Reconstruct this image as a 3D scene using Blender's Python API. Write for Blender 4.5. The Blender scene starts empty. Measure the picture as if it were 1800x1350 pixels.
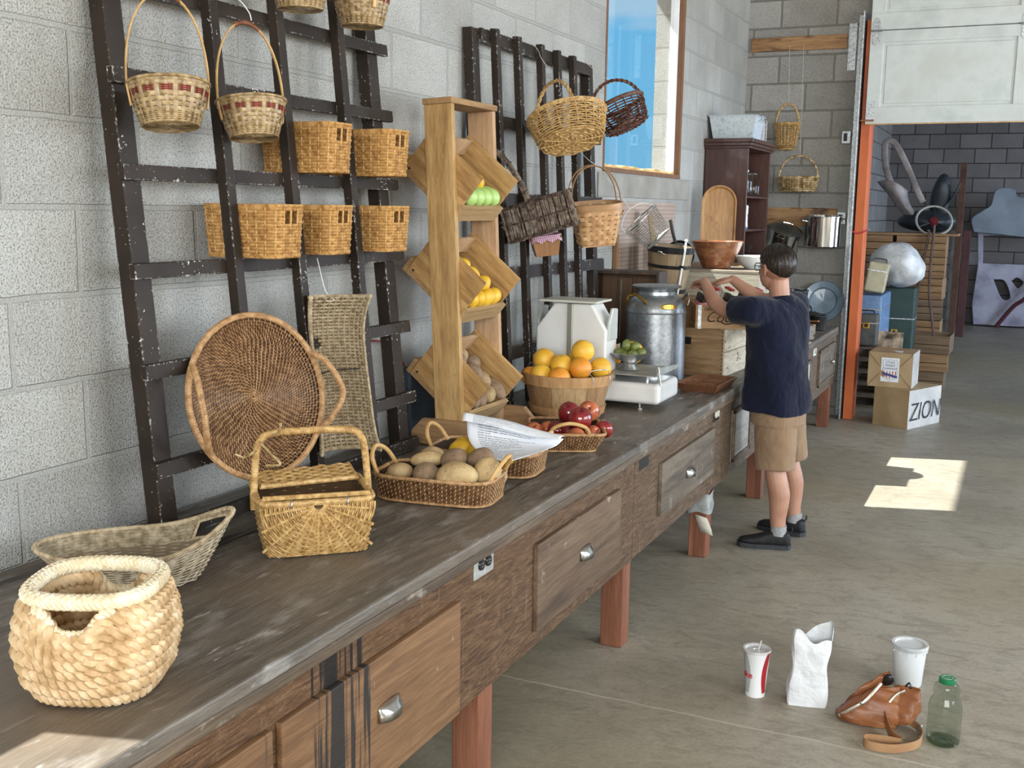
import bpy, math, random
import numpy as np
from mathutils import Vector, Matrix, Euler
random.seed(7); RNG = np.random.default_rng(7)
SC = bpy.context.scene; COL = SC.collection
PI = math.pi; R = math.radians

# ---------------------------------------------------------------- camera, sky, sun, daylight
def look_matrix(loc, yaw, pitch, roll):
    d = Vector((-math.sin(yaw)*math.cos(pitch), math.cos(yaw)*math.cos(pitch), -math.sin(pitch)))
    r = Vector((math.cos(yaw), math.sin(yaw), 0)); u = r.cross(d)
    c, s = math.cos(roll), math.sin(roll)
    r, u = r*c + u*s, u*c - r*s
    m = Matrix((r, u, -d)).transposed().to_4x4(); m.translation = Vector(loc)
    return m
cd = bpy.data.cameras.new('camera'); cam = bpy.data.objects.new('camera', cd); COL.objects.link(cam)
cam.matrix_world = look_matrix((2.1751, 0, 1.665), R(24.781), R(9.1636), R(.834))
cd.sensor_width = 36; cd.lens = 1919.5/1800*36; cd.clip_start = .05
SC.camera = cam
SC.view_settings.view_transform = 'Standard'; SC.view_settings.look = 'None'
SC.view_settings.exposure = 0.0; SC.view_settings.gamma = 1; SC.view_settings.use_curve_mapping = False
SC.cycles.use_denoising = True; SC.cycles.max_bounces = 8; SC.cycles.sample_clamp_indirect = 6
SC.cycles.transparent_max_bounces = 32; SC.cycles.caustics_reflective = False; SC.cycles.caustics_refractive = False

def build_world():
    w = bpy.data.worlds.new('sky'); SC.world = w; w.use_nodes = True
    t = w.node_tree; n = t.nodes; l = t.links; n.clear()
    tc = n.new('ShaderNodeTexCoord'); sx = n.new('ShaderNodeSeparateXYZ'); l.new(tc.outputs['Generated'], sx.inputs[0])
    rp = n.new('ShaderNodeValToRGB'); l.new(sx.outputs['Z'], rp.inputs[0])
    e = rp.color_ramp.elements; e[0].position = 0; e[0].color = (.24,.58,.86,1); e[1].position = .7; e[1].color = (.11,.40,.80,1)
    x = e.new(.12); x.color = (.19,.58,.92,1)
    mp = n.new('ShaderNodeMapping'); l.new(tc.outputs['Generated'], mp.inputs[0]); mp.inputs['Scale'].default_value = (3,3,9)
    mp.inputs['Location'].default_value = (.4,.1,0)
    nz = n.new('ShaderNodeTexNoise'); l.new(mp.outputs[0], nz.inputs['Vector']); nz.inputs['Scale'].default_value = 1.1; nz.inputs['Detail'].default_value = 5
    a = n.new('ShaderNodeMath'); a.operation = 'MULTIPLY_ADD'; l.new(sx.outputs['Z'], a.inputs[0]); a.inputs[1].default_value = 2.9; l.new(nz.outputs[0], a.inputs[2])
    cr = n.new('ShaderNodeValToRGB'); l.new(a.outputs[0], cr.inputs[0]); c = cr.color_ramp.elements
    c[0].position = .93; c[0].color = (0,0,0,1); c[1].position = 1.08; c[1].color = (.8,.8,.8,1)
    mx = n.new('ShaderNodeMix'); mx.data_type = 'RGBA'; l.new(cr.outputs[0], mx.inputs[0]); l.new(rp.outputs[0], mx.inputs[6]); mx.inputs[7].default_value = (.52,.72,.90,1)
    bg = n.new('ShaderNodeBackground'); l.new(mx.outputs[2], bg.inputs[0]); bg.inputs[1].default_value = 1.0
    o = n.new('ShaderNodeOutputWorld'); l.new(bg.outputs[0], o.inputs[0])
build_world()
def lamp(name, kind, loc, energy, color, direction=None, size=None, **kw):
    d = bpy.data.lights.new(name, kind); o = bpy.data.objects.new(name, d); COL.objects.link(o)
    o.location = loc; d.energy = energy; d.color = color
    if direction: o.rotation_euler = Vector(direction).to_track_quat('-Z', 'Y').to_euler()
    if size: d.shape = 'RECTANGLE'; d.size, d.size_y = size
    for k, v in kw.items(): setattr(d, k, v)
    return o
lamp('sun', 'SUN', (-3, 3, 6), 17.0, (1,.95,.87), (.70,.21,-1), angle=R(.5))
# daylight coming in through the open roller doors behind the camera, on the right, and in the store room
lamp('daylight_rear_door', 'AREA', (3.4, -3.42, 2.35), 410, (.985,1,.975), (-.25,1,-.14), (4.4,1.7))
lamp('daylight_side_door', 'AREA', (6.42, 2.6, 2.2), 235, (.97,.99,1), (-1,.1,-.22), (4.2,1.9))
lamp('daylight_side_window', 'AREA', (6.42, 7.2, 1.9), 230, (.78,.89,1), (-1,0,-.12), (2.4,2.4))
lamp('daylight_store_door', 'AREA', (7.9, 13.2, 1.7), 430, (.60,.76,1), (-1,0,-.25), (3.5,2.8))
# ---------------------------------------------------------------- materials
def new(name):
    m = bpy.data.materials.new(name); m.use_nodes = True
    return m, m.node_tree, m.node_tree.nodes['Principled BSDF']
def nd(t, typ, ins=None, **kw):
    n = t.nodes.new(typ)
    for k, v in kw.items(): setattr(n, k, v)
    for k, v in (ins or {}).items():
        if hasattr(v, 'is_output') : t.links.new(v, n.inputs[k])
        else: n.inputs[k].default_value = v
    return n
def ramp(t, fac, stops):
    r = t.nodes.new('ShaderNodeValToRGB'); t.links.new(fac, r.inputs[0]); e = r.color_ramp.elements
    while len(e) < len(stops): e.new(.5)
    for x, (p, c) in zip(e, stops):
        x.position = p; x.color = (*c, 1) if not isinstance(c, (int, float)) else (c, c, c, 1)
    return r.outputs[0]
def mixc(t, fac, a, b, mode='MIX'):
    m = t.nodes.new('ShaderNodeMix'); m.data_type = 'RGBA'; m.blend_type = mode
    for i, v in ((0, fac), (6, a), (7, b)):
        if hasattr(v, 'is_output'): t.links.new(v, m.inputs[i])
        elif i == 0: m.inputs[0].default_value = v
        else: m.inputs[i].default_value = (*v, 1)
    return m.outputs[2]
def coords(t, scale=(1,1,1), loc=(0,0,0), rot=(0,0,0)):
    tc = t.nodes.new('ShaderNodeTexCoord')
    return nd(t, 'ShaderNodeMapping', {0: tc.outputs['Object'], 'Scale': scale, 'Location': loc, 'Rotation': rot}).outputs[0]
def noise(t, vec, scale, detail=3, rough=.5, dist=0):
    return nd(t, 'ShaderNodeTexNoise', {'Vector': vec, 'Scale': scale, 'Detail': detail, 'Roughness': rough, 'Distortion': dist}).outputs[0]
def bump(t, b, h, dist, strength=1):
    n = nd(t, 'ShaderNodeBump', {'Height': h, 'Distance': dist, 'Strength': strength}); t.links.new(n.outputs[0], b.inputs['Normal'])
MATS = {}
def mk(name, cols, scale=20, detail=3, stretch=(1,1,1), rough=.6, metal=0, bmp=0, bscale=None, coat=0, trans=0, ior=1.45, sss=0, dist=0, spec=.5, bstretch=None):
    """colour ramp over noise; optional noise bump"""
    if name in MATS: return MATS[name]
    m, t, b = new(name)
    if isinstance(cols[0], (int, float)): cols = [(0, cols), (1, cols)]
    elif isinstance(cols[0][0], (int, float)) and len(cols[0]) == 3: cols = [(.35 + .3*i/(max(1, len(cols)-1)), c) for i, c in enumerate(cols)]
    v = coords(t, stretch)
    t.links.new(ramp(t, noise(t, v, scale, detail, .55, dist), cols), b.inputs['Base Color'])
    b.inputs['Roughness'].default_value = rough; b.inputs['Metallic'].default_value = metal
    b.inputs['Coat Weight'].default_value = coat; b.inputs['Transmission Weight'].default_value = trans; b.inputs['IOR'].default_value = ior
    b.inputs['Specular IOR Level'].default_value = spec
    if sss: b.inputs['Subsurface Weight'].default_value = sss; b.inputs['Subsurface Radius'].default_value = (.012,.005,.003)
    if bmp: bump(t, b, noise(t, coords(t, bstretch or stretch), bscale or scale, 4), bmp)
    MATS[name] = m
    return m
def wood(name, cols=None, axis=1, scale=14, rough=.65, bmp=.0015, grain=14, dist=1.2, stains=None, coat=0):
    """long grained wood, grain along the given axis"""
    if name in MATS: return MATS[name]
    m, t, b = new(name)
    s = [1.0]*3; s[axis] = 1/grain
    v = coords(t, s)
    g = noise(t, v, scale, 5, .6, dist); f = noise(t, v, scale*9, 3, .7)
    c = ramp(t, g, [(.3 + .4*i/(len(cols)-1), k) for i, k in enumerate(cols)])
    c = mixc(t, ramp(t, f, [(.35, 0.0), (.65, 1.0)]), mixc(t, 1, c, (.72,.68,.64), 'MULTIPLY'), c)
    if stains:
        for (sc, lo, hi, col, st) in stains:
            c = mixc(t, ramp(t, noise(t, coords(t, st), sc, 5, .62), [(lo, 0.0), (hi, 1.0)]), c, col)
    t.links.new(c, b.inputs['Base Color']); b.inputs['Roughness'].default_value = rough; b.inputs['Coat Weight'].default_value = coat
    h = nd(t, 'ShaderNodeMath', {0: g, 1: f}, operation='ADD').outputs[0]
    if bmp: bump(t, b, h, bmp)
    MATS[name] = m
    return m
def blocks(name, axes, shift, bw, bh, cols, mort, speck=.35, bmp=.004):
    """concrete block laid in running bond; axes = which object axes run along and up"""
    m, t, b = new(name)
    tc = t.nodes.new('ShaderNodeTexCoord'); sx = nd(t, 'ShaderNodeSeparateXYZ', {0: tc.outputs['Object']})
    u = nd(t, 'ShaderNodeMath', {0: sx.outputs[axes[0]], 1: -shift[0]}, operation='ADD').outputs[0]
    w = nd(t, 'ShaderNodeMath', {0: sx.outputs[axes[1]], 1: -shift[1]}, operation='ADD').outputs[0]
    wob = nd(t, 'ShaderNodeTexNoise', {'Vector': tc.outputs['Object'], 'Scale': 9, 'Detail': 3}).outputs['Color']
    cv = nd(t, 'ShaderNodeCombineXYZ', {0: u, 1: w})
    off = nd(t, 'ShaderNodeVectorMath', {0: wob, 1: (-.5,-.5,-.5)}, operation='ADD')
    of2 = nd(t, 'ShaderNodeVectorMath', {0: off.outputs[0], 1: (.008,.008,0)}, operation='MULTIPLY')
    vec = nd(t, 'ShaderNodeVectorMath', {0: cv.outputs[0], 1: of2.outputs[0]}, operation='ADD').outputs[0]
    br = nd(t, 'ShaderNodeTexBrick', {'Vector': vec, 'Scale': 1, 'Mortar Size': .009, 'Mortar Smooth': .35, 'Bias': 0, 'Brick Width': bw, 'Row Height': bh,
            'Color1': (0,0,0,1), 'Color2': (1,1,1,1), 'Mortar': (.5,.5,.5,1)}, offset=.5)
    base = ramp(t, br.outputs['Color'], [(0, cols[0]), (1, cols[1])])
    big = noise(t, tc.outputs['Object'], 2.2, 4, .6)
    base = mixc(t, ramp(t, big, [(.35, 0.0), (.7, 1.0)]), base, mixc(t, 1, base, (.8,.78,.74), 'MULTIPLY'))
    por = noise(t, tc.outputs['Object'], 190, 2, .65)
    base = mixc(t, ramp(t, por, [(.37, speck*1.5), (.455, 0.0)]), base, (.05,.05,.048))
    base = mixc(t, ramp(t, noise(t, tc.outputs['Object'], 60, 2), [(.5, 0.0), (.75, .10)]), base, (.85,.85,.83))
    c = mixc(t, br.outputs['Fac'], base, mort)
    t.links.new(c, b.inputs['Base Color']); b.inputs['Roughness'].default_value = .92; b.inputs['Specular IOR Level'].default_value = .2
    h1 = nd(t, 'ShaderNodeMath', {0: br.outputs['Fac'], 1: -1.0}, operation='MULTIPLY').outputs[0]
    h2 = nd(t, 'ShaderNodeMath', {0: ramp(t, por, [(.32, 0.0), (.55, 1.0)]), 1: .45, 2: h1}, operation='MULTIPLY_ADD').outputs[0]
    bump(t, b, h2, bmp)
    return m
def glass(name, col=(1,1,1), rough=0.0, mix=.12):
    """thin clear glass: mostly lets light straight through, reflects at grazing angles"""
    m, t, b = new(name); t.nodes.remove(b); o = t.nodes['Material Output']
    tr = nd(t, 'ShaderNodeBsdfTransparent', {'Color': (*col, 1)}); gl = nd(t, 'ShaderNodeBsdfGlossy', {'Roughness': rough})
    lw = nd(t, 'ShaderNodeLayerWeight', {'Blend': .5}); pw = nd(t, 'ShaderNodeMath', {0: lw.outputs['Facing'], 1: 4.5}, operation='POWER').outputs[0]
    fr = nd(t, 'ShaderNodeMath', {0: pw, 1: .25 + 2*mix, 2: .03}, operation='MULTIPLY_ADD').outputs[0]
    mx = nd(t, 'ShaderNodeMixShader', {0: fr, 1: tr.outputs[0], 2: gl.outputs[0]}); t.links.new(mx.outputs[0], o.inputs[0])
    return m

# ---------------------------------------------------------------- mesh building
class MB:
    def __init__(s): s.v = []; s.f = []; s.n = 0
    def add(s, v, faces, mi=0):
        v = np.asarray(v, float).reshape(-1, 3)
        if isinstance(faces, np.ndarray): s.f.append((faces + s.n, mi))
        else:
            for f in faces: s.f.append((np.asarray([f]) + s.n, mi))
        s.v.append(v); s.n += len(v); return s
    def xform(s, m):
        a = np.array(m); s.v = [v @ a[:3,:3].T + a[:3,3] for v in s.v]; return s
    def join(s, o):
        for f, mi in o.f: s.f.append((f + s.n, mi))
        s.v += o.v; s.n += o.n; return s
    def box(s, c, d, rot=None, mi=0):
        x, y, z = np.array(d)/2
        v = np.array([(-x,-y,-z),(x,-y,-z),(x,y,-z),(-x,y,-z),(-x,-y,z),(x,-y,z),(x,y,z),(-x,y,z)], float)
        if rot is not None: v = v @ np.array(Euler(rot).to_matrix()).T
        return s.add(v + np.array(c), np.array([(0,3,2,1),(4,5,6,7),(0,1,5,4),(1,2,6,5),(2,3,7,6),(3,0,4,7)]), mi)
    def b2(s, lo, hi, mi=0):
        lo, hi = np.array(lo, float), np.array(hi, float); return s.box((lo+hi)/2, hi-lo, None, mi)
    def prism(s, pts, a, b, axis=2, mi=0):
        """polygon in the two other axes, pushed from a to b along axis"""
        n = len(pts); o = [i for i in range(3) if i != axis]; v = np.zeros((2*n, 3))
        for k, h in enumerate((a, b)):
            v[k*n:(k+1)*n, o] = pts; v[k*n:(k+1)*n, axis] = h
        fs = [list(range(n))[::-1], list(range(n, 2*n))] + [[i, (i+1) % n, n+(i+1) % n, n+i] for i in range(n)]
        return s.add(v, fs, mi)
    def grid(s, P, cu=False, cv=False, mi=0, flip=False):
        P = np.asarray(P, float); a, b = P.shape[:2]
        i = np.arange(a if cu else a-1)[:, None]; j = np.arange(b if cv else b-1)[None, :]
        i2, j2 = (i+1) % a, (j+1) % b
        q = np.stack([i*b+j+0*i2, i2*b+j, i2*b+j2, i*b+j2+0*i], -1).reshape(-1, 4)
        return s.add(P.reshape(-1, 3), q[:, ::-1] if flip else q, mi)
    def tube(s, pts, r, n=6, closed=False, nrm=None, rb=None, mi=0, cap=True):
        """tube through pts; r along nrm, rb across; r may vary along the tube"""
        p = np.asarray(pts, float); k = len(p)
        t = (np.roll(p, -1, 0) - np.roll(p, 1, 0)) if closed else np.gradient(p, axis=0)
        t /= np.linalg.norm(t, axis=1, keepdims=True) + 1e-12
        if nrm is None:
            N = np.zeros_like(p); a = np.array([0,0,1.]) if abs(t[0,2]) < .9 else np.array([1.,0,0])
            N[0] = a - t[0]*(a @ t[0]); N[0] /= np.linalg.norm(N[0])
            for i in range(1, k):
                x = N[i-1] - t[i]*(N[i-1] @ t[i]); N[i] = x/(np.linalg.norm(x)+1e-12)
        else:
            N = np.broadcast_to(np.asarray(nrm, float), p.shape); N = N - t*np.sum(N*t, 1, keepdims=True); N = N/(np.linalg.norm(N, axis=1, keepdims=True)+1e-12)
        Bn = np.cross(t, N); r = np.broadcast_to(np.asarray(r, float), (k,)); rb = r if rb is None else np.broadcast_to(np.asarray(rb, float), (k,))
        a = np.arange(n)*2*PI/n
        V = p[:, None] + N[:, None]*(np.cos(a)[None, :, None]*r[:, None, None]) + Bn[:, None]*(np.sin(a)[None, :, None]*rb[:, None, None])
        b0 = s.n; s.grid(V, closed, True, mi)
        if not closed and cap: s.f.append((np.arange(n)[None, ::-1] + b0, mi)); s.f.append((np.arange(n)[None] + b0 + (k-1)*n, mi))
        return s
    def lathe(s, prof, n=32, c=(0,0,0), mi=0, sx=1, sy=1):
        pr = np.asarray(prof, float); a = np.arange(n)*2*PI/n
        P = np.stack([pr[:, 0, None]*np.cos(a)*sx + c[0], pr[:, 0, None]*np.sin(a)*sy + c[1], np.repeat(pr[:, 1, None], n, 1) + c[2]], -1)
        return s.grid(P, False, True, mi, flip=True)
    def ball(s, c, r, n=14, m=20, rot=None, fn=None, mi=0):
        th = np.linspace(0, PI, n)[:, None]; ph = np.arange(m)[None]*2*PI/m
        D = np.stack([np.sin(th)*np.cos(ph), np.sin(th)*np.sin(ph), np.cos(th)+0*ph], -1)
        k = fn(D)[..., None] if fn else 1
        P = D*k*np.broadcast_to(np.asarray(r, float), (3,))
        if rot is not None: P = P @ np.array(Euler(rot).to_matrix()).T
        return s.grid(P + np.array(c), False, True, mi, flip=True)
    def build(s, name, mats, parent=None, smooth=True, bev=0, seg=2, angle=35, loc=None, rot=None):
        me = bpy.data.meshes.new(name); v = np.concatenate(s.v)
        me.vertices.add(len(v)); me.vertices.foreach_set('co', v.astype(np.float32).ravel())
        ls = np.concatenate([f.ravel() for f, _ in s.f]); cn = np.concatenate([np.full(len(f), f.shape[1]) for f, _ in s.f]); ms = np.concatenate([np.full(len(f), m) for f, m in s.f])
        me.loops.add(len(ls)); me.loops.foreach_set('vertex_index', ls.astype(np.int32))
        me.polygons.add(len(cn)); st = np.concatenate([[0], np.cumsum(cn)[:-1]])
        me.polygons.foreach_set('loop_start', st.astype(np.int32)); me.polygons.foreach_set('loop_total', cn.astype(np.int32)); me.polygons.foreach_set('material_index', ms.astype(np.int32))
        me.update(calc_edges=True); me.validate()
        for m in (mats if isinstance(mats, (list, tuple)) else [mats]): me.materials.append(m)
        if smooth:
            me.polygons.foreach_set('use_smooth', np.ones(len(me.polygons), bool)); me.set_sharp_from_angle(angle=R(angle))
        else: me.polygons.foreach_set('use_smooth', np.zeros(len(me.polygons), bool))
        o = bpy.data.objects.new(name, me); COL.objects.link(o)
        if parent: o.parent = parent
        if loc: o.location = loc
        if rot: o.rotation_euler = rot
        if bev:
            b = o.modifiers.new('bevel', 'BEVEL'); b.width = bev; b.segments = seg; b.limit_method = 'ANGLE'; b.angle_limit = R(50)
        return o
def tag(o, label, cat, group=None):
    o['label'] = label; o['category'] = cat
    if group: o['group'] = group
    return o
def thing(name, label, cat, loc=(0,0,0), rot=(0,0,0), group=None):
    o = bpy.data.objects.new(name, None); COL.objects.link(o); o.empty_display_size = .05
    o.location = loc; o.rotation_euler = rot if not isinstance(rot, (int, float)) else (0,0,rot)
    return tag(o, label, cat, group)
def struct(o): o['kind'] = 'structure'; return o
def dup(root, loc, rot=None, label=None, scale=None):
    c = root.copy(); COL.objects.link(c); c.location = loc
    if rot is not None: c.rotation_euler = rot if not isinstance(rot, (int, float)) else (0,0,rot)
    if scale: c.scale = (scale,)*3 if isinstance(scale, (int, float)) else scale
    if label: c['label'] = label
    def kids(a, b):
        for ch in list(a.children):
            d = ch.copy(); COL.objects.link(d); d.parent = b; d.matrix_parent_inverse = ch.matrix_parent_inverse; kids(ch, d)
    kids(root, c); return c
def L(*p): return np.array(p, float)
def bez(ps, n=24):
    """smooth curve through points (Catmull-Rom)"""
    p = np.asarray(ps, float); p = np.vstack([2*p[0]-p[1], p, 2*p[-1]-p[-2]]); out = []
    for i in range(1, len(p)-2):
        t = np.linspace(0, 1, n, endpoint=False)[:, None]; a, b, c, d = p[i-1:i+3]
        out.append(.5*(2*b + (c-a)*t + (2*a-5*b+4*c-d)*t*t + (3*b-a-3*c+d)*t**3))
    return np.vstack(out + [p[-2][None]])
def lump(amt, seed, f=2.2):
    r = np.random.default_rng(seed); K = r.normal(size=(5, 3))*f; ph = r.uniform(0, 6.28, 5)
    return lambda D: 1 + amt*sum(np.sin(D @ K[i] + ph[i]) for i in range(5))/2.2
def normals(S, U, V, h=1e-3):
    a = S(U+h, V) - S(U-h, V); b = S(U, V+h) - S(U, V-h); n = np.cross(a, b); return n/(np.linalg.norm(n, axis=-1, keepdims=True)+1e-12)
def weave(mb, S, rows, stakes, r=.003, rs=.003, amp=None, rb=None, rsb=None, closed=True, n=5, sub=2, mi=0, mis=None, v0=0, v1=1, holes=None, ns=4, wob=0, stake_on=True):
    """woven shell: strands along u go over and under stakes along v"""
    amp = r if amp is None else amp; k = stakes*2*sub//2*1
    for j in range(rows):
        v = v0 + (v1-v0)*(j+.5)/rows; u = np.arange(k + (0 if closed else 1))/k
        V = np.full_like(u, v) + (wob*RNG.normal(size=u.shape)*(v1-v0)/rows if wob else 0)
        P = S(u, V); N = normals(S, u, V); P = P + N*(amp*np.cos(PI*(stakes*u + j)))[:, None]
        if holes is None: mb.tube(P, r, ns, closed, N, rb, mi)
        else:
            keep = ~holes(u, v)
            if keep.all(): mb.tube(P, r, ns, closed, N, rb, mi)
            else:
                idx = np.where(~keep)[0]; order = np.roll(np.arange(len(u)), -(idx[-1]+1)) if closed else np.arange(len(u))
                run = []
                for q in list(order) + [None]:
                    if q is not None and keep[q]: run.append(q)
                    else:
                        if len(run) > 2: mb.tube(P[run], r, ns, False, N[run], rb, mi)
                        run = []
    if stake_on:
        for i in range(stakes + (0 if closed else 1)):
            V = np.linspace(v0, v1, max(6, rows//2)); U = np.full_like(V, i/stakes)
            mb.tube(S(U, V), rs, n, False, normals(S, U, V), rsb, mi if mis is None else mis)
    return mb
def rope(mb, pts, r, strands=2, turns=20, n=5, closed=False, mi=0, fat=.62):
    """twisted strands round a path"""
    p = np.asarray(pts, float)
    if closed: p = np.vstack([p, p[:1]])
    s = np.concatenate([[0], np.cumsum(np.linalg.norm(np.diff(p, axis=0), axis=1))]); m = max(24, turns*8)
    q = np.linspace(0, s[-1], m + (0 if closed else 1), endpoint=not closed)
    c = np.stack([np.interp(q, s, p[:, i]) for i in range(3)], -1)
    t = (np.roll(c, -1, 0)-np.roll(c, 1, 0)) if closed else np.gradient(c, axis=0); t /= np.linalg.norm(t, axis=1, keepdims=True)
    ref = L(.3,.2,1.) if abs(t[:, 2]).mean() < .7 else L(1.,.3,.1)
    N = np.cross(t, ref); N /= np.linalg.norm(N, axis=1, keepdims=True); B = np.cross(t, N)
    for k in range(strands):
        a = q/s[-1]*turns*2*PI + k*2*PI/strands
        mb.tube(c + N*(np.cos(a)*r*.5)[:, None] + B*(np.sin(a)*r*.5)[:, None], r*fat, n, closed, N, mi=mi)
    return mb
def wrapped(mb, pts, r, pitch, n=8, closed=False, mi=0, depth=.12, rb=None):
    """cane wrapped rod: ringed tube"""
    p = np.asarray(pts, float)
    if closed: p = np.vstack([p, p[:1]])
    s = np.concatenate([[0], np.cumsum(np.linalg.norm(np.diff(p, axis=0), axis=1))]); m = max(8, int(s[-1]/pitch)*3)
    q = np.linspace(0, s[-1], m + (0 if closed else 1), endpoint=not closed)
    c = np.stack([np.interp(q, s, p[:, i]) for i in range(3)], -1)
    k = 1 - depth*(np.arange(len(c)) % 3 == 0)
    return mb.tube(c, r*k, n, closed, mi=mi)
def srect(a, b, e=4.0):
    """rounded rectangle outline, evenly spaced, as a function of u in 0..1"""
    t = np.linspace(0, 2*PI, 721); c, s = np.cos(t), np.sin(t); k = (np.abs(c)**e + np.abs(s)**e)**(-1/e)
    X, Y = a*k*c, b*k*s; q = np.concatenate([[0], np.cumsum(np.hypot(np.diff(X), np.diff(Y)))]); q /= q[-1]
    return lambda u: (np.interp(np.mod(u, 1), q, X), np.interp(np.mod(u, 1), q, Y))
# ---------------------------------------------------------------- the setting
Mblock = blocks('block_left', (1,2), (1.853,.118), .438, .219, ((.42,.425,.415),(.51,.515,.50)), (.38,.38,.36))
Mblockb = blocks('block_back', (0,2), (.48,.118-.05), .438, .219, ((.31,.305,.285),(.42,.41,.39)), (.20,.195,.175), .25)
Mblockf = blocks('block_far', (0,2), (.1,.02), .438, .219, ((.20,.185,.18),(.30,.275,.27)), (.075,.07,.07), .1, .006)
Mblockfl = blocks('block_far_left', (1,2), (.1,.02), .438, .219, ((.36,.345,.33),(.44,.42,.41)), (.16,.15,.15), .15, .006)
Mplain = mk('plain_wall', [(.42,.41,.39),(.5,.49,.47)], 3, rough=.9)
Mceil = mk('ceiling_board', [(.30,.27,.23),(.38,.35,.31)], 2, rough=.9)
def floor_mat():
    m, t, b = new('concrete_floor'); v = coords(t)
    c = ramp(t, noise(t, v, .7, 6, .6, .6), [(.30, (.22,.195,.15)), (.45, (.285,.255,.20)), (.56, (.34,.305,.245)), (.72, (.41,.375,.315))])
    sw = noise(t, coords(t, (1,2.1,1), rot=(0,0,.45)), 5.5, 9, .72, 1.5)
    c = mixc(t, ramp(t, sw, [(.36, .50), (.52, 0.0)]), c, (.145,.125,.097))
    c = mixc(t, ramp(t, noise(t, coords(t, (1,2.4,1), rot=(0,0,-.7)), 7.5, 8, .74, 2.0), [(.55, 0.0), (.72, .40)]), c, (.47,.42,.34))
    c = mixc(t, ramp(t, noise(t, v, 70, 4, .7), [(.36, .35), (.5, 0.0)]), c, (.16,.14,.11))
    c = mixc(t, ramp(t, noise(t, v, .42, 2), [(.46, 0.0), (.60, .55)]), c, (.27,.225,.125))
    sx = nd(t, 'ShaderNodeSeparateXYZ', {0: v})
    # saw-cut joint running across the slab
    w = nd(t, 'ShaderNodeMath', {0: noise(t, v, 5, 3), 1: .03, 2: sx.outputs[1]}, operation='MULTIPLY_ADD').outputs[0]
    d = nd(t, 'ShaderNodeMath', {0: nd(t, 'ShaderNodeMath', {0: w, 1: -3.385}, operation='ADD').outputs[0]}, operation='ABSOLUTE').outputs[0]
    ln = ramp(t, d, [(.0015, .7), (.006, 0.0)])
    c = mixc(t, ln, c, (.52,.48,.40))
    t.links.new(c, b.inputs['Base Color'])
    t.links.new(ramp(t, sw, [(.3, .55), (.7, .38)]), b.inputs['Roughness']); b.inputs['Specular IOR Level'].default_value = .42
    bump(t, b, nd(t, 'ShaderNodeMath', {0: sw, 1: noise(t, v, 40, 3)}, operation='ADD').outputs[0], .002)
    return m
D = 9.25
struct(MB().b2((-.2,-3.6,-.25), (8.2,18.5,0)).build('floor', floor_mat(), smooth=False))
struct(MB().b2((-45,-45,-.4), (55,60,-.26)).build('ground', mk('desert_ground', [(.32,.24,.16),(.45,.36,.26)], 1.5, rough=.95), smooth=False))
w = MB()
W1 = (5.88, 7.40, 1.88, 3.40); W2 = (-.55, 1.045, 1.83, 2.95); T = 4.2
for a, b, lo, hi in ((-3.6, W2[0], 0, T), (W2[0], W2[1], 0, W2[2]), (W2[0], W2[1], W2[3], T), (W2[1], W1[0], 0, T), (W1[0], W1[1], 0, W1[2]), (W1[0], W1[1], W1[3], T), (W1[1], D+.2, 0, T)):
    w.b2((-.2,a,lo), (0,b,hi))
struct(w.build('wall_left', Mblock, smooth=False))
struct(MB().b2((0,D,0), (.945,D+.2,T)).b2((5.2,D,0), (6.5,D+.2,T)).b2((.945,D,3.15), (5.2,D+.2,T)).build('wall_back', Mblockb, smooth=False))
struct(MB().b2((6.5,-3.6,0), (6.7,.4,T)).b2((6.5,4.8,0), (6.7,5.9,T)).b2((6.5,8.5,0), (6.7,D+.2,T)).b2((6.5,.4,3.2), (6.7,4.8,T)).b2((6.5,5.9,3.2), (6.7,8.5,T)).b2((6.5,5.9,0), (6.7,8.5,.6)).build('wall_right', Mplain, smooth=False))
struct(MB().b2((-.2,-3.8,0), (1.2,-3.6,T)).b2((6,-3.8,0), (6.7,-3.6,T)).b2((1.2,-3.8,3.25), (6,-3.6,T)).build('wall_rear', Mplain, smooth=False))
struct(MB().b2((-.2,-3.8,T), (8.2,18.5,T+.15)).build('ceiling', Mceil, smooth=False))
struct(MB().b2((-1.0,-4,4.19), (-.2,19,4.32)).build('added_sun_eave', mk('added_eave_board', [(.5,.42,.33),(.55,.47,.38)], 4), smooth=False))  # unseen overhang, added to block high sun and trim the floor's sun patch
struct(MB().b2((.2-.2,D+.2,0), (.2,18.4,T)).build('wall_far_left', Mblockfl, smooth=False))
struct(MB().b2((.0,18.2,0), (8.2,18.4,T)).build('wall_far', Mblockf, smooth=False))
struct(MB().b2((8.0,D+.2,0), (8.2,11.4,T)).b2((8.0,15,0), (8.2,18.2,T)).b2((8.0,11.4,3.2), (8.2,15,T)).build('wall_far_right', Mplain, smooth=False))
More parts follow.
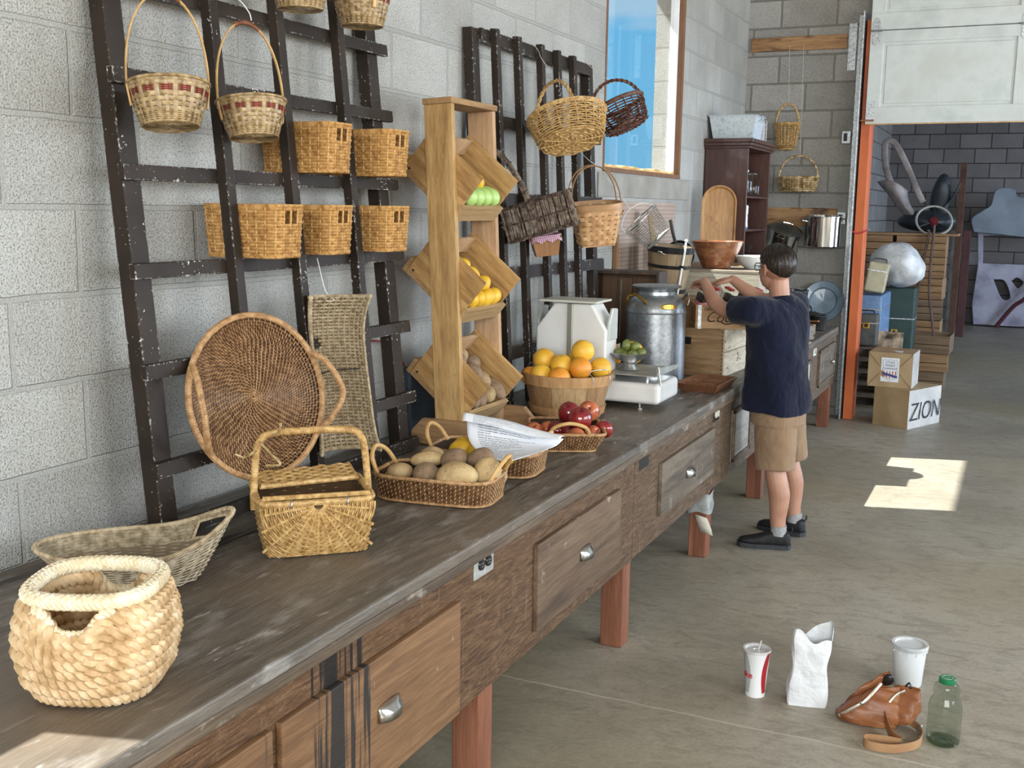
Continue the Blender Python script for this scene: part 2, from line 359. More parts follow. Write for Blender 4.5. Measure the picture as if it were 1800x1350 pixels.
# windows: a tall sash in block with a brown wooden surround, and a second one nearer the camera
Mframe = wood('window_brown', [(.16,.075,.035),(.24,.12,.06)], 2, 20); Mwhite = mk('white_steel', [(.72,.76,.82),(.80,.83,.88)], 8, rough=.4)
Msill = mk('splintered_sill', [(.55,.33,.10),(.78,.52,.20)], 22, 4, (1,.4,1), rough=.7, bmp=.006)
def window(nm, Wd):
    y0, y1, z0, z1 = Wd
    r = struct(bpy.data.objects.new(nm, None)); COL.objects.link(r)
    MB().b2((-.03,y1-.035,z0), (.006,y1,z1)).b2((-.03,y0,z0), (.006,y0+.02,z1)).b2((-.03,y0,z1-.03), (.006,y1,z1)).b2((-.03,y0,z0-.005), (.008,y1,z0+.022)).build('window_frame', Mframe, r, False, .003)
    MB().b2((-.085,y1-.05,z0), (-.03,y1-.012,z1)).b2((-.085,y0+.0,z0), (-.03,y0+.018,z1)).build('steel_sash', Mwhite, r, False, .003)
    n = 60; m = MB(); y = np.linspace(y0+.004, y1-.036, n); h = z0+.03+.018*np.array([.5+.5*math.sin(k*.55)*math.sin(k*.23+1) for k in range(n)])
    P = np.stack([np.stack([np.full(n,-.028), y, np.full(n,z0+.001)],-1), np.stack([np.full(n,-.028), y, h],-1), np.stack([np.full(n,-.09), y, h+.004],-1), np.stack([np.full(n,-.09), y, np.full(n,z0+.001)],-1)], 0)
    m.grid(P, True).build('window_sill', Msill, r)
    MB().b2((-.062,y0+.015,z0+.02), (-.058,y1-.04,z1)).build('pane', glass('window_glass', (.94,.97,.98), 0, .03), r, False)
window('window_1', W1); window('window_2', W2)
Mplaster = mk('smooth_cement', [(.24,.23,.205),(.33,.315,.285)], 4, 4, rough=.9, bmp=.002)
struct(MB().b2((0,5.80,1.735), (.012,7.62,1.868)).build('trim_1', Mplaster, smooth=False, bev=.004))
# raised roller door across the opening, its steel track and the orange post
Mdoor = mk('door_paint', [(.49,.53,.52),(.59,.63,.62),(.54,.565,.54)], 3.5, 5, rough=.55, bmp=.0012, bscale=45)
Mgalv = mk('galvanised', [(.30,.32,.33),(.55,.58,.60)], 60, 2, rough=.38, metal=.85)
Mrust = mk('rusty_bolt', [(.20,.07,.03),(.34,.15,.07)], 50, rough=.8)
dr = struct(bpy.data.objects.new('door_1', None)); COL.objects.link(dr)
YF = 9.07
def section(z0, z1):
    m = MB(); x0, x1 = .985, 5.15
    m.b2((x0,YF+.014,z0), (x1,YF+.04,z1))
    m.b2((x0,YF,z0), (x1,YF+.016,z0+.125)).b2((x0,YF,z1-.085), (x1,YF+.016,z1))
    xs = [x0, x0+.1, 2.025, 2.125, 3.05, 3.15, 4.08, 4.18, x1-.1, x1]
    for i in range(0, len(xs), 2): m.b2((xs[i],YF,z0+.12), (xs[i+1],YF+.016,z1-.08))
    for i in range(1, len(xs)-1, 2):     # raised field inside each panel with sloping margins
        a, b, c, d = xs[i], xs[i+1], z0+.125, z1-.085; g = .022
        P = [[(a,YF+.0145,c),(b,YF+.0145,c),(b,YF+.0145,d),(a,YF+.0145,d)], [(a+g,YF+.0145,c+g),(b-g,YF+.0145,c+g),(b-g,YF+.0145,d-g),(a+g,YF+.0145,d-g)], [(a+g+.006,YF+.008,c+g+.006),(b-g-.006,YF+.008,c+g+.006),(b-g-.006,YF+.008,d-g-.006),(a+g+.006,YF+.008,d-g-.006)]]
        m.grid(np.array(P), False, True); v = np.array(P[2]); m.add(v, [[0,1,2,3]])
    return m.build('door_panel', Mdoor, dr, False, .002, 1)
section(2.352, 3.045); section(3.052, 3.745)
MB().b2((.985,YF+.004,2.344), (5.15,YF+.036,2.3525)).build('weather_strip', mk('raw_wood_edge', [(.45,.27,.12),(.62,.42,.22)], 30), dr, False)
for x in (1.03, 2.075, 3.1):
    h = MB().prism([(x-.028,2.955),(x-.028,3.03),(x+.028,3.03),(x+.028,2.955),(x,2.93)], YF-.004, YF-.0005, 1).prism([(x-.028,3.06),(x-.028,3.10),(x-.012,3.14),(x+.012,3.14),(x+.028,3.10),(x+.028,3.06)], YF-.004, YF-.0005, 1)
    h.tube([(x-.036,YF-.008,3.045),(x+.04,YF-.008,3.045)], .009, 8).build('hinge', Mgalv, dr)
MB().b2((.987,YF-.004,2.375), (1.05,YF-.0005,2.52)).build('corner_plate', Mgalv, dr, False)
MB().tube([(.95,YF-.012,2.375),(1.05,YF-.012,2.375)], .007, 8).build('roller_pin', Mrust, dr)
tr = thing('door_track', 'galvanised steel door track running up the wall beside the orange post', 'track', (0,0,0))
MB().b2((.872,9.235,0), (.938,9.249,3.2)).b2((.925,9.06,0), (.938,9.24,3.2)).build('rail', Mgalv, tr, False, .002)
MB().b2((.80,9.238,2.78), (.86,9.2495,3.14)).build('wall_bracket', Mgalv, tr, False)
tag(MB().b2((.95,9.115,0), (1.022,9.33,3.14)).build('door_post', mk('orange_paint', [(.50,.105,.025),(.60,.14,.04),(.42,.085,.03)], 5, 4, (1,1,.3), rough=.5), smooth=False, bev=.004), 'tall orange painted steel post at the left edge of the roller door opening', 'post')
wr = thing('wire_tie', 'red wire twisted around the orange post at pot height', 'wire')
MB().tube(bez([(.93,9.10,1.52),(.985,9.105,1.505),(1.03,9.108,1.52),(1.045,9.13,1.53)], 8), .006, 6).build('red_wire', mk('red_wire_plastic', (.45,.02,.03), rough=.4), wr)
MB().tube(bez([(1.045,9.13,1.53),(1.06,9.12,1.54),(1.075,9.11,1.53)], 6), .004, 6).build('wire_end', Mgalv, wr)
# boards screwed to the back wall
Mboard = wood('stained_board', [(.20,.09,.035),(.42,.24,.11),(.34,.18,.075)], 0, 9, stains=[(7, .50, .62, (.05,.02,.01), (.45,1,2.4))])
tag(MB().b2((.03,D-.024,2.95), (.79,D-.0005,3.06)).build('hook_board', Mboard, smooth=False, bev=.003), 'short knotty brown board fixed high on the block wall by the roller door', 'board')
tag(MB().b2((.22,D-.024,1.55), (.79,D-.0005,1.70)).build('hook_board', Mboard, smooth=False, bev=.003), 'brown board on the block wall behind the hanging steel pots', 'board')
Mdark = mk('black_iron', (.015,.015,.016), rough=.5)
for x, z, l in ((.828,2.26,'small grey wall box beside the door track at basket height'), (.828,1.62,'small grey wall box beside the track, right of the open steel pot')):
    b = tag(MB().b2((x-.035,D-.035,z-.05), (x+.035,D-.0005,z+.05)).build('junction_box', Mgalv, smooth=False, bev=.004), l, 'electrical box')
    MB().b2((x-.018,D-.045,z-.03), (x+.01,D-.034,z+.03)).build('cover_plate', Mdark, b, False)
# ---------------------------------------------------------------- the long workbench
ZT = .785; XF = .907
def bench_front():
    m, t, b = new('bench_front_plywood'); v = coords(t)
    ply = noise(t, coords(t, (1,.55,5)), 9, 5, .62, 2.6); fin = noise(t, coords(t, (1,1.2,7)), 55, 4, .7, 1.2)
    c = ramp(t, ply, [(.30, (.050,.024,.012)), (.45, (.115,.058,.027)), (.57, (.185,.100,.048)), (.72, (.25,.145,.075))])
    sx = nd(t, 'ShaderNodeSeparateXYZ', {0: v})
    far = nd(t, 'ShaderNodeMapRange', {0: sx.outputs[1], 1: 2.0, 2: 5.5, 3: 0, 4: .75}).outputs[0]
    g = ramp(t, ply, [(.3, (.060,.044,.030)), (.5, (.13,.098,.068)), (.7, (.21,.168,.122))])
    c = mixc(t, far, c, g)                                            # the old varnish is greyer and more worn further down the bench
    c = mixc(t, ramp(t, fin, [(.40, .55), (.55, 0.0)]), c, (.05,.026,.014))
    c = mixc(t, ramp(t, noise(t, coords(t, (1,1,1.4)), 7.5, 6, .65), [(.70, 0.0), (.735, .9)]), c, (.52,.44,.34))
    c = mixc(t, ramp(t, noise(t, coords(t, (1,3,.35)), 12, 5, .7), [(.60, 0.0), (.80, .45)]), c, (.45,.36,.27))
    t.links.new(c, b.inputs['Base Color']); b.inputs['Roughness'].default_value = .62; b.inputs['Specular IOR Level'].default_value = .3
    bump(t, b, nd(t, 'ShaderNodeMath', {0: ply, 1: fin}, operation='ADD').outputs[0], .002)
    return m
Mfront = bench_front()
Mtop = wood('bench_top_plank', [(.066,.058,.049),(.128,.113,.096),(.20,.18,.155)], 1, 15, .46, .002, 9, 1.8,
    stains=[(9, .54, .72, (.30,.285,.265), (1.5,.6,1)), (26, .62, .72, (.42,.40,.38), (1.3,.4,1)), (5, .60, .66, (.012,.01,.009), (2.2,.16,1)), (1.2, .45, .7, (.16,.12,.085), (1,1,1))])
Medge = wood('bench_edge', [(.055,.038,.024),(.12,.085,.055),(.19,.14,.095)], 1, 18, stains=[(14, .60, .72, (.34,.30,.25), (1,.5,1))])
def drips(m):
    """runs of spilled black paint down the front, in one stretch of the bench"""
    t = m.node_tree; b = t.nodes['Principled BSDF']; v = coords(t); sx = nd(t, 'ShaderNodeSeparateXYZ', {0: v})
    w = nd(t, 'ShaderNodeMath', {0: nd(t, 'ShaderNodeMath', {0: sx.outputs[1], 1: -1.865}, operation='ADD').outputs[0]}, operation='ABSOLUTE').outputs[0]
    n = nd(t, 'ShaderNodeMath', {0: noise(t, coords(t, (1,13,.45)), 2.6, 3, .6), 1: nd(t, 'ShaderNodeMath', {0: w, 1: -2.1}, operation='MULTIPLY').outputs[0]}, operation='ADD').outputs[0]
    old = b.inputs['Base Color'].links[0].from_socket
    t.links.new(mixc(t, ramp(t, n, [(.335, 0.0), (.375, .95)]), old, (.010,.009,.009)), b.inputs['Base Color']); return m
drips(Mfront)
Mleg = wood('bench_leg', [(.15,.052,.026),(.24,.088,.045),(.30,.125,.068)], 2, 10, stains=[(5, .55, .66, (.08,.024,.015), (1,1,.6))])
Mdrawer = wood('drawer_face', [(.115,.055,.023),(.20,.105,.046),(.27,.15,.07)], 1, 13, stains=[(8, .68, .76, (.46,.37,.26), (1,1.2,.9)), (4.5, .60, .66, (.03,.024,.02), (1,4.5,.3))])
drips(Mdrawer)
Mdrawm = wood('drawer_face_mid', [(.075,.045,.026),(.14,.088,.052),(.20,.135,.085)], 1, 13, stains=[(9, .66, .76, (.40,.33,.25), (1,1.1,.9)), (5, .62, .72, (.08,.055,.038), (1,2.5,.5))])
Mdrawg = wood('drawer_face_grey', [(.075,.056,.04),(.135,.105,.075),(.20,.162,.12)], 1, 13, stains=[(9, .60, .75, (.36,.33,.29), (1,1.3,.7))])
Mchrome = mk('worn_chrome', [(.55,.55,.54),(.75,.75,.73)], 40, rough=.22, metal=1)
bench = thing('workbench', 'long weathered wooden workbench with drawers running along the block wall', 'workbench', (0,0,0))
m = MB().b2((.012,-.7,ZT-.034), (.922,3.865,ZT)).b2((.012,3.868,ZT-.036), (.922,8.8,ZT)); m.build('bench_top', Mtop, bench, False, .006)
MB().b2((.89,-.7,.33), (XF,3.868,.752)).build('apron', Mfront, bench, False, .002)
MB().b2((.89,3.872,.335), (XF,8.8,.75)).build('apron', Mfront, bench, False, .002)
MB().b2((XF-.002,-.7,ZT-.062), (XF+.014,8.8,ZT-.033)).build('edge_strip', Medge, bench, False, .005)
for y in (-.7, 8.78): MB().b2((.02,y,.34), (.889,y+.02,.75)).build('end_panel', Mfront, bench, False)
MB().b2((.02,-.66,.345), (.888,8.77,.365)).build('bottom_board', Mfront, bench, False)
for y in (.10,1.335,2.575,3.795,5.025,6.255,7.49,8.66):
    MB().b2((.812,y,0), (.9,y+.085,.40)).build('leg', Mleg, bench, False, .005)
for y in (.10,2.575,5.025,7.49): MB().b2((.03,y,0), (.118,y+.085,.40)).build('leg', Mleg, bench, False, .005)
def pull(par, y, z, s=1.0):
    m = MB(); a = np.linspace(0, PI, 11)
    P = np.stack([np.stack([XF+.018 + (.026*np.sin(a)*f + .001)*s, y + .048*np.cos(a)*s, z - .014*s + .0*a + .012*q*s + .018*np.sin(a)*g*s], -1) for f, q, g in ((1,-1,0),(1,.3,.25),(.55,1.3,.35),(.05,1.9,.4))])
    m.grid(P); h = m.build('handle', Mchrome, par); so = h.modifiers.new('thick', 'SOLIDIFY'); so.thickness = .002; return h
for y0, y1, z0, z1, hy, hz, mt in ((.86,1.62,.34,.652,1.24,.52,Mdrawer), (1.65,2.412,.342,.652,2.05,.522,Mdrawer), (2.92,3.675,.385,.662,3.314,.535,Mdrawm), (4.18,5.02,.427,.65,4.584,.538,Mdrawg)):
    d = MB().b2((XF-.001,y0,z0), (XF+.018,y1,z1)).build('drawer', mt, bench, False, .004)
    pull(d, hy, hz)
# cupboard doors further along
def door(y0, y1, z0, z1, field, knob=None):
    d = MB().b2((XF-.001,y0,z0), (XF+.010,y1,z1)).build('cupboard_door', Mdrawg, bench, False, .003)
    w = .022
    m = MB()
    for a, b, c, e in ((y0,y0+w,z0,z1),(y1-w,y1,z0,z1),(y0,y1,z0,z0+w),(y0,y1,z1-w,z1)): m.b2((XF+.0095,a,c), (XF+.020,b,e))
    m.build('frame', Medge, d, False, .003)
    MB().b2((XF+.0095,y0+w,z0+w), (XF+.0125,y1-w,z1-w)).build('panel', field, d, False)
    if knob: MB().ball((XF+.03,knob,z0+.13), .014).tube([(XF+.01,knob,z0+.13),(XF+.03,knob,z0+.13)], .006, 8).build('knob', Mchrome, d)
Mpanel = wood('pale_panel', [(.42,.39,.34),(.58,.55,.50)], 0, 8, stains=[(3, .5, .6, (.30,.27,.23), (1,.3,7))])
door(5.40,5.78,.40,.672,Mpanel); door(7.30,7.62,.42,.665,Mpanel); door(7.97,8.70,.415,.682,Mdrawg,8.50)
# socket plates on the front
def outlet(y0, y1, z0, z1, pm, mm):
    p = MB().b2((XF-.001,y0,z0), (XF+.005,y1,z1)).build('outlet_plate', pm, bench, False, .002)
    for k in (-1, 1):
        c = ((y0+y1)/2 + k*(y1-y0)*.18, (z0+z1)/2 - .006)
        MB().lathe([(0,.0075),(.015,.0075),(.0165,.004),(.0165,0)], 20, (0,0,0)).xform(Matrix.Translation((XF+.003,*c)) @ Euler((0,PI/2,0)).to_matrix().to_4x4()).build('socket', mm, p)
        MB().b2((XF+.0095,c[0]-.006,c[1]+.002), (XF+.0112,c[0]+.007,c[1]+.0045)).b2((XF+.0095,c[0]-.006,c[1]-.006), (XF+.0112,c[0]+.005,c[1]-.0035)).build('slot', Mchrome, p, False)
    MB().b2((XF+.0049,(y0+y1)/2-.012,z1-.017), (XF+.0056,(y0+y1)/2+.02,z1-.004)).build('tag', mk('white_tag', (.8,.8,.78)), p, False)
Mplate = mk('steel_plate', [(.36,.37,.35),(.50,.51,.49)], 30, rough=.4, metal=.4); Mblk = mk('black_bakelite', (.012,.012,.012), rough=.3)
outlet(2.515,2.632,.672,.757,Mplate,Mblk); outlet(5.03,5.135,.672,.748,Mblk,mk('ivory_plastic', (.62,.58,.5), rough=.4)); outlet(7.77,7.875,.668,.74,mk('white_plate', (.7,.7,.66)),Mplate)
MB().b2((XF-.006,3.925,.672), (XF+.0012,4.04,.742)).build('notch', mk('dark_recess', (.01,.007,.005)), bench, False)
# rag and tape hanging off the fourth leg
rag = thing('rag', 'grey rag tied around a bench leg with a scrap of pale tape hanging', 'rag', (0,0,0))
n = 30; a = np.linspace(0, 2*PI, n, endpoint=False); q = srect(.052,.052,6)
P = []
for k in range(7):
    x, y = q(a/2/PI); s = 1.02 + .1*np.sin(5*a+k*1.3)*(.3+.12*k); P.append(np.stack([.856+x*s, 5.0675+y*s, np.full(n, .325-.017*k)+.008*np.sin(3*a+k)], -1))
MB().grid(np.array(P), False, True).build('cloth', mk('grey_rag', [(.22,.23,.23),(.38,.39,.38)], 18, rough=.9, bmp=.004), rag)
MB().grid(np.array([[(.86+.03*i+.01*j, 4.955-.006*math.sin(j*1.5+i), .235-.028*j-.006*i) for i in range(3)] for j in range(4)])).build('tape', mk('pale_tape', (.55,.51,.43), rough=.6), rag).modifiers.new('thick','SOLIDIFY').thickness = .002
# ---------------------------------------------------------------- black wooden racks leaning on the wall
def chipped(name, thr=.60):
    m, t, b = new(name); v = coords(t)
    c = ramp(t, noise(t, v, 6, 3), [(.3, (.018,.013,.010)), (.7, (.036,.026,.020))])
    n = nd(t, 'ShaderNodeMath', {0: noise(t, v, 75, 3, .7), 1: noise(t, v, 5, 2), 2: 0}, operation='MULTIPLY_ADD').outputs[0]
    ch = nd(t, 'ShaderNodeMath', {0: noise(t, v, 95, 3, .65), 1: nd(t, 'ShaderNodeMath', {0: noise(t, v, 7, 3, .6), 1: .55}, operation='MULTIPLY').outputs[0]}, operation='ADD').outputs[0]
    geo = t.nodes.new('ShaderNodeNewGeometry'); bv = nd(t, 'ShaderNodeBevel', {'Radius': .006}, samples=4)
    dt_ = nd(t, 'ShaderNodeVectorMath', {0: bv.outputs[0], 1: geo.outputs['Normal']}, operation='DOT_PRODUCT').outputs['Value']
    ed = ramp(t, dt_, [(.90, .17), (.995, 0.0)])
    ch = nd(t, 'ShaderNodeMath', {0: ch, 1: ed}, operation='ADD').outputs[0]
    c = mixc(t, ramp(t, ch, [(thr+.395, 0.0), (thr+.415, 1.0)]), c, (.68,.66,.62))
    t.links.new(c, b.inputs['Base Color']); b.inputs['Roughness'].default_value = .5; b.inputs['Specular IOR Level'].default_value = .2
    bump(t, b, noise(t, v, 30, 3), .0008)
    return m
Mrack = chipped('chipped_black_paint')
def xf(z): return .20 - .095*(z-.785)       # front face of the posts: the rack leans back
rack = thing('lattice_rack', 'large black chipped wooden lattice rack leaning on the wall behind the wicker bins', 'rack', (.15,2.12,ZT))
SL = math.atan(.095)
def inclined(x0, y0, z0, z1, dx, dy):       # square bar following the lean, front face offset x0 from the posts' front
    m = MB(); P = []
    for z in (z0, z1):
        f = xf(z) + x0; P.append([(f-dx-.15,y0-2.12,z-ZT),(f-.15,y0-2.12,z-ZT),(f-.15,y0+dy-2.12,z-ZT),(f-dx-.15,y0+dy-2.12,z-ZT)])
    m.add(np.array(P).reshape(-1,3), [[3,2,1,0],[4,5,6,7],[0,1,5,4],[1,2,6,5],[2,3,7,6],[3,0,4,7]]); return m
inclined(0, 2.12, ZT, 2.36, .05, .062).build('post', Mrack, rack, False, .003)
inclined(0, 3.335, ZT, 2.36, .05, .062).build('post', Mrack, rack, False, .003)
RAILS = (2.205, 1.978, 1.74, 1.492, 1.235, .980, .812)
for z in RAILS:
    inclined(.022, 2.105, z-.02, z+.02, .022, 1.33).build('rail', Mrack, rack, False, .0025)
for y in (2.452, 2.752, 3.075):
    inclined(.056, y, ZT+.002, 2.36, .034, .036).build('bar', Mrack, rack, False, .0025)
# the smaller rack further along, with close vertical bars
def xg(z): return .14 - .056*(z-.785)
rack2 = thing('lattice_rack', 'smaller black rack of close vertical bars on the bench, near the window', 'rack', (.15,4.2,ZT))
def inc2(x0, y0, z0, z1, dx, dy):
    m = MB(); P = []
    for z in (z0, z1):
        f = xg(z) + x0; P.append([(f-dx-.15,y0-4.2,z-ZT),(f-.15,y0-4.2,z-ZT),(f-.15,y0+dy-4.2,z-ZT),(f-dx-.15,y0+dy-4.2,z-ZT)])
    m.add(np.array(P).reshape(-1,3), [[3,2,1,0],[4,5,6,7],[0,1,5,4],[1,2,6,5],[2,3,7,6],[3,0,4,7]]); return m
inc2(0, 4.16, ZT, 2.40, .045, .06).build('post', Mrack, rack2, False, .003)
inc2(0, 5.50, ZT, 2.40, .045, .06).build('post', Mrack, rack2, False, .003)
for z in (2.375, 2.03, 1.70, 1.375, 1.02): inc2(.018, 4.215 if z > 2.3 else 4.15, z-.028, z+.028, .02, 1.29 if z > 2.3 else 1.46).build('rail', Mrack, rack2, False, .0025)
for y in (4.29, 4.515, 4.77, 4.97, 5.17): inc2(.05, y, ZT+.002, 2.41, .032, .036).build('bar', Mrack, rack2, False, .0025)
# ---------------------------------------------------------------- wicker materials
def wick(name, a, b, c, rough=.45, sc=60): return mk(name, [a, b, c], sc, 3, rough=rough, bmp=.0006, bscale=200, spec=.45)
Mhoney = wick('honey_wicker', (.30,.145,.045), (.49,.27,.09), (.60,.36,.14))
Mgold = wick('golden_wicker', (.30,.17,.058), (.46,.285,.108), (.58,.39,.17))
Mpale = wick('pale_splint', (.17,.105,.042), (.29,.195,.085), (.44,.32,.165), .35, 45)
Mpstake = wick('pale_stake', (.27,.185,.10), (.35,.25,.15), (.42,.31,.20), .5)
Mreds = wick('red_strand', (.16,.012,.016), (.28,.025,.03), (.35,.04,.045), .4)
Mbrownw = wick('brown_rattan', (.075,.036,.016), (.13,.065,.03), (.19,.10,.05))
Mtan = wick('tan_rattan', (.28,.15,.065), (.40,.23,.105), (.48,.30,.15))
Mcane = wick('cane_handle', (.44,.25,.085), (.56,.34,.13), (.62,.40,.18), .4, 18)
Mdarkw = wick('dark_willow', (.03,.010,.007), (.085,.030,.018), (.15,.06,.035), .28)
Msea = wick('seagrass', (.20,.16,.10), (.33,.27,.18), (.46,.39,.28), .7)
Mseal = wick('seagrass_pale', (.27,.20,.115), (.40,.315,.20), (.50,.41,.28), .65)
Mraff = wick('raffia_coil', (.40,.25,.115), (.56,.385,.21), (.72,.55,.35), .55, 22)
Mraffp = wick('raffia_pale', (.62,.51,.33), (.76,.66,.47), (.84,.76,.60), .55, 22)
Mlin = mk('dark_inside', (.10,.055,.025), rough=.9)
Mlinp = mk('pale_inside', (.30,.19,.09), rough=.9)
Mstring = mk('white_string', (.7,.7,.68), rough=.7)
# ---------------------------------------------------------------- rectangular wicker bins pushed through the big rack
def bin_parts(root, Lx=.262, W=.142, H=.155):
    q = srect(Lx/2, W/2, 7); q2 = srect(Lx/2*.94, W/2*.90, 7)
    def S(u, v):
        x, y = q(u); x2, y2 = q2(u); return np.stack([x2+(x-x2)*v, y2+(y-y2)*v, .006+v*(H-.016)], -1)
    hole = lambda u, v: (.64 < v < .91) & ((np.mod(u+.5, 1) > .461) & (np.mod(u+.5, 1) < .539))
    m = MB(); weave(m, S, 15, 24, .0033, .0026, .0030, holes=hole, rb=.0044); m.build('weave', Mhoney, root)
    l = MB(); u = np.linspace(0, 1, 49)[:-1]
    def Si(u, v): P = S(u, v); c = P*np.array([.955,.93,1]); return c
    vs = np.linspace(0, .60, 6); l.grid(np.array([Si(u, np.full_like(u, v)) for v in vs]), False, True)
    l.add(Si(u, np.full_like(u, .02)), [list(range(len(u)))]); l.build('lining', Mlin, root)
    r = MB(); uu = np.linspace(0, 1, 97)[:-1]
    for z, rr, t in ((1.0,.0055,32), (.0,.0045,30)): rope(r, S(uu, np.full_like(uu, z)) + np.array([0,0,.003 if z else 0]), rr, 3, t, 5, True)
    r.build('braided_edge', Mhoney, root)
    s = MB()
    for dy in (-.0, ): s.tube([S(np.array([0.]), np.array([v]))[0] for v in (.66,.94)], .0035, 6)
    s.build('handle_stake', Mhoney, root)
bins = []
b0 = thing('wicker_bin', 'honey wicker bin at the left end of the lower row on the big black rack', 'basket', group='wicker bins on the black rack')
bin_parts(b0)
spots = [((.165,2.567,1.5125),0,'honey wicker bin at the left end of the lower row on the big black rack'), ((.135,2.872,1.5125),.02,'middle honey wicker bin of the lower row on the big black rack'), ((.150,3.200,1.5125),-.10,'honey wicker bin at the right end of the lower row, beside the crate stand'),
         ((.135,2.872,1.7605),0,'left of the two honey wicker bins in the upper row on the big rack'), ((.150,3.198,1.7605),-.04,'right of the two honey wicker bins in the upper row on the big rack')]
for i, (p, rz, l) in enumerate(spots):
    o = b0 if i == 0 else dup(b0, p, rz, l)
    o.location = p; o.rotation_euler = (0, 0, rz)
# ---------------------------------------------------------------- round baskets with hoop handles hung on the rack
def hoop_basket(root, R1=.098, R0=.066, H=.105, hh=.235, stripe=True, stakes=26, handle=True):
    def S(u, v):
        r = R0 + (R1-R0)*v**.8; a = u*2*PI; return np.stack([r*np.cos(a), r*np.sin(a), v*H], -1)
    m = MB()
    weave(m, S, 5, stakes*2, .0014, .001, .0012, rb=.0017, v0=.01, v1=.22, stake_on=False)
    weave(m, S, 4, stakes, .0011, .0009, .0016, rb=.0052, v0=.22, v1=.66, stake_on=False, sub=4)
    weave(m, S, 2, stakes, .0011, .0009, .0016, rb=.0048, v0=.80, v1=.97, stake_on=False, sub=4)
    m.build('weave', Mpale, root)
    if stripe:
        m = MB(); 
        for j in range(3):
            for i in range(stakes//2):
                U = (i*2 + np.linspace(.42, 1.58, 7))/stakes; V = np.full(7, .69+.042*j); m.tube(S(U, V) + normals(S, U, V)*(.0015+.0012*np.sin(np.linspace(0,PI,7)))[:, None], .0014, 4, rb=.0021)
        m.build('red_band', Mreds, root)
    m = MB()
    for i in range(stakes):
        V = np.linspace(0, 1, 14); U = np.full_like(V, i/stakes); m.tube(S(U, V), .0007, 4, False, normals(S, U, np.clip(V, .01, .99)), .0042 if i % 2 else .0055)
    m.build('stakes', Mpstake, root)
    u = np.linspace(0, 1, 65)[:-1]; m = MB()
    for v, o in ((1,.001), (.98,-.002), (.97,.0035)): m.tube(S(u, np.full_like(u, v))*np.array([1+o*8,1+o*8,1]), .0026, 6, True)
    m.build('rim', Mpale, root)
    MB().tube(S(u, np.full_like(u, 0.))*np.array([1.03,1.03,1])+np.array([0,0,.002]), .003, 6, True).build('foot_ring', Mpale, root)
    m = MB(); m.lathe([(0,.004),(R0*.98,.004),(R1*.965,H*.96)], 40); m.build('lining', Mlinp, root)
    m = MB()
    for k in range(4):
        a = k*PI/4; m.tube([(-R0*math.cos(a),-R0*math.sin(a),.002),(0,0,.0-.0006*k),(R0*math.cos(a),R0*math.sin(a),.002)], .0008, 4, nrm=(0,0,1), rb=.006)
    for k in range(9): m.tube([((R0*(.3+.08*k))*math.cos(t), (R0*(.3+.08*k))*math.sin(t), .001) for t in np.linspace(0,6.283,41)[:-1]], .0013, 5, True)
    m.build('base', Mpale, root)
    if handle:
        a = np.linspace(0, PI, 33); P = np.stack([0*a, -R1*1.0*np.cos(a)*(1+.10*np.sin(a)), H*.9 + hh*np.sin(a)], -1)
        P = np.vstack([[0,-R1*.93,H*.45], P, [0,R1*.93,H*.45]]); rad = np.stack([0*P[:,0], P[:,1], P[:,2]-H*1.2], -1); rad /= np.linalg.norm(rad, axis=1, keepdims=True)
        MB().tube(P, .0028, 8, False, rad, .0062).build('handle', Mcane, root)
        i0 = 14; wrapped(MB(), P[i0:22]+np.array([0,0,.0005]), .0068, .003, 8).build('handle_wrap', Mbrown_leather, root)
Mbrown_leather = wick('wrap_leather', (.10,.03,.015), (.16,.055,.028), (.2,.08,.04), .45)
HB = ((.245,2.150,1.850,R(-38),'red banded hoop basket nearest the left post of the large black rack',1.0),
      (.252,2.465,1.842,R(-30),'red banded hoop basket hung on a string between two bars of the black rack',.95))
hb0 = thing('hoop_basket', HB[0][4], 'basket', group='red banded baskets on the rack')
hoop_basket(hb0)
def string(root_label, name, pts, r=.0016):
    return tag(MB().tube(bez(pts, 8), r, 5).build(name, Mstring), root_label, 'string')
for i, (x, y, z, a, l, s) in enumerate(HB):
    o = hb0 if i == 0 else dup(hb0, (0,0,0))
    o.location = (x, y, z); o.rotation_euler = (0, R(-9), a); o.scale = (s, s, s); o['label'] = l
    t = z + s*.338; string(('white string tying the left hoop basket to the rack', 'white string tying the second hoop basket to a hook on the rack')[i], 'hanging_string', [(x,y,t-.012),(x-.012,y+.004,t+.012),(x-.05,y+.0,t+.05),(.095,y,min(2.3,t+.10))])
hb2 = thing('hoop_basket', 'splint basket cut by the picture top, hung just left of the third rack bar', 'basket', (.250,2.690,2.215), R(20), group='splint baskets at the top of the rack')
hoop_basket(hb2, .088, .062, .10, .2, True, 26)
dup(hb2, (.255,3.005,2.215), R(60), 'splint basket hung high on the rack beside its right post').scale = (1.02,1.02,1.05)
string('white string holding up the splint basket left of the third bar', 'hanging_string', [(.25,2.69,2.504),(.17,2.69,2.50),(.06,2.69,2.42)])
string('white string holding up the splint basket beside the right post', 'hanging_string', [(.255,3.005,2.516),(.17,3.005,2.51),(.06,3.005,2.42)])
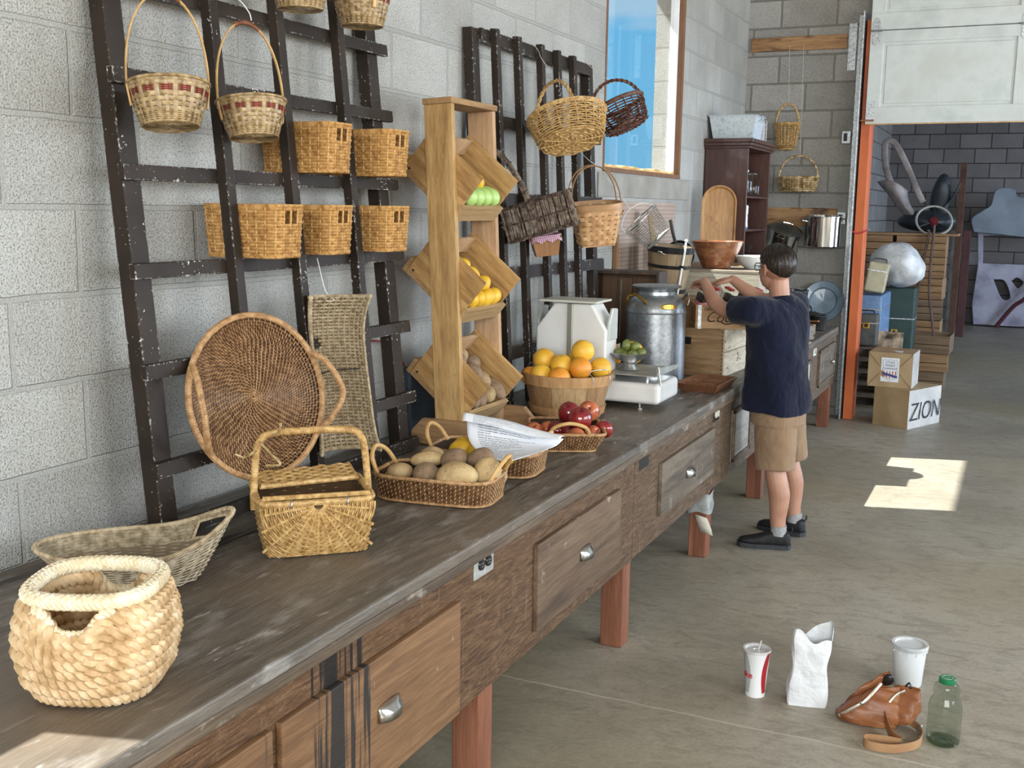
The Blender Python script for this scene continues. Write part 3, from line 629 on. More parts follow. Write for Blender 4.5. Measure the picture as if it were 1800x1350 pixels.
# ---------------------------------------------------------------- round rattan tray propped on the rack
def frame_from(n, up=(0,0,1)):
    n = Vector(n).normalized(); x = Vector(up).cross(n).normalized(); y = n.cross(x); m = Matrix((x, y, n)).transposed().to_4x4(); return m
az, el = R(-14), R(11)
fm = frame_from((math.cos(az)*math.cos(el), math.sin(az)*math.cos(el), math.sin(el)))
tray = thing('winnowing_tray', 'large round brown rattan tray with side handles standing on edge against the rack', 'tray')
RT = .229
tray.matrix_world = Matrix.Translation((.240,2.45,1.128)) @ fm
m = MB()
for k in range(26):          # coils of dark rattan
    r = .006 + k*(RT-.012)/26; a = np.arange(max(16, int(r*420)))*2*PI/max(16, int(r*420))
    m.tube(np.stack([r*np.cos(a), r*np.sin(a), .028*(r/RT)**6 + 0*a], -1), .0038, 5, True)
m.build('coils', Mbrownw, tray)
m = MB()
for ring in range(25):       # light stitches spiralling outwards
    r0 = .009 + ring*(RT-.014)/25; n = int(min(72, 14 + ring*3.2))
    for j in range(n):
        a = (j + ring*.72)/n*2*PI if n < 72 else (j + (ring-18)*.62)/n*2*PI
        d = .0035/max(r0, .01); P = []
        for s in (-.5, 0, .5):
            r = r0 + s*.0115; aa = a + s*d*1.5; P.append((r*math.cos(aa), r*math.sin(aa), .0022 + (.0022 if s == 0 else 0) + .028*(r/RT)**6))
        m.tube(P, .0012, 4, nrm=(0,0,1))
m.build('stitches', Mtan, tray)
MB().lathe([(0,-.004),(RT-.02,-.004),(RT-.004,.022)], 64).build('backing', mk('dark_backing', (.035,.016,.008), rough=.9), tray)
a = np.arange(96)*2*PI/96; wrapped(MB(), np.stack([RT*np.cos(a), RT*np.sin(a), .026+0*a], -1), .0095, .007, 8, True).build('rim', Mtan, tray)
for sgn, nm in ((1,1), (-1,1)):
    h = bez([(sgn*RT*.88, RT*.46, .028), (sgn*(RT*.98), RT*.30, .072), (sgn*(RT+.012), -.02, .105), (sgn*(RT*.96), -RT*.38, .072), (sgn*RT*.82, -RT*.58, .028)], 10)
    wrapped(MB(), h, .0095, .006, 8).build('handle', Mtan, tray)
# ---------------------------------------------------------------- scoop shaped seagrass basket hung on the rack
cr = thing('cradle_basket', 'trough shaped pale seagrass basket standing upright behind the round rattan tray', 'basket')
fm = frame_from((.78,-.62,.06))
cr.matrix_world = Matrix.Translation((.240,2.868,1.142)) @ fm
def Sc(u, v):               # u along the length, v across
    l = (u-.5)*.485; e = np.abs(u-.5)*2; ang = (v-.5)*R(185); w = .084*(1+.14*e**4)
    flare = .050*e**4
    return np.stack([w*np.sin(ang) - .012*np.sin(l*9)*1.0, l, -.095*np.cos(ang) + flare + .045], -1)
Scs = lambda u, v: Sc(v, u)
m = MB(); weave(m, Scs, 46, 16, .0026, .0025, .0024, rb=.0040, closed=False, sub=4); m.build('weave', Mseal, cr)
m = MB(); uu = np.linspace(0,1,40); vv = np.linspace(0,1,16); m.grid(np.array([Sc(np.full_like(vv, x), vv)*np.array([1.01,1,1])-np.array([0,0,.003]) for x in uu])); m.build('lining', mk('seagrass_dark', (.13,.10,.06), rough=.9), cr)
m = MB(); k = np.linspace(0,1,60)
for v in (0., 1.): rope(m, Sc(k, np.full_like(k, v)), .007 if v == 0 else .0045, 2, 42, 5)
for u in (0., 1.): rope(m, Sc(np.full_like(k, u), k), .005, 2, 26, 5)
m.build('braided_edge', Mseal, cr)
MB().tube(bez([(-.085,.0,.03),(-.045,-.004,-.022),(.0,.006,-.036),(.07,.01,.01)],8), .002, 5).build('cord', Mdark, cr)
string('loop of string holding the pale trough basket to the rack', 'hanging_string', [(.235,2.87,1.37),(.20,2.87,1.40),(.17,2.87,1.50)])
# ---------------------------------------------------------------- baskets standing on the near end of the bench
# thick coiled basket
co = thing('coiled_basket', 'thick coiled cream raffia basket with two handle slots at the near bench end', 'basket', (.700,1.410,ZT+.009), R(-66))
q = srect(1, 1, 2.9)
def coil_ring(k, n=7, H=.190):
    u = np.linspace(0, 1, 160, endpoint=False); f = k/(n-1); x, y = q(u)
    dip = sum(np.exp(-((np.mod(u-c+.5, 1)-.5)/.056)**4) for c in (.0, .5))
    top = H - .027 - .040*dip; z = .012 + (top-.012)*f
    r = np.interp(z, [0,.035,.09,.13,.19], [.088,.112,.124,.122,.106])
    return np.stack([x*r, y*r, z], -1)
m = MB()
for k in range(7): rope(m, coil_ring(k), .0150, 2, 22 + (k % 3), 7, True, fat=.70)
m.build('coils', Mraff, co)
u = np.linspace(0, 1, 160, endpoint=False); x, y = q(u)
m = MB(); rope(m, np.stack([x*.106, y*.106, np.full_like(x, .190)], -1), .0135, 3, 26, 7, True, fat=.68); m.build('rim', Mraffp, co)
for c in (.0, .5):          # braided lips around the handle slots
    m = MB(); uu = np.linspace(c-.09, c+.09, 30); x, y = q(uu); d = np.exp(-((uu-c)/.056)**4)
    rope(m, np.stack([x*.118, y*.118, .176 - .042*d], -1), .0095, 2, 9, 6)
    m.build('slot_lip', Mraffp, co)
m = MB(); u = np.linspace(0,1,64,endpoint=False); x, y = q(u); m.grid(np.array([np.stack([x*r, y*r, np.full_like(x, z)], -1) for r, z in ((.0,.008),(.085,.008),(.107,.04),(.114,.09),(.110,.118))]), False, True); m.build('lining', mk('raffia_dark', (.40,.24,.10), rough=.8), co)
# oval seagrass basket, ends swept up
ov = thing('oval_basket', 'long oval grey-brown seagrass basket with swept up ends and square handle holes', 'basket', (.352,1.868,ZT), R(42))
def So(u, v):
    a = u*2*PI; f = v**.85; A = .135 + .075*f; B_ = .088 + .055*f; c, s = np.cos(a), np.sin(a)
    z = .004 + v*(.086 + np.where(c > 0, .068, .012)*np.abs(c)**2.4); return np.stack([A*c*(1+.05*np.abs(c)**6*v), B_*s, z], -1)
hole = lambda u, v: (.56 < v < .90) & (np.abs(np.mod(u-.075+.5, 1)-.5) < .052)
m = MB(); weave(m, So, 26, 30, .0021, .0018, .0018, rb=.0027, sub=4, holes=lambda u, v: hole(u, v) | hole(u+.5, v), wob=.12, stake_on=False)
m.build('weave', Msea, ov)
m = MB(); u = np.linspace(0,1,200,endpoint=False); rope(m, So(u, np.ones_like(u)), .0058, 2, 110, 5, True); m.build('rim', Mseal, ov)
for c in (.075, .575):
    m = MB()
    for v, w in ((.56,.056), (.90,.056)): uu = np.linspace(c-w, c+w, 16); rope(m, So(np.mod(uu,1), np.full_like(uu, v)), .0038, 2, 10, 5)
    for s in (-1, 1): vv = np.linspace(.56, .94, 12); rope(m, So(np.full_like(vv, np.mod(c+s*.052, 1)), vv), .0038, 2, 8, 5)
    m.build('handle_binding', Mseal, ov)
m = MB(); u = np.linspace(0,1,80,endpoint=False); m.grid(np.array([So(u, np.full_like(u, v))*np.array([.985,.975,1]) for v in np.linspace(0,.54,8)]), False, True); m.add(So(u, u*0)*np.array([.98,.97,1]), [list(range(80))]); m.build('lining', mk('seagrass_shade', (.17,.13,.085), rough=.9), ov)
# square picnic basket with two flaps and a tall handle
pc = thing('picnic_basket', 'square golden wicker picnic basket with open flap lids and tall wrapped handle', 'basket', (.533,2.307,ZT), R(43))
HP = .138; qp = srect(1, 1, 8)
def Sp(u, v):
    x, y = qp(u); a = .124 + .020*v**.8; b = .118 + .024*v**.8; return np.stack([x*a, y*b, .004 + v*HP], -1)
front = lambda u, v: (np.mod(u, 1) > .632) & (np.mod(u, 1) < .868)
m = MB(); weave(m, Sp, 19, 30, .0030, .0026, .0030, rb=.0036, holes=front, sub=2, stake_on=False)
for i in range(30):
    if not front(np.array([i/30]), .5)[0]: V = np.linspace(0, 1, 9); m.tube(Sp(np.full_like(V, i/30), V), .0026, 5)
m.build('weave', Mgold, pc)
m = MB(); zt = HP + .002      # fan shaped front: weavers run in arcs round the middle of the rim
def fp(x, z): v = max(0, min(1, (z-.004)/HP)); return (x, -(.118 + .024*v**.8) - .001, z)
for k in range(34):
    r = .022 + k*.0056; th = np.linspace(-PI/2, PI/2, max(24, int(r*900))); P = []
    for j, t in enumerate(th):
        x, z = r*math.sin(t)*1.02, zt - r*math.cos(t)*.98
        w = .124 + .020*max(0,(z-.004)/HP)
        if abs(x) < w+.001 and z > .004: p = fp(x, z); P.append((p[0], p[1] - .0028*math.cos(t*11 + k*PI), p[2]))
        else:
            if len(P) > 3: m.tube(P, .0027, 5)
            P = []
    if len(P) > 3: m.tube(P, .0027, 5)
m.build('fan_weave', Mgold, pc)
m = MB()
for j in range(11):
    t = -PI/2 + PI*(j+.5)/11; P = []
    for s in np.linspace(.012, .21, 22):
        x, z = s*math.sin(t), zt - s*math.cos(t)
        if abs(x) < .142 and z > .004: P.append(fp(x, z))
    if len(P) > 2: m.tube(P, .0042, 6)
m.build('ribs', Mgold, pc)
u = np.linspace(0,1,120,endpoint=False)
wrapped(MB(), Sp(u, np.ones_like(u)) + np.array([0,0,.004]), .0085, .0055, 8, True).build('rim', Mgold, pc)
wrapped(MB(), Sp(u, np.zeros_like(u)) + np.array([0,0,.002]), .0045, .006, 6, True).build('foot_rim', Mgold, pc)
m = MB(); m.grid(np.array([Sp(u, np.full_like(u, v))*np.array([.965,.965,1]) for v in (0,.35,.7,.95)]), False, True); m.add(Sp(u, u*0)*.96, [list(range(120))]); m.build('lining', Mlin, pc)
h = bez([(-.148,-.02,.105),(-.148,-.02,.13),(-.147,-.02,.16),(-.140,-.02,.245),(-.130,-.02,.283),(-.10,-.02,.302),(0,-.02,.306),(.10,-.02,.302),(.130,-.02,.283),(.140,-.02,.245),(.147,-.02,.16),(.148,-.02,.13),(.148,-.02,.105)], 8)
wrapped(MB(), h, .0100, .0052, 10).build('handle', Mgold, pc)
m = MB()
for c in ([(-.10,-.03,.302),(-.085,-.045,.31),(-.078,-.05,.335)], [(-.132,-.03,.285),(-.11,-.06,.262),(-.085,-.07,.232),(-.12,-.06,.228)], [(-.14,-.03,.262),(-.17,-.05,.25),(-.195,-.06,.262)]): m.tube(bez(c, 6), .0019, 4, nrm=(0,1,0), rb=.0032)
m.build('loose_cane_end', Mpale, pc)
def lid(w, d, par, loc, rot):
    m = MB()
    for k in range(9):
        x = np.linspace(-w/2, w/2, 61); y = -d/2 + d*(k+.5)/9
        m.tube(np.stack([x, np.full_like(x, y)+.0012*np.sin(x*260+k*PI), .0022*np.cos(x*130+k*PI)], -1), .0032, 5, nrm=(0,0,1), rb=d/9*.55)
    l = m.build('lid', Mgold, par); l.location = loc; l.rotation_euler = rot
    e = MB(); wrapped(e, [(-w/2,-d/2,.003),(w/2,-d/2,.003)], .0072, .0052, 8); e.build('lid_edge', Mgold, l)
    e = MB(); wrapped(e, [(-w/2,-d/2,0),(-w/2,d/2,0)], .005, .0055, 8); e.build('lid_side', Mgold, l)
    e = MB(); wrapped(e, [(w/2,-d/2,0),(w/2,d/2,0)], .005, .0055, 8); e.build('lid_side', Mgold, l)
    return l
lid(.252, .118, pc, (-.004,.060,HP+.030), (R(7),R(-2),R(2)))
lid(.268, .095, pc, (0,-.076,HP+.002), (R(-17),0,R(-1)))
m = MB()
for x in (-.07, .07): m.tube(bez([(x,-.128,HP+.012),(x+.004,-.145,HP+.016),(x,-.152,HP+.004),(x-.004,-.140,HP-.002)],5), .0022, 5)
m.build('wire_hinge', Mgalv, pc)
# ---------------------------------------------------------------- rattan serving trays
def serving_tray(root, a=.190, b=.122, H=.078, e=4.5, flare=.012, rows=11, stakes=48, loops='x'):
    q = srect(1, 1, e)
    def S(u, v): x, y = q(u); return np.stack([x*(a-flare+flare*v), y*(b-flare+flare*v), .006 + v*(H-.008)], -1)
    m = MB(); u = np.linspace(0,1,120,endpoint=False)
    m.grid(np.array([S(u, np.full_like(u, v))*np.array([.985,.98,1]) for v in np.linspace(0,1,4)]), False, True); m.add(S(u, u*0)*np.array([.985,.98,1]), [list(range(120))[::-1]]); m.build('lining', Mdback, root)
    m = MB()
    for j in range(rows): m.tube(S(u, np.full_like(u, (j+.5)/rows)), .0030, 5, True, rb=H/rows*.46)
    m.build('coils', Mbrownw, root)
    m = MB()                                               # light stitches, each row shifted like brickwork
    for j in range(rows):
        for i in range(stakes*2):
            if (i + j) % 2 == 0: continue
            uu = np.array([i/stakes/2 - .0012, i/stakes/2, i/stakes/2 + .0012]) + .5/stakes/2; vv = np.array([j/rows-.01, (j+.5)/rows, (j+1)/rows+.01]); N = normals(S, uu, np.clip(vv,.02,.98)); N *= np.sign(np.sum(N[:, :2]*S(uu, vv)[:, :2], 1, keepdims=True))
            m.tube(S(uu, np.clip(vv,0,1)) + N*np.array([[.0018],[.0042],[.0018]]), .0013, 4, nrm=N, rb=.0017, cap=False)
    m.build('stitches', Mtan, root)
    wrapped(MB(), S(u, np.ones_like(u)) + np.array([0,0,.002]), .0062, .006, 8, True).build('rim', Mtan, root)
    wrapped(MB(), S(u, np.zeros_like(u))*np.array([1.02,1.03,1]), .0045, .006, 6, True).build('foot_rim', Mtan, root)
    for s in ((-1, 1) if loops == 'x' else (-1,)):
        if loops == 'x': h = bez([(s*(a-.012), -.075, H-.004), (s*(a+.012), -.060, H+.038), (s*(a+.024), -.02, H+.062), (s*(a+.024), .02, H+.062), (s*(a+.012), .060, H+.038), (s*(a-.012), .075, H-.004)], 8)
        else: h = bez([(-.075, s*(b-.01), H-.004), (-.055, s*(b+.006), H+.030), (0, s*(b+.012), H+.045), (.055, s*(b+.006), H+.030), (.075, s*(b-.01), H-.004)], 8)
        wrapped(MB(), h, .0072, .006, 8).build('handle', Mcane, root)
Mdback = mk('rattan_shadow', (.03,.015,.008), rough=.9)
pt = thing('serving_tray', 'oblong brown rattan tray with loop handles filled with potatoes on the bench', 'tray', (.612,2.875,ZT), R(8))
serving_tray(pt)
lt = dup(pt, (.585,3.265,ZT), R(7), 'oblong brown rattan tray of lemons under the loose printed papers')
at = thing('serving_tray', 'rattan tray with flared sides piled with red apples at the bench edge', 'tray', (.672,3.745,ZT), R(27))
serving_tray(at, .135, .165, .072, 9, .035, 10, 44, 'y')
# ---------------------------------------------------------------- plywood display stand with three tilted bins
Mply = wood('plywood_gold', [(.29,.16,.055),(.46,.285,.11),(.60,.40,.18)], 2, 9, .7, .0012, 7, 2.2, stains=[(16, .62, .72, (.36,.22,.09), (1,.25,3))])
Mplyx = wood('plywood_panel', [(.24,.12,.036),(.43,.25,.09),(.56,.36,.15)], 0, 8, .65, .001, 8, 2.6)
Mplyp = wood('plywood_pink', [(.40,.24,.13),(.50,.32,.18),(.56,.38,.23)], 2, 6, .7, .001, 8, 2)
Mplye = wood('plywood_edge', [(.22,.12,.05),(.36,.22,.10),(.30,.17,.07)], 1, 14, .75, .001, 12)
st = thing('display_stand', 'tall plywood stand of three tilted bins for fruit and potatoes on the bench', 'stand', (.24,3.52,ZT+.0015))
st.rotation_euler = (0, R(-2.6), 0)
HS = 1.262
MB().b2((.0,0,.0), (.112,.026,HS-.022)).build('post', Mply, st, False, .002)
MB().b2((.0,.345,.0), (.108,.371,HS-.022)).build('post', Mplyp, st, False, .002)
MB().b2((-.004,-.003,HS-.0215), (.115,.375,HS)).build('top_board', Mplye, st, False, .002)
for y in (-.030, .3715):
    MB().prism([(-.09,.002),(.235,.002),(.235,.05),(.19,.098),(-.045,.098),(-.09,.05)], y, y+.0285, 1).build('foot', wood('plywood_foot', [(.26,.15,.07),(.38,.23,.11),(.46,.30,.15)], 0, 8), st, False, .002, rot=(0,R(2.6),0))
ang = R(42.5)
for lev, zc in enumerate((1.000, .627, .246)):
    bn = bpy.data.objects.new('bin', None); COL.objects.link(bn); bn.parent = st; bn.location = (.052, .026, zc); bn.rotation_euler = (0, ang, 0)
    # local: x runs down the slope, z up away from the floor of the bin
    w, d = .272, .172
    for y in (0.0005, .300): MB().b2((-w/2,y,-d/2), (w/2,y+.018,d/2)).build('side_panel', Mplyx, bn, False, .0015)
    MB().b2((-w/2,-.004+.0045,-d/2-.018), (w/2,.318,-d/2-.0005)).b2((-w/2+.036,.0187,-d/2-.0004), (w/2-.0005,.2998,-d/2+.032)).build('floor_board', Mplye, bn, False, .0015)
    MB().b2((w/2+.0005,-.004,-d/2-.012), (w/2+.018,.322,-d/2+.052)).build('lip', wood('plywood_lip', [(.26,.155,.065),(.38,.25,.115),(.44,.30,.15)], 1, 9), bn, False, .0015)
    MB().b2((-w/2-.018,-.004,-d/2-.018), (-w/2-.0005,.322,-d/2+.045)).build('back_board', Mplye, bn, False, .0015)
    MB().b2((-w/2+.02,.0187,-d/2+.10), (-w/2+.034,.2998,d/2-.005)).build('back_slat', Mplyp, bn, False, .0015)
    for x in (-.115, .02): MB().tube([(x,-.002,-d/2+.01),(x,.002,-d/2+.01)], .0045, 8).build('screw', Mblk, bn)
# ---------------------------------------------------------------- fruit and vegetables
def fruit_mat(nm, cols, sc, rough, spots=None, bmp=.0006, coat=0, bs=120):
    if nm in MATS: return MATS[nm]
    m, t, b = new(nm); v = coords(t); c = ramp(t, noise(t, v, sc, 4, .6), [(.3 + .4*i/(len(cols)-1), k) for i, k in enumerate(cols)])
    if spots: c = mixc(t, ramp(t, noise(t, v, spots[0], 3, .65), [(spots[1], 0.0), (spots[1]+.08, spots[3])]), c, spots[2])
    t.links.new(c, b.inputs['Base Color']); b.inputs['Roughness'].default_value = rough; b.inputs['Coat Weight'].default_value = coat; b.inputs['Subsurface Weight'].default_value = .06; b.inputs['Subsurface Radius'].default_value = (.01,.005,.003)
    bump(t, b, noise(t, v, bs, 2), bmp); MATS[nm] = m; return m
Mpot = [fruit_mat('potato_tan', [(.26,.165,.075),(.36,.245,.12),(.44,.32,.17)], 22, .75, (60,.60,(.14,.08,.04),.7), .0015, 0, 60),
        fruit_mat('potato_brown', [(.15,.092,.052),(.22,.142,.085),(.29,.195,.12)], 22, .8, (70,.60,(.10,.06,.035),.7), .0015, 0, 60),
        fruit_mat('potato_pale', [(.34,.225,.10),(.45,.32,.155),(.53,.40,.21)], 22, .7, (55,.62,(.18,.10,.05),.8), .0015, 0, 60)]
Mlemon = fruit_mat('lemon_skin', [(.62,.34,.02),(.74,.44,.03),(.80,.52,.05)], 12, .42, None, .0012, 0, 260)
Mgrape = fruit_mat('grapefruit_skin', [(.66,.33,.025),(.74,.42,.04),(.78,.50,.06)], 9, .42, None, .0010, 0, 300)
Morange = fruit_mat('orange_skin', [(.64,.22,.02),(.72,.29,.03),(.76,.36,.05)], 9, .42, None, .0010, 0, 300)
Mapple = fruit_mat('apple_red', [(.10,.006,.012),(.20,.012,.016),(.30,.03,.025)], 9, .16, (30,.70,(.55,.30,.16),.6), .0001, .5)
Mapplo = fruit_mat('apple_orange', [(.22,.03,.02),(.48,.13,.05),(.62,.30,.10)], 12, .2, None, .0001, .4)
Mlime = fruit_mat('lime_skin', [(.055,.075,.012),(.10,.13,.022),(.19,.20,.04)], 14, .4, None, .0008, 0, 260)
Mpear = fruit_mat('pear_skin', [(.26,.44,.10),(.36,.55,.16),(.42,.60,.22)], 10, .38, None, .0003)
Mstem = mk('stem', (.06,.035,.015), rough=.8); Mleafy = mk('stem_end', (.16,.20,.05), rough=.8)
GP = 'potatoes in the rattan tray'; 
def pos_rot(): return (random.uniform(0,6.28), random.uniform(-.3,.3), random.uniform(0,6.28))
def potato(i, c, r, rot, mat, label, group):
    return tag(MB().ball((0,0,0), r, 16, 22, None, lump(.07, 50+i, 1.6)).build('potato', mat, loc=c, rot=rot), label, 'potato', group)
pots = [((.508,2.800,.865),(.041,.033,.030),.2,0,'tan potato at the left front of the potato tray'), ((.595,2.812,.868),(.040,.036,.036),.5,1,'round brown potato second along the front of the tray'),
 ((.545,2.912,.886),(.056,.027,.025),.35,2,'long pale potato lying across the back left of the tray'), ((.520,2.985,.884),(.040,.028,.027),.2,0,'tan potato at the back left corner of the tray'),
 ((.632,2.925,.892),(.044,.036,.034),.6,1,'greyish brown potato in the middle back of the tray'), ((.706,2.805,.878),(.063,.045,.042),.15,2,'largest pale potato, front and centre of the tray'),
 ((.706,2.968,.893),(.046,.034,.034),1.2,1,'brown potato behind the largest one, under the papers'), ((.772,2.872,.880),(.048,.036,.042),1.1,2,'knobbly pale potato at the right end of the tray'),
 ((.466,2.855,.834),(.040,.026,.024),.3,2,'low potato against the left rim of the tray'), ((.648,2.80,.834),(.030,.028,.024),.2,1,'small brown potato wedged low behind the front rim'),
 ((.660,2.88,.842),(.050,.034,.030),.4,1,'brown potato half hidden behind the largest one'), ((.580,2.90,.835),(.042,.034,.030),1.0,0,'tan potato buried in the middle of the tray'),
 ((.760,2.955,.846),(.040,.030,.028),.4,0,'tan potato low at the back right of the tray')]
for i, (c, r, a, k, l) in enumerate(pots): potato(i, c, r, (.1*i % .5, -.1, a), Mpot[k], l, GP)
def lemon(c, r, rot, label, group):
    m = MB(); th = np.linspace(0, PI, 18); pr = np.stack([np.sin(th)**.85, -np.cos(th)*1.22 + .12*np.sign(-np.cos(th))*np.abs(np.cos(th))**9], -1)*r
    m.lathe(pr, 24); o = tag(m.build('lemon', Mlemon, loc=c, rot=rot), label, 'lemon', group)
    MB().ball((0,0,-1.3*r), (r*.13,)*3, 6, 8).build('stem_end', Mleafy, o); return o
for c, r, ro, l in (((.505,3.225,.862),.033,(1.4,.2,.5),'lemon at the back left of the lemon tray'), ((.53,3.160,.866),.034,(1.2,.4,1.2),'nearest lemon left of the papers'), ((.590,3.155,.866),.031,(1.5,.1,.2),'lemon tucked under the left edge of the papers'),
                    ((.555,3.250,.886),.032,(1.0,.3,2.2),'topmost lemon beside the papers'), ((.690,3.185,.852),.032,(1.5,.2,1.3),'lemon showing at the front right corner under the papers'), ((.722,3.275,.850),.032,(1.5,-.2,.9),'lemon behind the right handle of the lemon tray'),
                    ((.66,3.26,.842),.033,(1.3,0,.4),'lemon hidden in the middle under the papers')):
    lemon(c, r, ro, l, 'lemons in the rattan tray')
def apple(c, r, rot, mat, label, group):
    th = np.linspace(0, PI, 20); pr = np.stack([np.sin(th)*(1-.10*np.cos(th)*-1), -np.cos(th)*(.92) + .26*np.exp(-(np.sin(th)/.28)**2)*np.sign(np.cos(th))], -1)*r
    o = tag(MB().lathe(pr, 26).build('apple', mat, loc=c, rot=rot), label, 'apple', group)
    MB().tube([(0,0,r*.6),(r*.08,0,r*.9),(r*.2,0,r*1.15)], r*.045, 5).build('stem', Mstem, o); return o
for c, r, ro, mt, l in (((.738,3.722,.900),.0445,(.4,.2,0),Mapple,'shiny red apple on top at the front of the pile'), ((.662,3.800,.902),.043,(.3,-.5,1),Mapple,'dark red apple on top at the left of the pile'), ((.728,3.838,.906),.041,(1.0,.6,0),Mapplo,'red and orange apple on top at the back of the pile'),
                        ((.800,3.810,.848),.036,(.2,.9,2),Mapple,'dark red apple at the right end of the apple tray'), ((.742,3.672,.836),.036,(1.3,.3,0),Mapplo,'orange streaked apple low at the front rim of the apple tray'), ((.785,3.735,.842),.033,(.9,.2,1),Mapplo,'yellowish orange apple low beside the front rim'),
                        ((.640,3.735,.842),.040,(.2,.2,2),Mapple,'dark red apple under the two front apples, left side'), ((.690,3.735,.840),.034,(.6,.1,2),Mapple,'dark red apple at the foot of the pile'), ((.573,3.668,.845),.034,(.7,.4,0),Mapplo,'orange apple at the far left beside the tray handle'),
                        ((.600,3.735,.842),.033,(.5,.3,4),Mapplo,'orange apple behind the tray handle'), ((.690,3.87,.842),.038,(.5,.3,4),Mapple,'dark red apple at the back of the apple tray')):
    apple(c, r, ro, mt, l, 'apples in the rattan tray')
def citrus(nm, c, r, rot, mat, label, group, cat):
    m = MB().ball((0,0,0), r, 18, 26, None, lambda D: 1 - .05*np.exp(-((1-D[..., 2])/.02)) - .02*np.abs(D[..., 2])); o = tag(m.build(nm, mat, loc=c, rot=rot), label, cat, group)
    MB().lathe([(0,r*.965),(r*.06,r*.97),(r*.075,r*.945)], 8).build('stem_end', Mleafy, o); return o
GB = 'grapefruit in the half bushel basket'
for c, r, mt, l in (((.502,4.345,1.062),.050,Mgrape,'topmost grapefruit of the half bushel basket'), ((.340,4.305,1.020),.050,Mgrape,'grapefruit at the left of the upper layer in the bushel basket'), ((.430,4.285,1.002),.050,Mgrape,'grapefruit in the middle of the upper layer in the bushel basket'),
                    ((.455,4.42,1.02),.047,Mgrape,'grapefruit behind the topmost one'), ((.520,4.275,.998),.049,Morange,'deep orange fruit under the topmost grapefruit'), ((.578,4.365,.992),.047,Mgrape,'grapefruit at the right rim under the wire handle'),
                    ((.365,4.215,.966),.047,Mgrape,'yellow grapefruit low at the front left of the bushel basket'), ((.455,4.20,.962),.047,Morange,'orange coloured grapefruit low at the front of the bushel basket'), ((.300,4.25,.952),.042,Morange,'small orange fruit at the left rim of the bushel basket'),
                    ((.30,4.40,.975),.046,Mgrape,'grapefruit at the back left of the bushel basket')):
    citrus('grapefruit', c, r, pos_rot(), mt, l, GB, 'grapefruit')
# half bushel basket
bu = thing('bushel_basket', 'wooden half bushel stave basket full of grapefruit in front of the white scale', 'basket', (.44,4.33,ZT))
HB_, RB, RT_ = .178, .150, .190
Mstave = [wood('stave_'+str(k), c, 2, 9, .6, .0006) for k, c in enumerate((((.28,.16,.07),(.37,.22,.105)), ((.40,.26,.125),(.49,.34,.175)), ((.22,.12,.05),(.31,.18,.085))))]
n = 22
for i in range(n):
    a0, a1 = (i-.49)*2*PI/n, (i+.49)*2*PI/n; m = MB(); P = []
    for v in np.linspace(0, 1, 6):
        r = RB + (RT_-RB)*v**.9; P.append([(r*math.cos(a), r*math.sin(a), .012 + v*(HB_-.012)) for a in np.linspace(a0, a1, 4)])
    m.grid(np.array(P)); m.grid(np.array(P)*np.array([.975,.975,1]), flip=True); o = m.build('stave', Mstave[1 if i in (17,18) else (i*7 % 3 if i % 4 else 0)], bu)
def hoop(z0, z1, off, nm, mat):
    m = MB(); a = np.linspace(0, 2*PI, 65)[:-1]; f = lambda z: RB + (RT_-RB)*max(0, z/HB_)**.9
    P = [np.stack([(f(z)+o)*np.cos(a), (f(z)+o)*np.sin(a), np.full_like(a, z)], -1) for z, o in ((z0,0),(z0,off),(z1,off),(z1,-.008),(z1-.02,-.008))]
    return m.grid(np.array(P), False, True, flip=False).build(nm, mat, bu)
Mhoop = wood('hoop_band', [(.40,.21,.09),(.50,.28,.125),(.56,.34,.16)], 2, 5, .55, .0005)
hoop(.142, .187, .007, 'top_hoop', Mhoop); hoop(.016, .050, .006, 'bottom_hoop', Mhoop)
MB().lathe([(0,.015),(RB*.98,.015)], 32).build('bottom', Mstave[2], bu)
MB().lathe([(RB*.7,0.0),(RB*.98,0.0),(RB*.98,.02),(RB*.7,.02)], 32).build('base_ring', Mstave[0], bu)
for s, a in ((1, R(-22)), (-1, R(158))):
    c, d = math.cos(a), math.sin(a); t = L(-d, c, 0)
    b0 = L(c*.196, d*.196, .165)
    hd = [b0 - t*.052 + L(0,0,-.015), b0 - t*.052 + L(0,0,.02), b0 - t*.05 + L(-c*.02,-d*.02,.045), b0 + t*.05 + L(-c*.02,-d*.02,.045), b0 + t*.052 + L(0,0,.02), b0 + t*.052 + L(0,0,-.015)]
    MB().tube(bez(hd, 5), .0017, 6).build('wire_handle', Mgalv, bu)
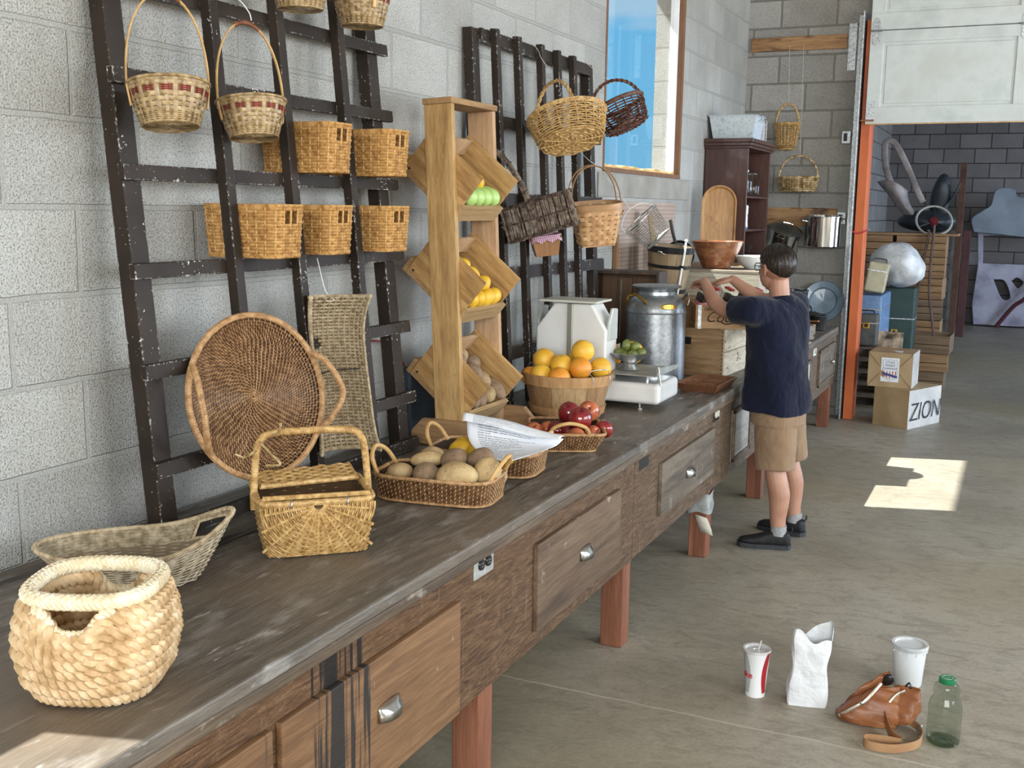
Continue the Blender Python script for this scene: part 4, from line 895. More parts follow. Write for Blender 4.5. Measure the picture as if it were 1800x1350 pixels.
# printed papers over the lemons
def paper_mat():
    m, t, b = new('printed_paper'); tc = t.nodes.new('ShaderNodeTexCoord')
    sx = nd(t, 'ShaderNodeSeparateXYZ', {0: tc.outputs['UV']})
    ln = nd(t, 'ShaderNodeMath', {0: nd(t, 'ShaderNodeMath', {0: sx.outputs[1], 1: 24.0}, operation='MULTIPLY').outputs[0]}, operation='FRACT').outputs[0]
    fl = nd(t, 'ShaderNodeMath', {0: nd(t, 'ShaderNodeMath', {0: sx.outputs[1], 1: 24.0}, operation='MULTIPLY').outputs[0]}, operation='FLOOR').outputs[0]
    wn = nd(t, 'ShaderNodeTexWhiteNoise', {'W': fl}, noise_dimensions='1D').outputs[0]
    lim = nd(t, 'ShaderNodeMath', {0: wn, 1: .5, 2: .22}, operation='MULTIPLY_ADD').outputs[0]
    inl = nd(t, 'ShaderNodeMath', {0: sx.outputs[0], 1: lim}, operation='LESS_THAN').outputs[0]
    gt = nd(t, 'ShaderNodeMath', {0: sx.outputs[0], 1: .1}, operation='GREATER_THAN').outputs[0]
    row = nd(t, 'ShaderNodeMath', {0: ln, 1: .52}, operation='LESS_THAN').outputs[0]
    cv = nd(t, 'ShaderNodeCombineXYZ', {0: nd(t, 'ShaderNodeMath', {0: sx.outputs[0], 1: 60.0}, operation='MULTIPLY').outputs[0], 1: nd(t, 'ShaderNodeMath', {0: sx.outputs[1], 1: 90.0}, operation='MULTIPLY').outputs[0]})
    st = ramp(t, noise(t, cv.outputs[0], 1.0, 2), [(.50, 1.0), (.56, 0.0)])
    k = inl
    for q in (gt, row, st): k = nd(t, 'ShaderNodeMath', {0: k, 1: q}, operation='MULTIPLY').outputs[0]
    t.links.new(mixc(t, k, (.78,.81,.87), (.22,.23,.27)), b.inputs['Base Color']); b.inputs['Roughness'].default_value = .6
    return m
Mpaper = paper_mat()
def sheet(name, rows, label, cat='paper', th=.0006):
    """bent sheet through rows of points, with uv for the print"""
    G = np.array([bez(r, 10) for r in rows]); P = np.array([bez(G[:, j], 8) for j in range(G.shape[1])])
    a, b = P.shape[:2]; o = MB().grid(P).build(name, Mpaper)
    uv = o.data.uv_layers.new(name='uv'); vi = np.zeros(len(o.data.loops), int); o.data.loops.foreach_get('vertex_index', vi)
    U = np.stack([(vi // b)/(a-1), (vi % b)/(b-1)], -1); uv.data.foreach_set('uv', U.astype(np.float32).ravel())
    s = o.modifiers.new('thick', 'SOLIDIFY'); s.thickness = th
    return tag(o, label, cat, 'printed sheets on the lemon tray')
sheet('paper_sheet', [[(.530,3.205,.962),(.655,3.230,.945),(.775,3.245,.922),(.866,3.245,.922)], [(.585,3.115,.915),(.680,3.165,.902),(.775,3.200,.900),(.850,3.225,.902)], [(.675,3.030,.892),(.735,3.085,.889),(.790,3.130,.892),(.838,3.185,.898)], [(.785,2.960,.894),(.800,3.01,.892),(.818,3.09,.894),(.838,3.175,.897)]], 'lower printed sheet of paper hanging down over the front of the lemon tray')
sheet('paper_sheet', [[(.522,3.225,.975),(.640,3.262,.962),(.760,3.270,.938),(.862,3.262,.928)], [(.522,3.200,.985),(.640,3.225,.966),(.760,3.238,.942),(.864,3.235,.931)], [(.535,3.165,.966),(.645,3.190,.950),(.765,3.205,.930),(.866,3.215,.926)]], 'upper printed sheet of paper curled lengthwise on top of the other')
# limes in a footed metal dish on the scale platter
Msteel = mk('dull_steel', [(.34,.34,.32),(.52,.52,.50)], 12, rough=.32, metal=.9)
di = thing('footed_dish', 'footed pewter dish of limes standing on the scale platter', 'dish', (.600,4.680,.9475))
MB().lathe([(0,.004),(.040,.004),(.043,0),(.046,.002),(.040,.006),(.026,.026),(.028,.034),(.060,.050),(.100,.078),(.104,.080),(.098,.082),(.055,.060),(0,.052)], 36).build('bowl', Msteel, di)
for k, (c, l) in enumerate((((.562,4.655,1.022),'lime at the front left of the footed dish'), ((.590,4.635,1.016),'lime low at the front of the footed dish'), ((.628,4.638,1.020),'lime at the front right of the footed dish'), ((.655,4.675,1.024),'lime at the right rim of the footed dish'), ((.585,4.680,1.056),'topmost lime of the footed dish'), ((.622,4.685,1.050),'second topmost lime, right of the top one'), ((.555,4.70,1.022),'lime at the left rim of the footed dish'), ((.605,4.725,1.03),'lime at the back of the footed dish'))):
    o = tag(MB().ball((0,0,0), (.027,.023,.023), 14, 18, None, lambda D: 1+.12*np.abs(D[..., 0])**8).build('lime', Mlime, loc=c, rot=(k*.7, k*.4, k*1.1)), l, 'lime', 'limes in the footed dish')
    MB().ball((.031,0,0), (.003,)*3, 5, 6).build('stem_end', Mleafy, o)
for c, r, mt, l in (((.452,4.820,1.002),.050,Mgrape,'grapefruit between the white scale head and the milk can'), ((.563,4.825,1.006),.055,Mgrape,'larger grapefruit behind the limes beside the milk can'), ((.505,4.765,.985),.030,Morange,'small orange peeping out behind the limes')):
    citrus('grapefruit', c, r, pos_rot(), mt, l, 'fruit at the back of the scale platter', 'grapefruit')
# fruit inside the bins of the plywood stand (bin axes: x down the slope, y along, z up)
def in_bin(zc, x, y, z):
    return Matrix.Translation((.24,3.52,ZT+.0015)) @ Euler((0,R(-2.6),0)).to_matrix().to_4x4() @ Matrix.Translation((.052,.026,zc)) @ Euler((0,ang,0)).to_matrix().to_4x4() @ Vector((x, y, z))
th = np.linspace(0, PI, 20); prof = np.stack([np.sin(th)*(1 - .36/(1+np.exp(-(-np.cos(th)-.25)*5))), -np.cos(th)*1.3], -1)
def pear(c, r, rot, label):
    o = tag(MB().lathe(prof*r, 22).build('pear', Mpear, loc=c, rot=rot), label, 'pear', 'green pears in the top bin')
    MB().tube([(0,0,r*1.27),(r*.08,0,r*1.5),(r*.2,0,r*1.7)], r*.06, 5).build('stem', Mstem, o)
for y, l in ((.062,'green pear nearest the front panel of the top bin'), (.122,'second green pear from the front in the top bin'), (.184,'third green pear from the front in the top bin'), (.250,'green pear nearest the far panel of the top bin')):
    pear(in_bin(1.000, .104, y, -.014), .035, (.15, -.75, .2), l)
lemon(in_bin(1.000, .058, .175, .010), .030, (1.2,.3,0), 'yellow lemon behind the green pears in the top bin', 'lemons in the plywood bins')
for x, y, z, r, l in ((.112,.062,-.024,.031,'lemon at the front of the bottom row in the middle bin'), (.112,.115,-.020,.032,'second lemon of the bottom row in the middle bin'), (.114,.178,-.018,.033,'third lemon of the bottom row in the middle bin'), (.112,.240,-.018,.032,'last lemon of the bottom row against the far panel of the middle bin'),
                      (.066,.185,.000,.033,'lemon in the second row of the middle bin'), (.026,.150,.014,.033,'lemon in the third row of the middle bin, above the front panel'), (-.022,.115,.022,.032,'highest lemon in the middle bin'), (.055,.105,-.018,.031,'lemon wedged between the lower rows of the middle bin'), (.0,.21,-.018,.031,'lemon lying against the far panel of the middle bin')):
    lemon(in_bin(.627, x, y, z), r, (random.uniform(.8,1.6), random.uniform(-.4,.4), random.uniform(0,3)), l, 'lemons in the plywood bins')
k = 100
for x, y, z, r, a, l in ((.088,.262,-.012,(.060,.032,.030),.0,'long potato against the far panel of the lowest bin'), (.100,.190,-.022,(.036,.036,.034),.3,'round potato at the lip of the lowest bin'), (.106,.118,-.028,(.034,.032,.030),.3,'small potato at the lip of the lowest bin, nearer the post'), (.104,.070,-.030,(.030,.028,.028),.3,'smallest potato at the lip, next to the front panel of the lowest bin'),
                         (.048,.205,.000,(.034,.027,.027),.5,'small pale potato in the middle of the lowest bin'), (.008,.150,.016,(.048,.040,.036),.8,'stout brown potato in the middle of the lowest bin'), (-.030,.200,.018,(.036,.040,.034),.4,'pale knobbly potato in the upper half of the lowest bin'), (-.080,.165,.022,(.040,.036,.034),.2,'highest potato in the lowest bin'),
                         (-.050,.095,.030,(.042,.036,.034),1.3,'potato just showing past the post in the lowest bin'), (.062,.110,-.005,(.046,.034,.032),.2,'brown potato behind the front panel of the lowest bin'), (.03,.25,-.018,(.040,.032,.03),.6,'potato under the long one in the lowest bin')):
    k += 1; potato(k, in_bin(.246, x, y, z), r, (.1, ang, a), Mpot[1 if k % 3 else 0], l, 'potatoes in the lowest plywood bin')
# ---------------------------------------------------------------- white enamel counter scale
Menam = mk('white_enamel', [(.66,.66,.645),(.74,.74,.73)], 6, rough=.13, bmp=.0006, bscale=28, coat=.4)
Mplat = mk('platter_steel', [(.30,.30,.275),(.42,.42,.39)], 9, 4, rough=.5, metal=.5)
sc_ = thing('counter_scale', 'white enamel counter scale with steel platter and tall angular head', 'scale', (0,0,ZT))
MB().b2((.40,4.555,.030), (.782,4.86,.124)).build('base', Menam, sc_, False, .022, 5)
for x in (.43, .68):
    for y in (4.60, 4.82): MB().lathe([(0,.0),(.013,.0),(.013,.006),(.005,.008),(.005,.034)], 14, (x,y,0)).build('foot', Msteel, sc_)
for x in (.705,): 
    for y in (4.62, 4.80): MB().tube([(x,y,.12),(x,y,.158)], .006, 8).build('platter_post', Msteel, sc_)
pf = MB().b2((.47,4.545,.1565), (.768,4.88,.1615)).build('platter', Mplat, sc_, False, .001)
MB().prism([(4.545,.1615),(4.90,.1615),(4.885,.175),(4.56,.195)], .767, .771, 0).build('platter_lip', Mplat, pf, False)
MB().tube([(.771,4.545,.162),(.774,4.56,.200),(.790,4.552,.12)], .003, 6).build('platter_hook', Msteel, pf)
MB().prism([(4.545,.1615),(4.90,.1615),(4.91,.25),(4.60,.25)], .47, .474, 0).build('platter_lip', Mplat, pf, False)
oc = [(.198,.03),(.535,.03),(.535,.348),(.465,.462),(.285,.462),(.198,.348)]
MB().prism(oc, 4.535, 4.685, 1).build('head', Menam, sc_, False, .010, 4)
ins = [(.363+(x-.363)*.86, .27+(z-.27)*.90) for x, z in oc]
MB().b2((.352,4.526,.03), (.378,4.537,.462)).build('centre_strip', mk('strip_metal', (.36,.36,.30), rough=.35, metal=.6), sc_, False, .003)
for s in (-1, 1): MB().prism([(4.555,.30),(4.665,.30),(4.665,.44),(4.60,.445),(4.555,.38)], .530*(s > 0)+.192*(s < 0), .545*(s > 0)+.205*(s < 0), 0).build('side_window', mk('window_grey', [(.40,.42,.40),(.50,.52,.50)], 5, rough=.1), sc_, False, .006)
MB().b2((.225,4.50,.468), (.500,4.70,.478)).build('top_plate', mk('top_plate_cream', [(.50,.50,.44),(.58,.58,.52)], 8, rough=.45), sc_, False, .002)
MB().b2((.30,4.56,.455), (.43,4.66,.47)).build('plate_support', Mplat, sc_, False)
# ---------------------------------------------------------------- milk can
def galv():
    m, t, b = new('galvanised_can'); v = coords(t)
    vo = nd(t, 'ShaderNodeTexVoronoi', {'Vector': v, 'Scale': 85.0}).outputs['Color']; sp = nd(t, 'ShaderNodeSeparateColor', {0: vo}).outputs[0]
    c = ramp(t, sp, [(0, (.33,.35,.37)), (1, (.43,.45,.47))]); c = mixc(t, ramp(t, noise(t, v, 7, 5), [(.4, 0.0), (.7, .5)]), c, (.20,.22,.24))
    t.links.new(c, b.inputs['Base Color']); b.inputs['Metallic'].default_value = .85
    t.links.new(ramp(t, sp, [(0, .30), (1, .38)]), b.inputs['Roughness']); bump(t, b, sp, .0004); return m
Mcan = galv(); Mbrass = mk('brass', [(.50,.30,.06),(.66,.42,.10)], 25, rough=.3, metal=1)
ca = thing('milk_can', 'tall galvanised milk can with a brass handle and badge on the bench', 'milk can', (.462,5.495,ZT))
MB().lathe([(0,.002),(.150,.002),(.156,.010),(.156,.352),(.159,.356),(.157,.364),(.155,.372),(.150,.400),(.130,.425),(.108,.440),(.102,.446),(.100,.462),(.112,.478),(.128,.484),(.130,.490),(.124,.494),(.110,.490),(.06,.482),(0,.480)], 64).build('body', Mcan, ca)
MB().lathe([(.1585,.352),(.1605,.356),(.1585,.361)], 64).build('seam_ring', Mcan, ca)
def can_handle(a):
    c, s = math.cos(a), math.sin(a); t = L(-s, c, 0); o = L(c, s, 0)
    P = [o*.152 - t*.062 + L(0,0,.395), o*.160 - t*.060 + L(0,0,.425), o*.158 - t*.045 + L(0,0,.444), o*.166 + t*0 + L(0,0,.450), o*.158 + t*.045 + L(0,0,.426), o*.152 + t*.062 + L(0,0,.405)]
    return MB().tube(bez(P, 6), .0028, 6, False, o + L(0,0,.4), .0085)
can_handle(R(-112)).build('handle', Mbrass, ca); can_handle(R(28)).build('handle', Msteel, ca)
a0 = R(-48); P = []
for i in range(13):
    a = a0 + (i-6)*.021*2.2; hh = .0145*math.sqrt(max(.02, 1-((i-6)/6.2)**2)); P.append([(.1575*math.cos(a), .1575*math.sin(a), .392-hh), (.1605*math.cos(a), .1605*math.sin(a), .392-hh*.8), (.156*math.cos(a), .156*math.sin(a), .392+hh*.8), (.1505*math.cos(a), .1505*math.sin(a), .392+hh)])
bd = MB().grid(np.array(P)).build('badge', Mbrass, ca)
m = MB()
for i in range(-4, 5, 2): m.box((.1615*math.cos(a0+i*.045), .1615*math.sin(a0+i*.045), .392), (.003,.0035,.016), (0,-.2,a0+i*.045))
m.build('raised_letters', Mbrass, bd, False)
# things half hidden behind the display stand
tag(MB().b2((.012,3.60,ZT+.0005), (.085,3.90,1.045)).build('storage_bin', mk('slate_plastic', [(.030,.042,.055),(.045,.060,.075)], 6, rough=.6), smooth=False, bev=.012), 'dark slate blue bin on the bench between the big rack and the plywood stand', 'bin')
tag(MB().tube(bez([(.012,3.40,1.175),(.03,3.47,1.165),(.05,3.54,1.135),(.055,3.60,1.06)], 8), .004, 6).build('cord', mk('red_cord', (.22,.02,.03), rough=.5)), 'thin dark red cord on the wall left of the plywood stand', 'cord')
# ---------------------------------------------------------------- baskets hung on the smaller rack
def rotm(*e): return Euler(e).to_matrix().to_4x4()
def text(body, size, par, mat, loc, rot=(0,0,0), shear=0, extrude=.0004, align='CENTER', xs=1, name='lettering', offset=0):
    c = bpy.data.curves.new(name, 'FONT'); c.body = body; c.size = size; c.align_x = align; c.align_y = 'CENTER'; c.shear = shear; c.extrude = extrude; c.offset = offset
    tmp = bpy.data.objects.new(name, c); COL.objects.link(tmp); dg = bpy.context.evaluated_depsgraph_get(); me = bpy.data.meshes.new_from_object(tmp.evaluated_get(dg)); bpy.data.objects.remove(tmp); bpy.data.curves.remove(c)
    me.materials.clear(); me.materials.append(mat); o = bpy.data.objects.new(name, me); COL.objects.link(o); o.parent = par; o.location = loc; o.rotation_euler = rot; o.scale = (xs,1,1); return o
def axis_frame(loc, z, x):
    z = Vector(z).normalized(); x = Vector(x); x = (x - z*x.dot(z)).normalized(); y = z.cross(x); m = Matrix((x, y, z)).transposed().to_4x4(); m.translation = Vector(loc); return m
def willow_basket(root, A, B_, H, mat, rows, stakes, hh, r=.0032, base=.72, rim=.006, side=False):
    def S(u, v): a = u*2*PI; k = base + (1-base)*v**.7; return np.stack([A*k*np.cos(a), B_*k*np.sin(a), v*H], -1)
    m = MB(); weave(m, S, rows, stakes, r, r*.9, r*1.0, sub=2); m.build('weave', mat, root)
    m = MB(); u = np.linspace(0,1,100,endpoint=False)
    for dz, rr in ((.0,1.0), (.006,1.03)): rope(m, S(u, np.ones_like(u))*np.array([rr,rr,1]) + np.array([0,0,dz]), rim, 3, 26, 5, True)
    m.build('braided_edge', mat, root)
    m = MB()
    for k in range(1, 9):
        f = k/9; P = np.stack([A*base*f*np.cos(u*2*PI), B_*base*f*np.sin(u*2*PI), .002+.0022*np.cos(u*2*PI*12+k*PI)], -1); m.tube(P, r*1.25, 5, True)
    for k in range(12): a = k*PI/6; m.tube([(0,0,-.001),(A*base*math.cos(a),B_*base*math.sin(a),-.001)], r, 5)
    m.lathe([(0,.004),(base*.98,.004)], 36, sx=A, sy=B_); m.build('base', mat, root)
    if hh:
        a = np.linspace(0, PI, 40); P = np.stack([A*.97*np.cos(a), 0*a, H*.75 + (hh+H*.25)*np.sin(a)**.8], -1); m = MB()
        if side: P = np.stack([-A*.30 + A*.52*np.cos(a), -B_*.78*np.cos(a), P[:, 2]], -1)
        rope(m, P, .0075, 2, 9, 6, fat=.75); m.build('handle', mat, root)
lw = thing('willow_basket', 'pale golden willow basket with twisted handle hung tilted on the smaller rack', 'basket')
lw.matrix_world = axis_frame((.345,4.555,1.955), (-.36,.36,.86), (.9,.42,.25))
willow_basket(lw, .172, .135, .125, Mgold, 12, 24, .185, .0038, .80, side=True)
dw = thing('willow_basket', 'dark reddish willow basket hung in front of the window', 'basket')
dw.matrix_world = axis_frame((.375,5.20,2.065), (-.46,.06,.88), (.9,.42,.4))
willow_basket(dw, .128, .108, .115, Mdarkw, 9, 18, .13, .0036, .84)
string('thin string tying the pale willow basket handle to the top of the smaller rack', 'hanging_string', [(.20,4.60,2.285),(.16,4.62,2.33),(.12,4.68,2.37),(.085,4.70,2.40)], .0011)
string('thin string tying the dark willow basket to the corner of the smaller rack', 'hanging_string', [(.27,5.22,2.29),(.2,5.25,2.33),(.10,5.3,2.40)], .0011)
# square splint market basket with two bent handles
Msplint = wick('market_splint', (.40,.215,.095), (.52,.30,.14), (.60,.37,.19), .5, 24)
Msplinr = wood('market_rim', [(.42,.24,.11),(.52,.31,.15)], 0, 5, .5, .0004)
mb_ = thing('market_basket', 'tapered orange-brown splint basket with two bent wood handles hung below the willow basket', 'basket')
mb_.matrix_world = Matrix.Translation((.322,4.955,1.497)) @ rotm(R(5), R(-5), R(32))
def Sm(u, v):
    ex = 7 - 4.4*v; t = u*2*PI; c, s = np.cos(t), np.sin(t); k = (np.abs(c)**ex + np.abs(s)**ex)**(-1/ex); a = .082 + .042*v; b = .070 + .050*v
    return np.stack([a*k*c, b*k*s, .006 + v*.185], -1)
m = MB(); weave(m, Sm, 8, 24, .0013, .0010, .0036, rb=.0106, sub=4, stake_on=False, ns=6)
for i in range(24): V = np.linspace(0,1,18); U = np.full_like(V, i/24); N = normals(Sm, U, np.clip(V,.01,.99)); m.tube(Sm(U, V) + N*(.0012*np.cos(PI*(i+V*8-.5)))[:, None]*1.4, .0009, 4, False, N, .0092)
m.build('weave', Msplint, mb_)
u = np.linspace(0,1,80,endpoint=False); m = MB()
P = [Sm(u, np.full_like(u, v))*np.array([k,k,1]) + np.array([0,0,dz]) for v, k, dz in ((.86,1.03,0),(.86,1.06,0),(1,1.06,.008),(1,1.0,.008),(.9,.97,0))]
m.grid(np.array(P), False, True).build('rim', Msplinr, mb_)
m = MB(); m.grid(np.array([Sm(u, np.full_like(u, v))*np.array([.965,.965,1]) for v in np.linspace(0,.95,5)]), False, True); m.build('lining', Mlinp, mb_)
MB().b2((-.078,-.066,-.003), (.078,.066,.005)).build('base', Msplinr, mb_, False, .002)
for s, tilt in ((-1, .06), (1, .02)):
    a = np.linspace(0, PI, 30); y0 = s*.052; P = np.stack([.118*np.cos(a)*(1+.04*np.sin(a)), y0 + tilt*np.sin(a), .165 + .205*np.sin(a)**.75], -1)
    P = np.vstack([[.122,y0,.135], P, [-.122,y0,.135]]); h = MB().tube(P, .0030, 8, False, np.stack([np.cos(np.linspace(0,PI,32)), 0*P[:,0], np.sin(np.linspace(0,PI,32))], -1), .0085).build('handle', Msplinr, mb_)
    for x in (-.124, .124): MB().ball((x*1.0,y0,.155), (.005,.004,.004), 6, 8).build('rivet', Mblk, mb_)
string('thin string on the handles of the splint market basket', 'hanging_string', [(.31,4.95,1.872),(.27,4.94,1.90),(.20,4.96,1.96),(.15,4.97,2.02)], .0011)
# dark twig purse with a stick handle
Mtwig = wick('dark_twig', (.055,.035,.024), (.14,.10,.075), (.26,.20,.155), .8, 40)
pu = thing('twig_purse', 'dark brown bundled twig basket with a bound twig handle hung on the smaller rack', 'basket')
pu.matrix_world = Matrix.Translation((.285,4.355,1.63)) @ rotm(R(2), R(-17), R(18))
m = MB(); rg = np.random.default_rng(3)
for s in (-1, 1):
    for i in range(34):
        x = -.15 + .30*(i+.5)/34; h = .155*rg.uniform(.95,1.04)
        z = np.linspace(-h/2, h/2, 7); m.tube(np.stack([x + .003*rg.normal()+.0015*np.sin(z*60+i), s*(.046 - .10*(z)**2*3) + .001*rg.normal(size=7), z], -1), .0042, 5)
for x in (-.15, .15):
    for i in range(7): y = -.04 + .08*i/6; z = np.linspace(-.074,.074,5); m.tube(np.stack([np.full(5,x), np.full(5,y), z], -1), .005, 5)
m.build('twigs', Mtwig, pu)
m = MB()
for z in (-.072, -.066, -.002, .068, .075):
    u = np.linspace(0,1,90,endpoint=False); x, y = srect(.156,.050,6)(u); rope(m, np.stack([x, y, np.full_like(x, z)], -1), .0046, 2, 34, 5, True)
m.build('binding', wick('purse_binding', (.02,.013,.010), (.06,.04,.03), (.12,.085,.065), .8), pu)
MB().b2((-.15,-.044,-.078), (.15,.044,-.072)).build('base', Mlin, pu, False)
m = MB(); hb = bez([(-.02,-.046,.0),(-.025,-.05,.085),(-.045,-.045,.19),(-.085,-.03,.29),(-.125,-.01,.335),(-.165,.01,.335)], 10)
for k in range(5): a = k*2*PI/5; m.tube(hb + np.array([.008*math.cos(a), .008*math.sin(a), 0]), .0062, 5)
m.build('handle', Mtwig, pu)
m = MB()
for k in range(5, 50, 4): p = hb[k]; t = hb[k+1]-hb[k-1]; fr = frame_from(t); a = np.linspace(0,2*PI,13)[:-1]; m.tube([tuple(Vector(p) + (fr @ Vector((.0165*math.cos(q), .0165*math.sin(q), .006*math.sin(q*1)))) ) for q in a], .0016, 4, True)
m.build('handle_binding', Mblk, pu)
# small veneer berry basket with a gingham lining
def gingham():
    m, t, b = new('gingham_cloth'); tc = t.nodes.new('ShaderNodeTexCoord'); sx = nd(t, 'ShaderNodeSeparateXYZ', {0: tc.outputs['Object']})
    k = []
    for ax, sc in ((0, 110.), (2, 110.), (1, 110.)):
        f = nd(t, 'ShaderNodeMath', {0: nd(t, 'ShaderNodeMath', {0: sx.outputs[ax], 1: sc}, operation='MULTIPLY').outputs[0]}, operation='FRACT').outputs[0]
        k.append(nd(t, 'ShaderNodeMath', {0: f, 1: .5}, operation='LESS_THAN').outputs[0])
    c = mixc(t, k[0], (.72,.66,.70), (.40,.14,.26)); c = mixc(t, nd(t, 'ShaderNodeMath', {0: k[1], 1: .5}, operation='MULTIPLY').outputs[0], c, (.30,.06,.16))
    t.links.new(c, b.inputs['Base Color']); b.inputs['Roughness'].default_value = .9; return m
Mven = wood('veneer', [(.26,.12,.045),(.36,.18,.075)], 2, 6, .6, .0004)
bb = thing('berry_basket', 'small brown veneer basket with a pink gingham lining under the twig purse', 'basket')
bb.matrix_world = Matrix.Translation((.215,4.60,1.455)) @ rotm(R(2), R(-8), R(30))
def taper(a0, b0, a1, b1, H, th):
    m = MB(); P = []
    for a, b, z in ((a0,b0,0),(a1,b1,H),(a1-th,b1-th,H),(a0-th,b0-th,th)): P.append([(-a,-b,z),(a,-b,z),(a,b,z),(-a,b,z)])
    m.grid(np.array(P), False, True); m.add(np.array(P[0]), [[3,2,1,0]]); m.add(np.array(P[3]), [[0,1,2,3]]); return m
taper(.050,.050,.066,.066,.085,.003).build('body', Mven, bb, False)
MB().b2((-.069,-.069,.074), (.069,-.0655,.088)).b2((-.069,.0655,.074), (.069,.069,.088)).b2((-.069,-.069,.074), (-.0655,.069,.088)).b2((.0655,-.069,.074), (.069,.069,.088)).build('rim', Mven, bb, False)
m = MB(); u = np.linspace(0,1,96,endpoint=False); q = srect(1,1,7); x, y = q(u); wv = .006*np.sin(u*2*PI*11)
m.grid(np.array([np.stack([x*r, y*r, np.full_like(x, z) + (wv if k == 3 else 0)], -1) for k, (r, z) in enumerate(((.058,.07),(.062,.092),(.072,.093),(.0735,.066)))]), False, True).build('cloth_lining', gingham(), bb)
MB().grid(np.array([[(-.078+.002*j,-.075-.002*i,.085-.012*j-.002*i) for i in range(4)] for j in range(7)])).build('cloth_tail', gingham(), bb).modifiers.new('thick','SOLIDIFY').thickness = .001
# ---------------------------------------------------------------- crates, bottles and kitchenware further along the bench
Mcrate = wood('crate_pine', [(.22,.125,.055),(.34,.21,.10),(.42,.28,.15)], 0, 7, .7, .001, 7, 2.6, stains=[(9, .62, .75, (.12,.07,.035), (.3,1,2))])
Mcratew = wood('crate_faded', [(.36,.31,.22),(.50,.44,.33),(.58,.52,.41)], 1, 9, .75, .001, 8, 1.6, stains=[(24, .60, .66, (.13,.11,.09), (1,.5,.9))])
Mcrated = wood('crate_dark', [(.022,.013,.008),(.055,.032,.018),(.10,.055,.028)], 2, 7, .6, .001)
def open_crate(root, lx, ly, lz, th, mat, slats=0, floor=True):
    if slats:
        h = lz/slats
        for k in range(slats):
            for s in (-1, 1): MB().b2((-lx/2, s*ly/2-th/2-(s*th/2), k*h+.003), (lx/2, s*ly/2+th/2-(s*th/2), (k+1)*h-.003)).build('slat', mat, root, False, .0015)
    else:
        for s in (-1, 1): MB().b2((-lx/2, s*ly/2-th/2-s*th/2, 0), (lx/2, s*ly/2+th/2-s*th/2, lz)).build('side_board', mat, root, False, .0015)
    for s in (-1, 1): MB().b2((s*lx/2-th/2-s*th/2, -ly/2+th+.0005, 0), (s*lx/2+th/2-s*th/2, ly/2-th-.0005, lz)).build('end_board', mat, root, False, .0015)
    if floor: MB().b2((-lx/2+th,-ly/2+th,0), (lx/2-th,ly/2-th,th)).build('bottom', mat, root, False)
dk = thing('wooden_crate', 'dark old wooden crate standing on end behind the milk can', 'crate', (.202,5.80,ZT)); 
MB().b2((-.185,.10,0), (.185,.112,.535)).build('bottom', wood('crate_dark_back', [(.05,.028,.014),(.12,.062,.028),(.16,.085,.04)], 2, 6), dk, False)
for s in (-1, 1): MB().b2((s*.185-.008,-.09,0), (s*.185+.008,.112,.545)).build('side_board', Mcrated, dk, False, .002)
for z in (.0, .530): MB().b2((-.177,-.09,z), (.177,.10,z+.016)).build('end_board', Mcrated, dk, False, .002)
MB().b2((-.08,.085,.02), (.0,.10,.5)).build('loose_slat', wood('crate_slat', [(.10,.05,.02),(.17,.09,.04)], 2, 8), dk, False, .001)
dk.rotation_euler = (0,0,R(4))
tag(MB().tube([(.185,5.715,ZT+.004),(.190,5.72,1.28)], .0035, 6).build('metal_rod', Msteel), 'thin metal rod standing inside the dark crate behind the milk can', 'rod')
lc = thing('wooden_crate', 'brown pine crate with a hand slot and faded lettering, under the soda crate', 'crate', (.588,5.955,ZT), R(-4))
for s in (-1, 1):
    if s < 0:
        m = MB(); m.prism([(-.20,0),(.20,0),(.20,.255),(.0,.255),(.0,.19),(-.2,.19)], -.225, -.209, 1)
        m = MB().b2((-.20,-.225,0), (.20,-.209,.165)).b2((-.20,-.225,.205), (.20,-.209,.255)).b2((.02,-.225,.165), (.20,-.209,.205)).b2((-.20,-.225,.165), (-.075,-.209,.205)); m.build('side_board', Mcrate, lc, False)
        MB().b2((-.075,-.210,.16), (.02,-.206,.21)).build('hand_slot', Mblk, lc, False)
    else: MB().b2((-.20,.209,0), (.20,.225,.255)).build('side_board', Mcrate, lc, False)
eb = MB().b2((.186,-.2085,.132), (.202,.2085,.255)).build('end_board', Mcratew, lc, False, .001)
MB().b2((.186,-.2085,0), (.202,.2085,.129)).build('end_board', Mcratew, lc, False, .001)
MB().b2((-.202,-.2085,0), (-.186,.2085,.255)).build('end_board', Mcrate, lc, False)
MB().b2((-.186,-.2085,.0), (.186,.2085,.012)).build('bottom', Mcrate, lc, False)
m = MB()
for z in np.linspace(.02,.24,12): m.box((.196,-.2265,z), (.006,.002,.006))
m.build('nail_row', Mblk, lc, False)
# soda crate with its bottles
sx0, sy0, syaw, sz = .620, 5.700, R(21), ZT+.2565
cs, sn = math.cos(syaw), math.sin(syaw); LX, LY = .462, .300
cx, cy = sx0 + cs*LX/2 - sn*LY/2, sy0 + sn*LX/2 + cs*LY/2
sc = thing('soda_crate', 'yellow-brown wooden soda crate with black script lettering full of cola bottles', 'crate', (cx,cy,sz), syaw)
Msoda = wood('soda_board', [(.40,.22,.10),(.52,.31,.15),(.58,.37,.19)], 0, 6, .65, .0008, 8)
for s in (-1, 1): fb = MB().b2((-LX/2, s*LY/2-.011*(s > 0), 0), (LX/2, s*LY/2+.011*(s < 0), .125)).build('side_board', Msoda, sc, False, .0015); front_b = fb if s < 0 else front_b
for s in (-1, 1): MB().b2((s*LX/2-.014*(s > 0), -LY/2+.0115, 0), (s*LX/2+.014*(s < 0), LY/2-.0115, .125)).build('end_board', Msoda, sc, False, .0015)
MB().b2((-LX/2+.014,-LY/2+.011,0), (LX/2-.014,LY/2-.011,.010)).build('bottom', Msoda, sc, False)
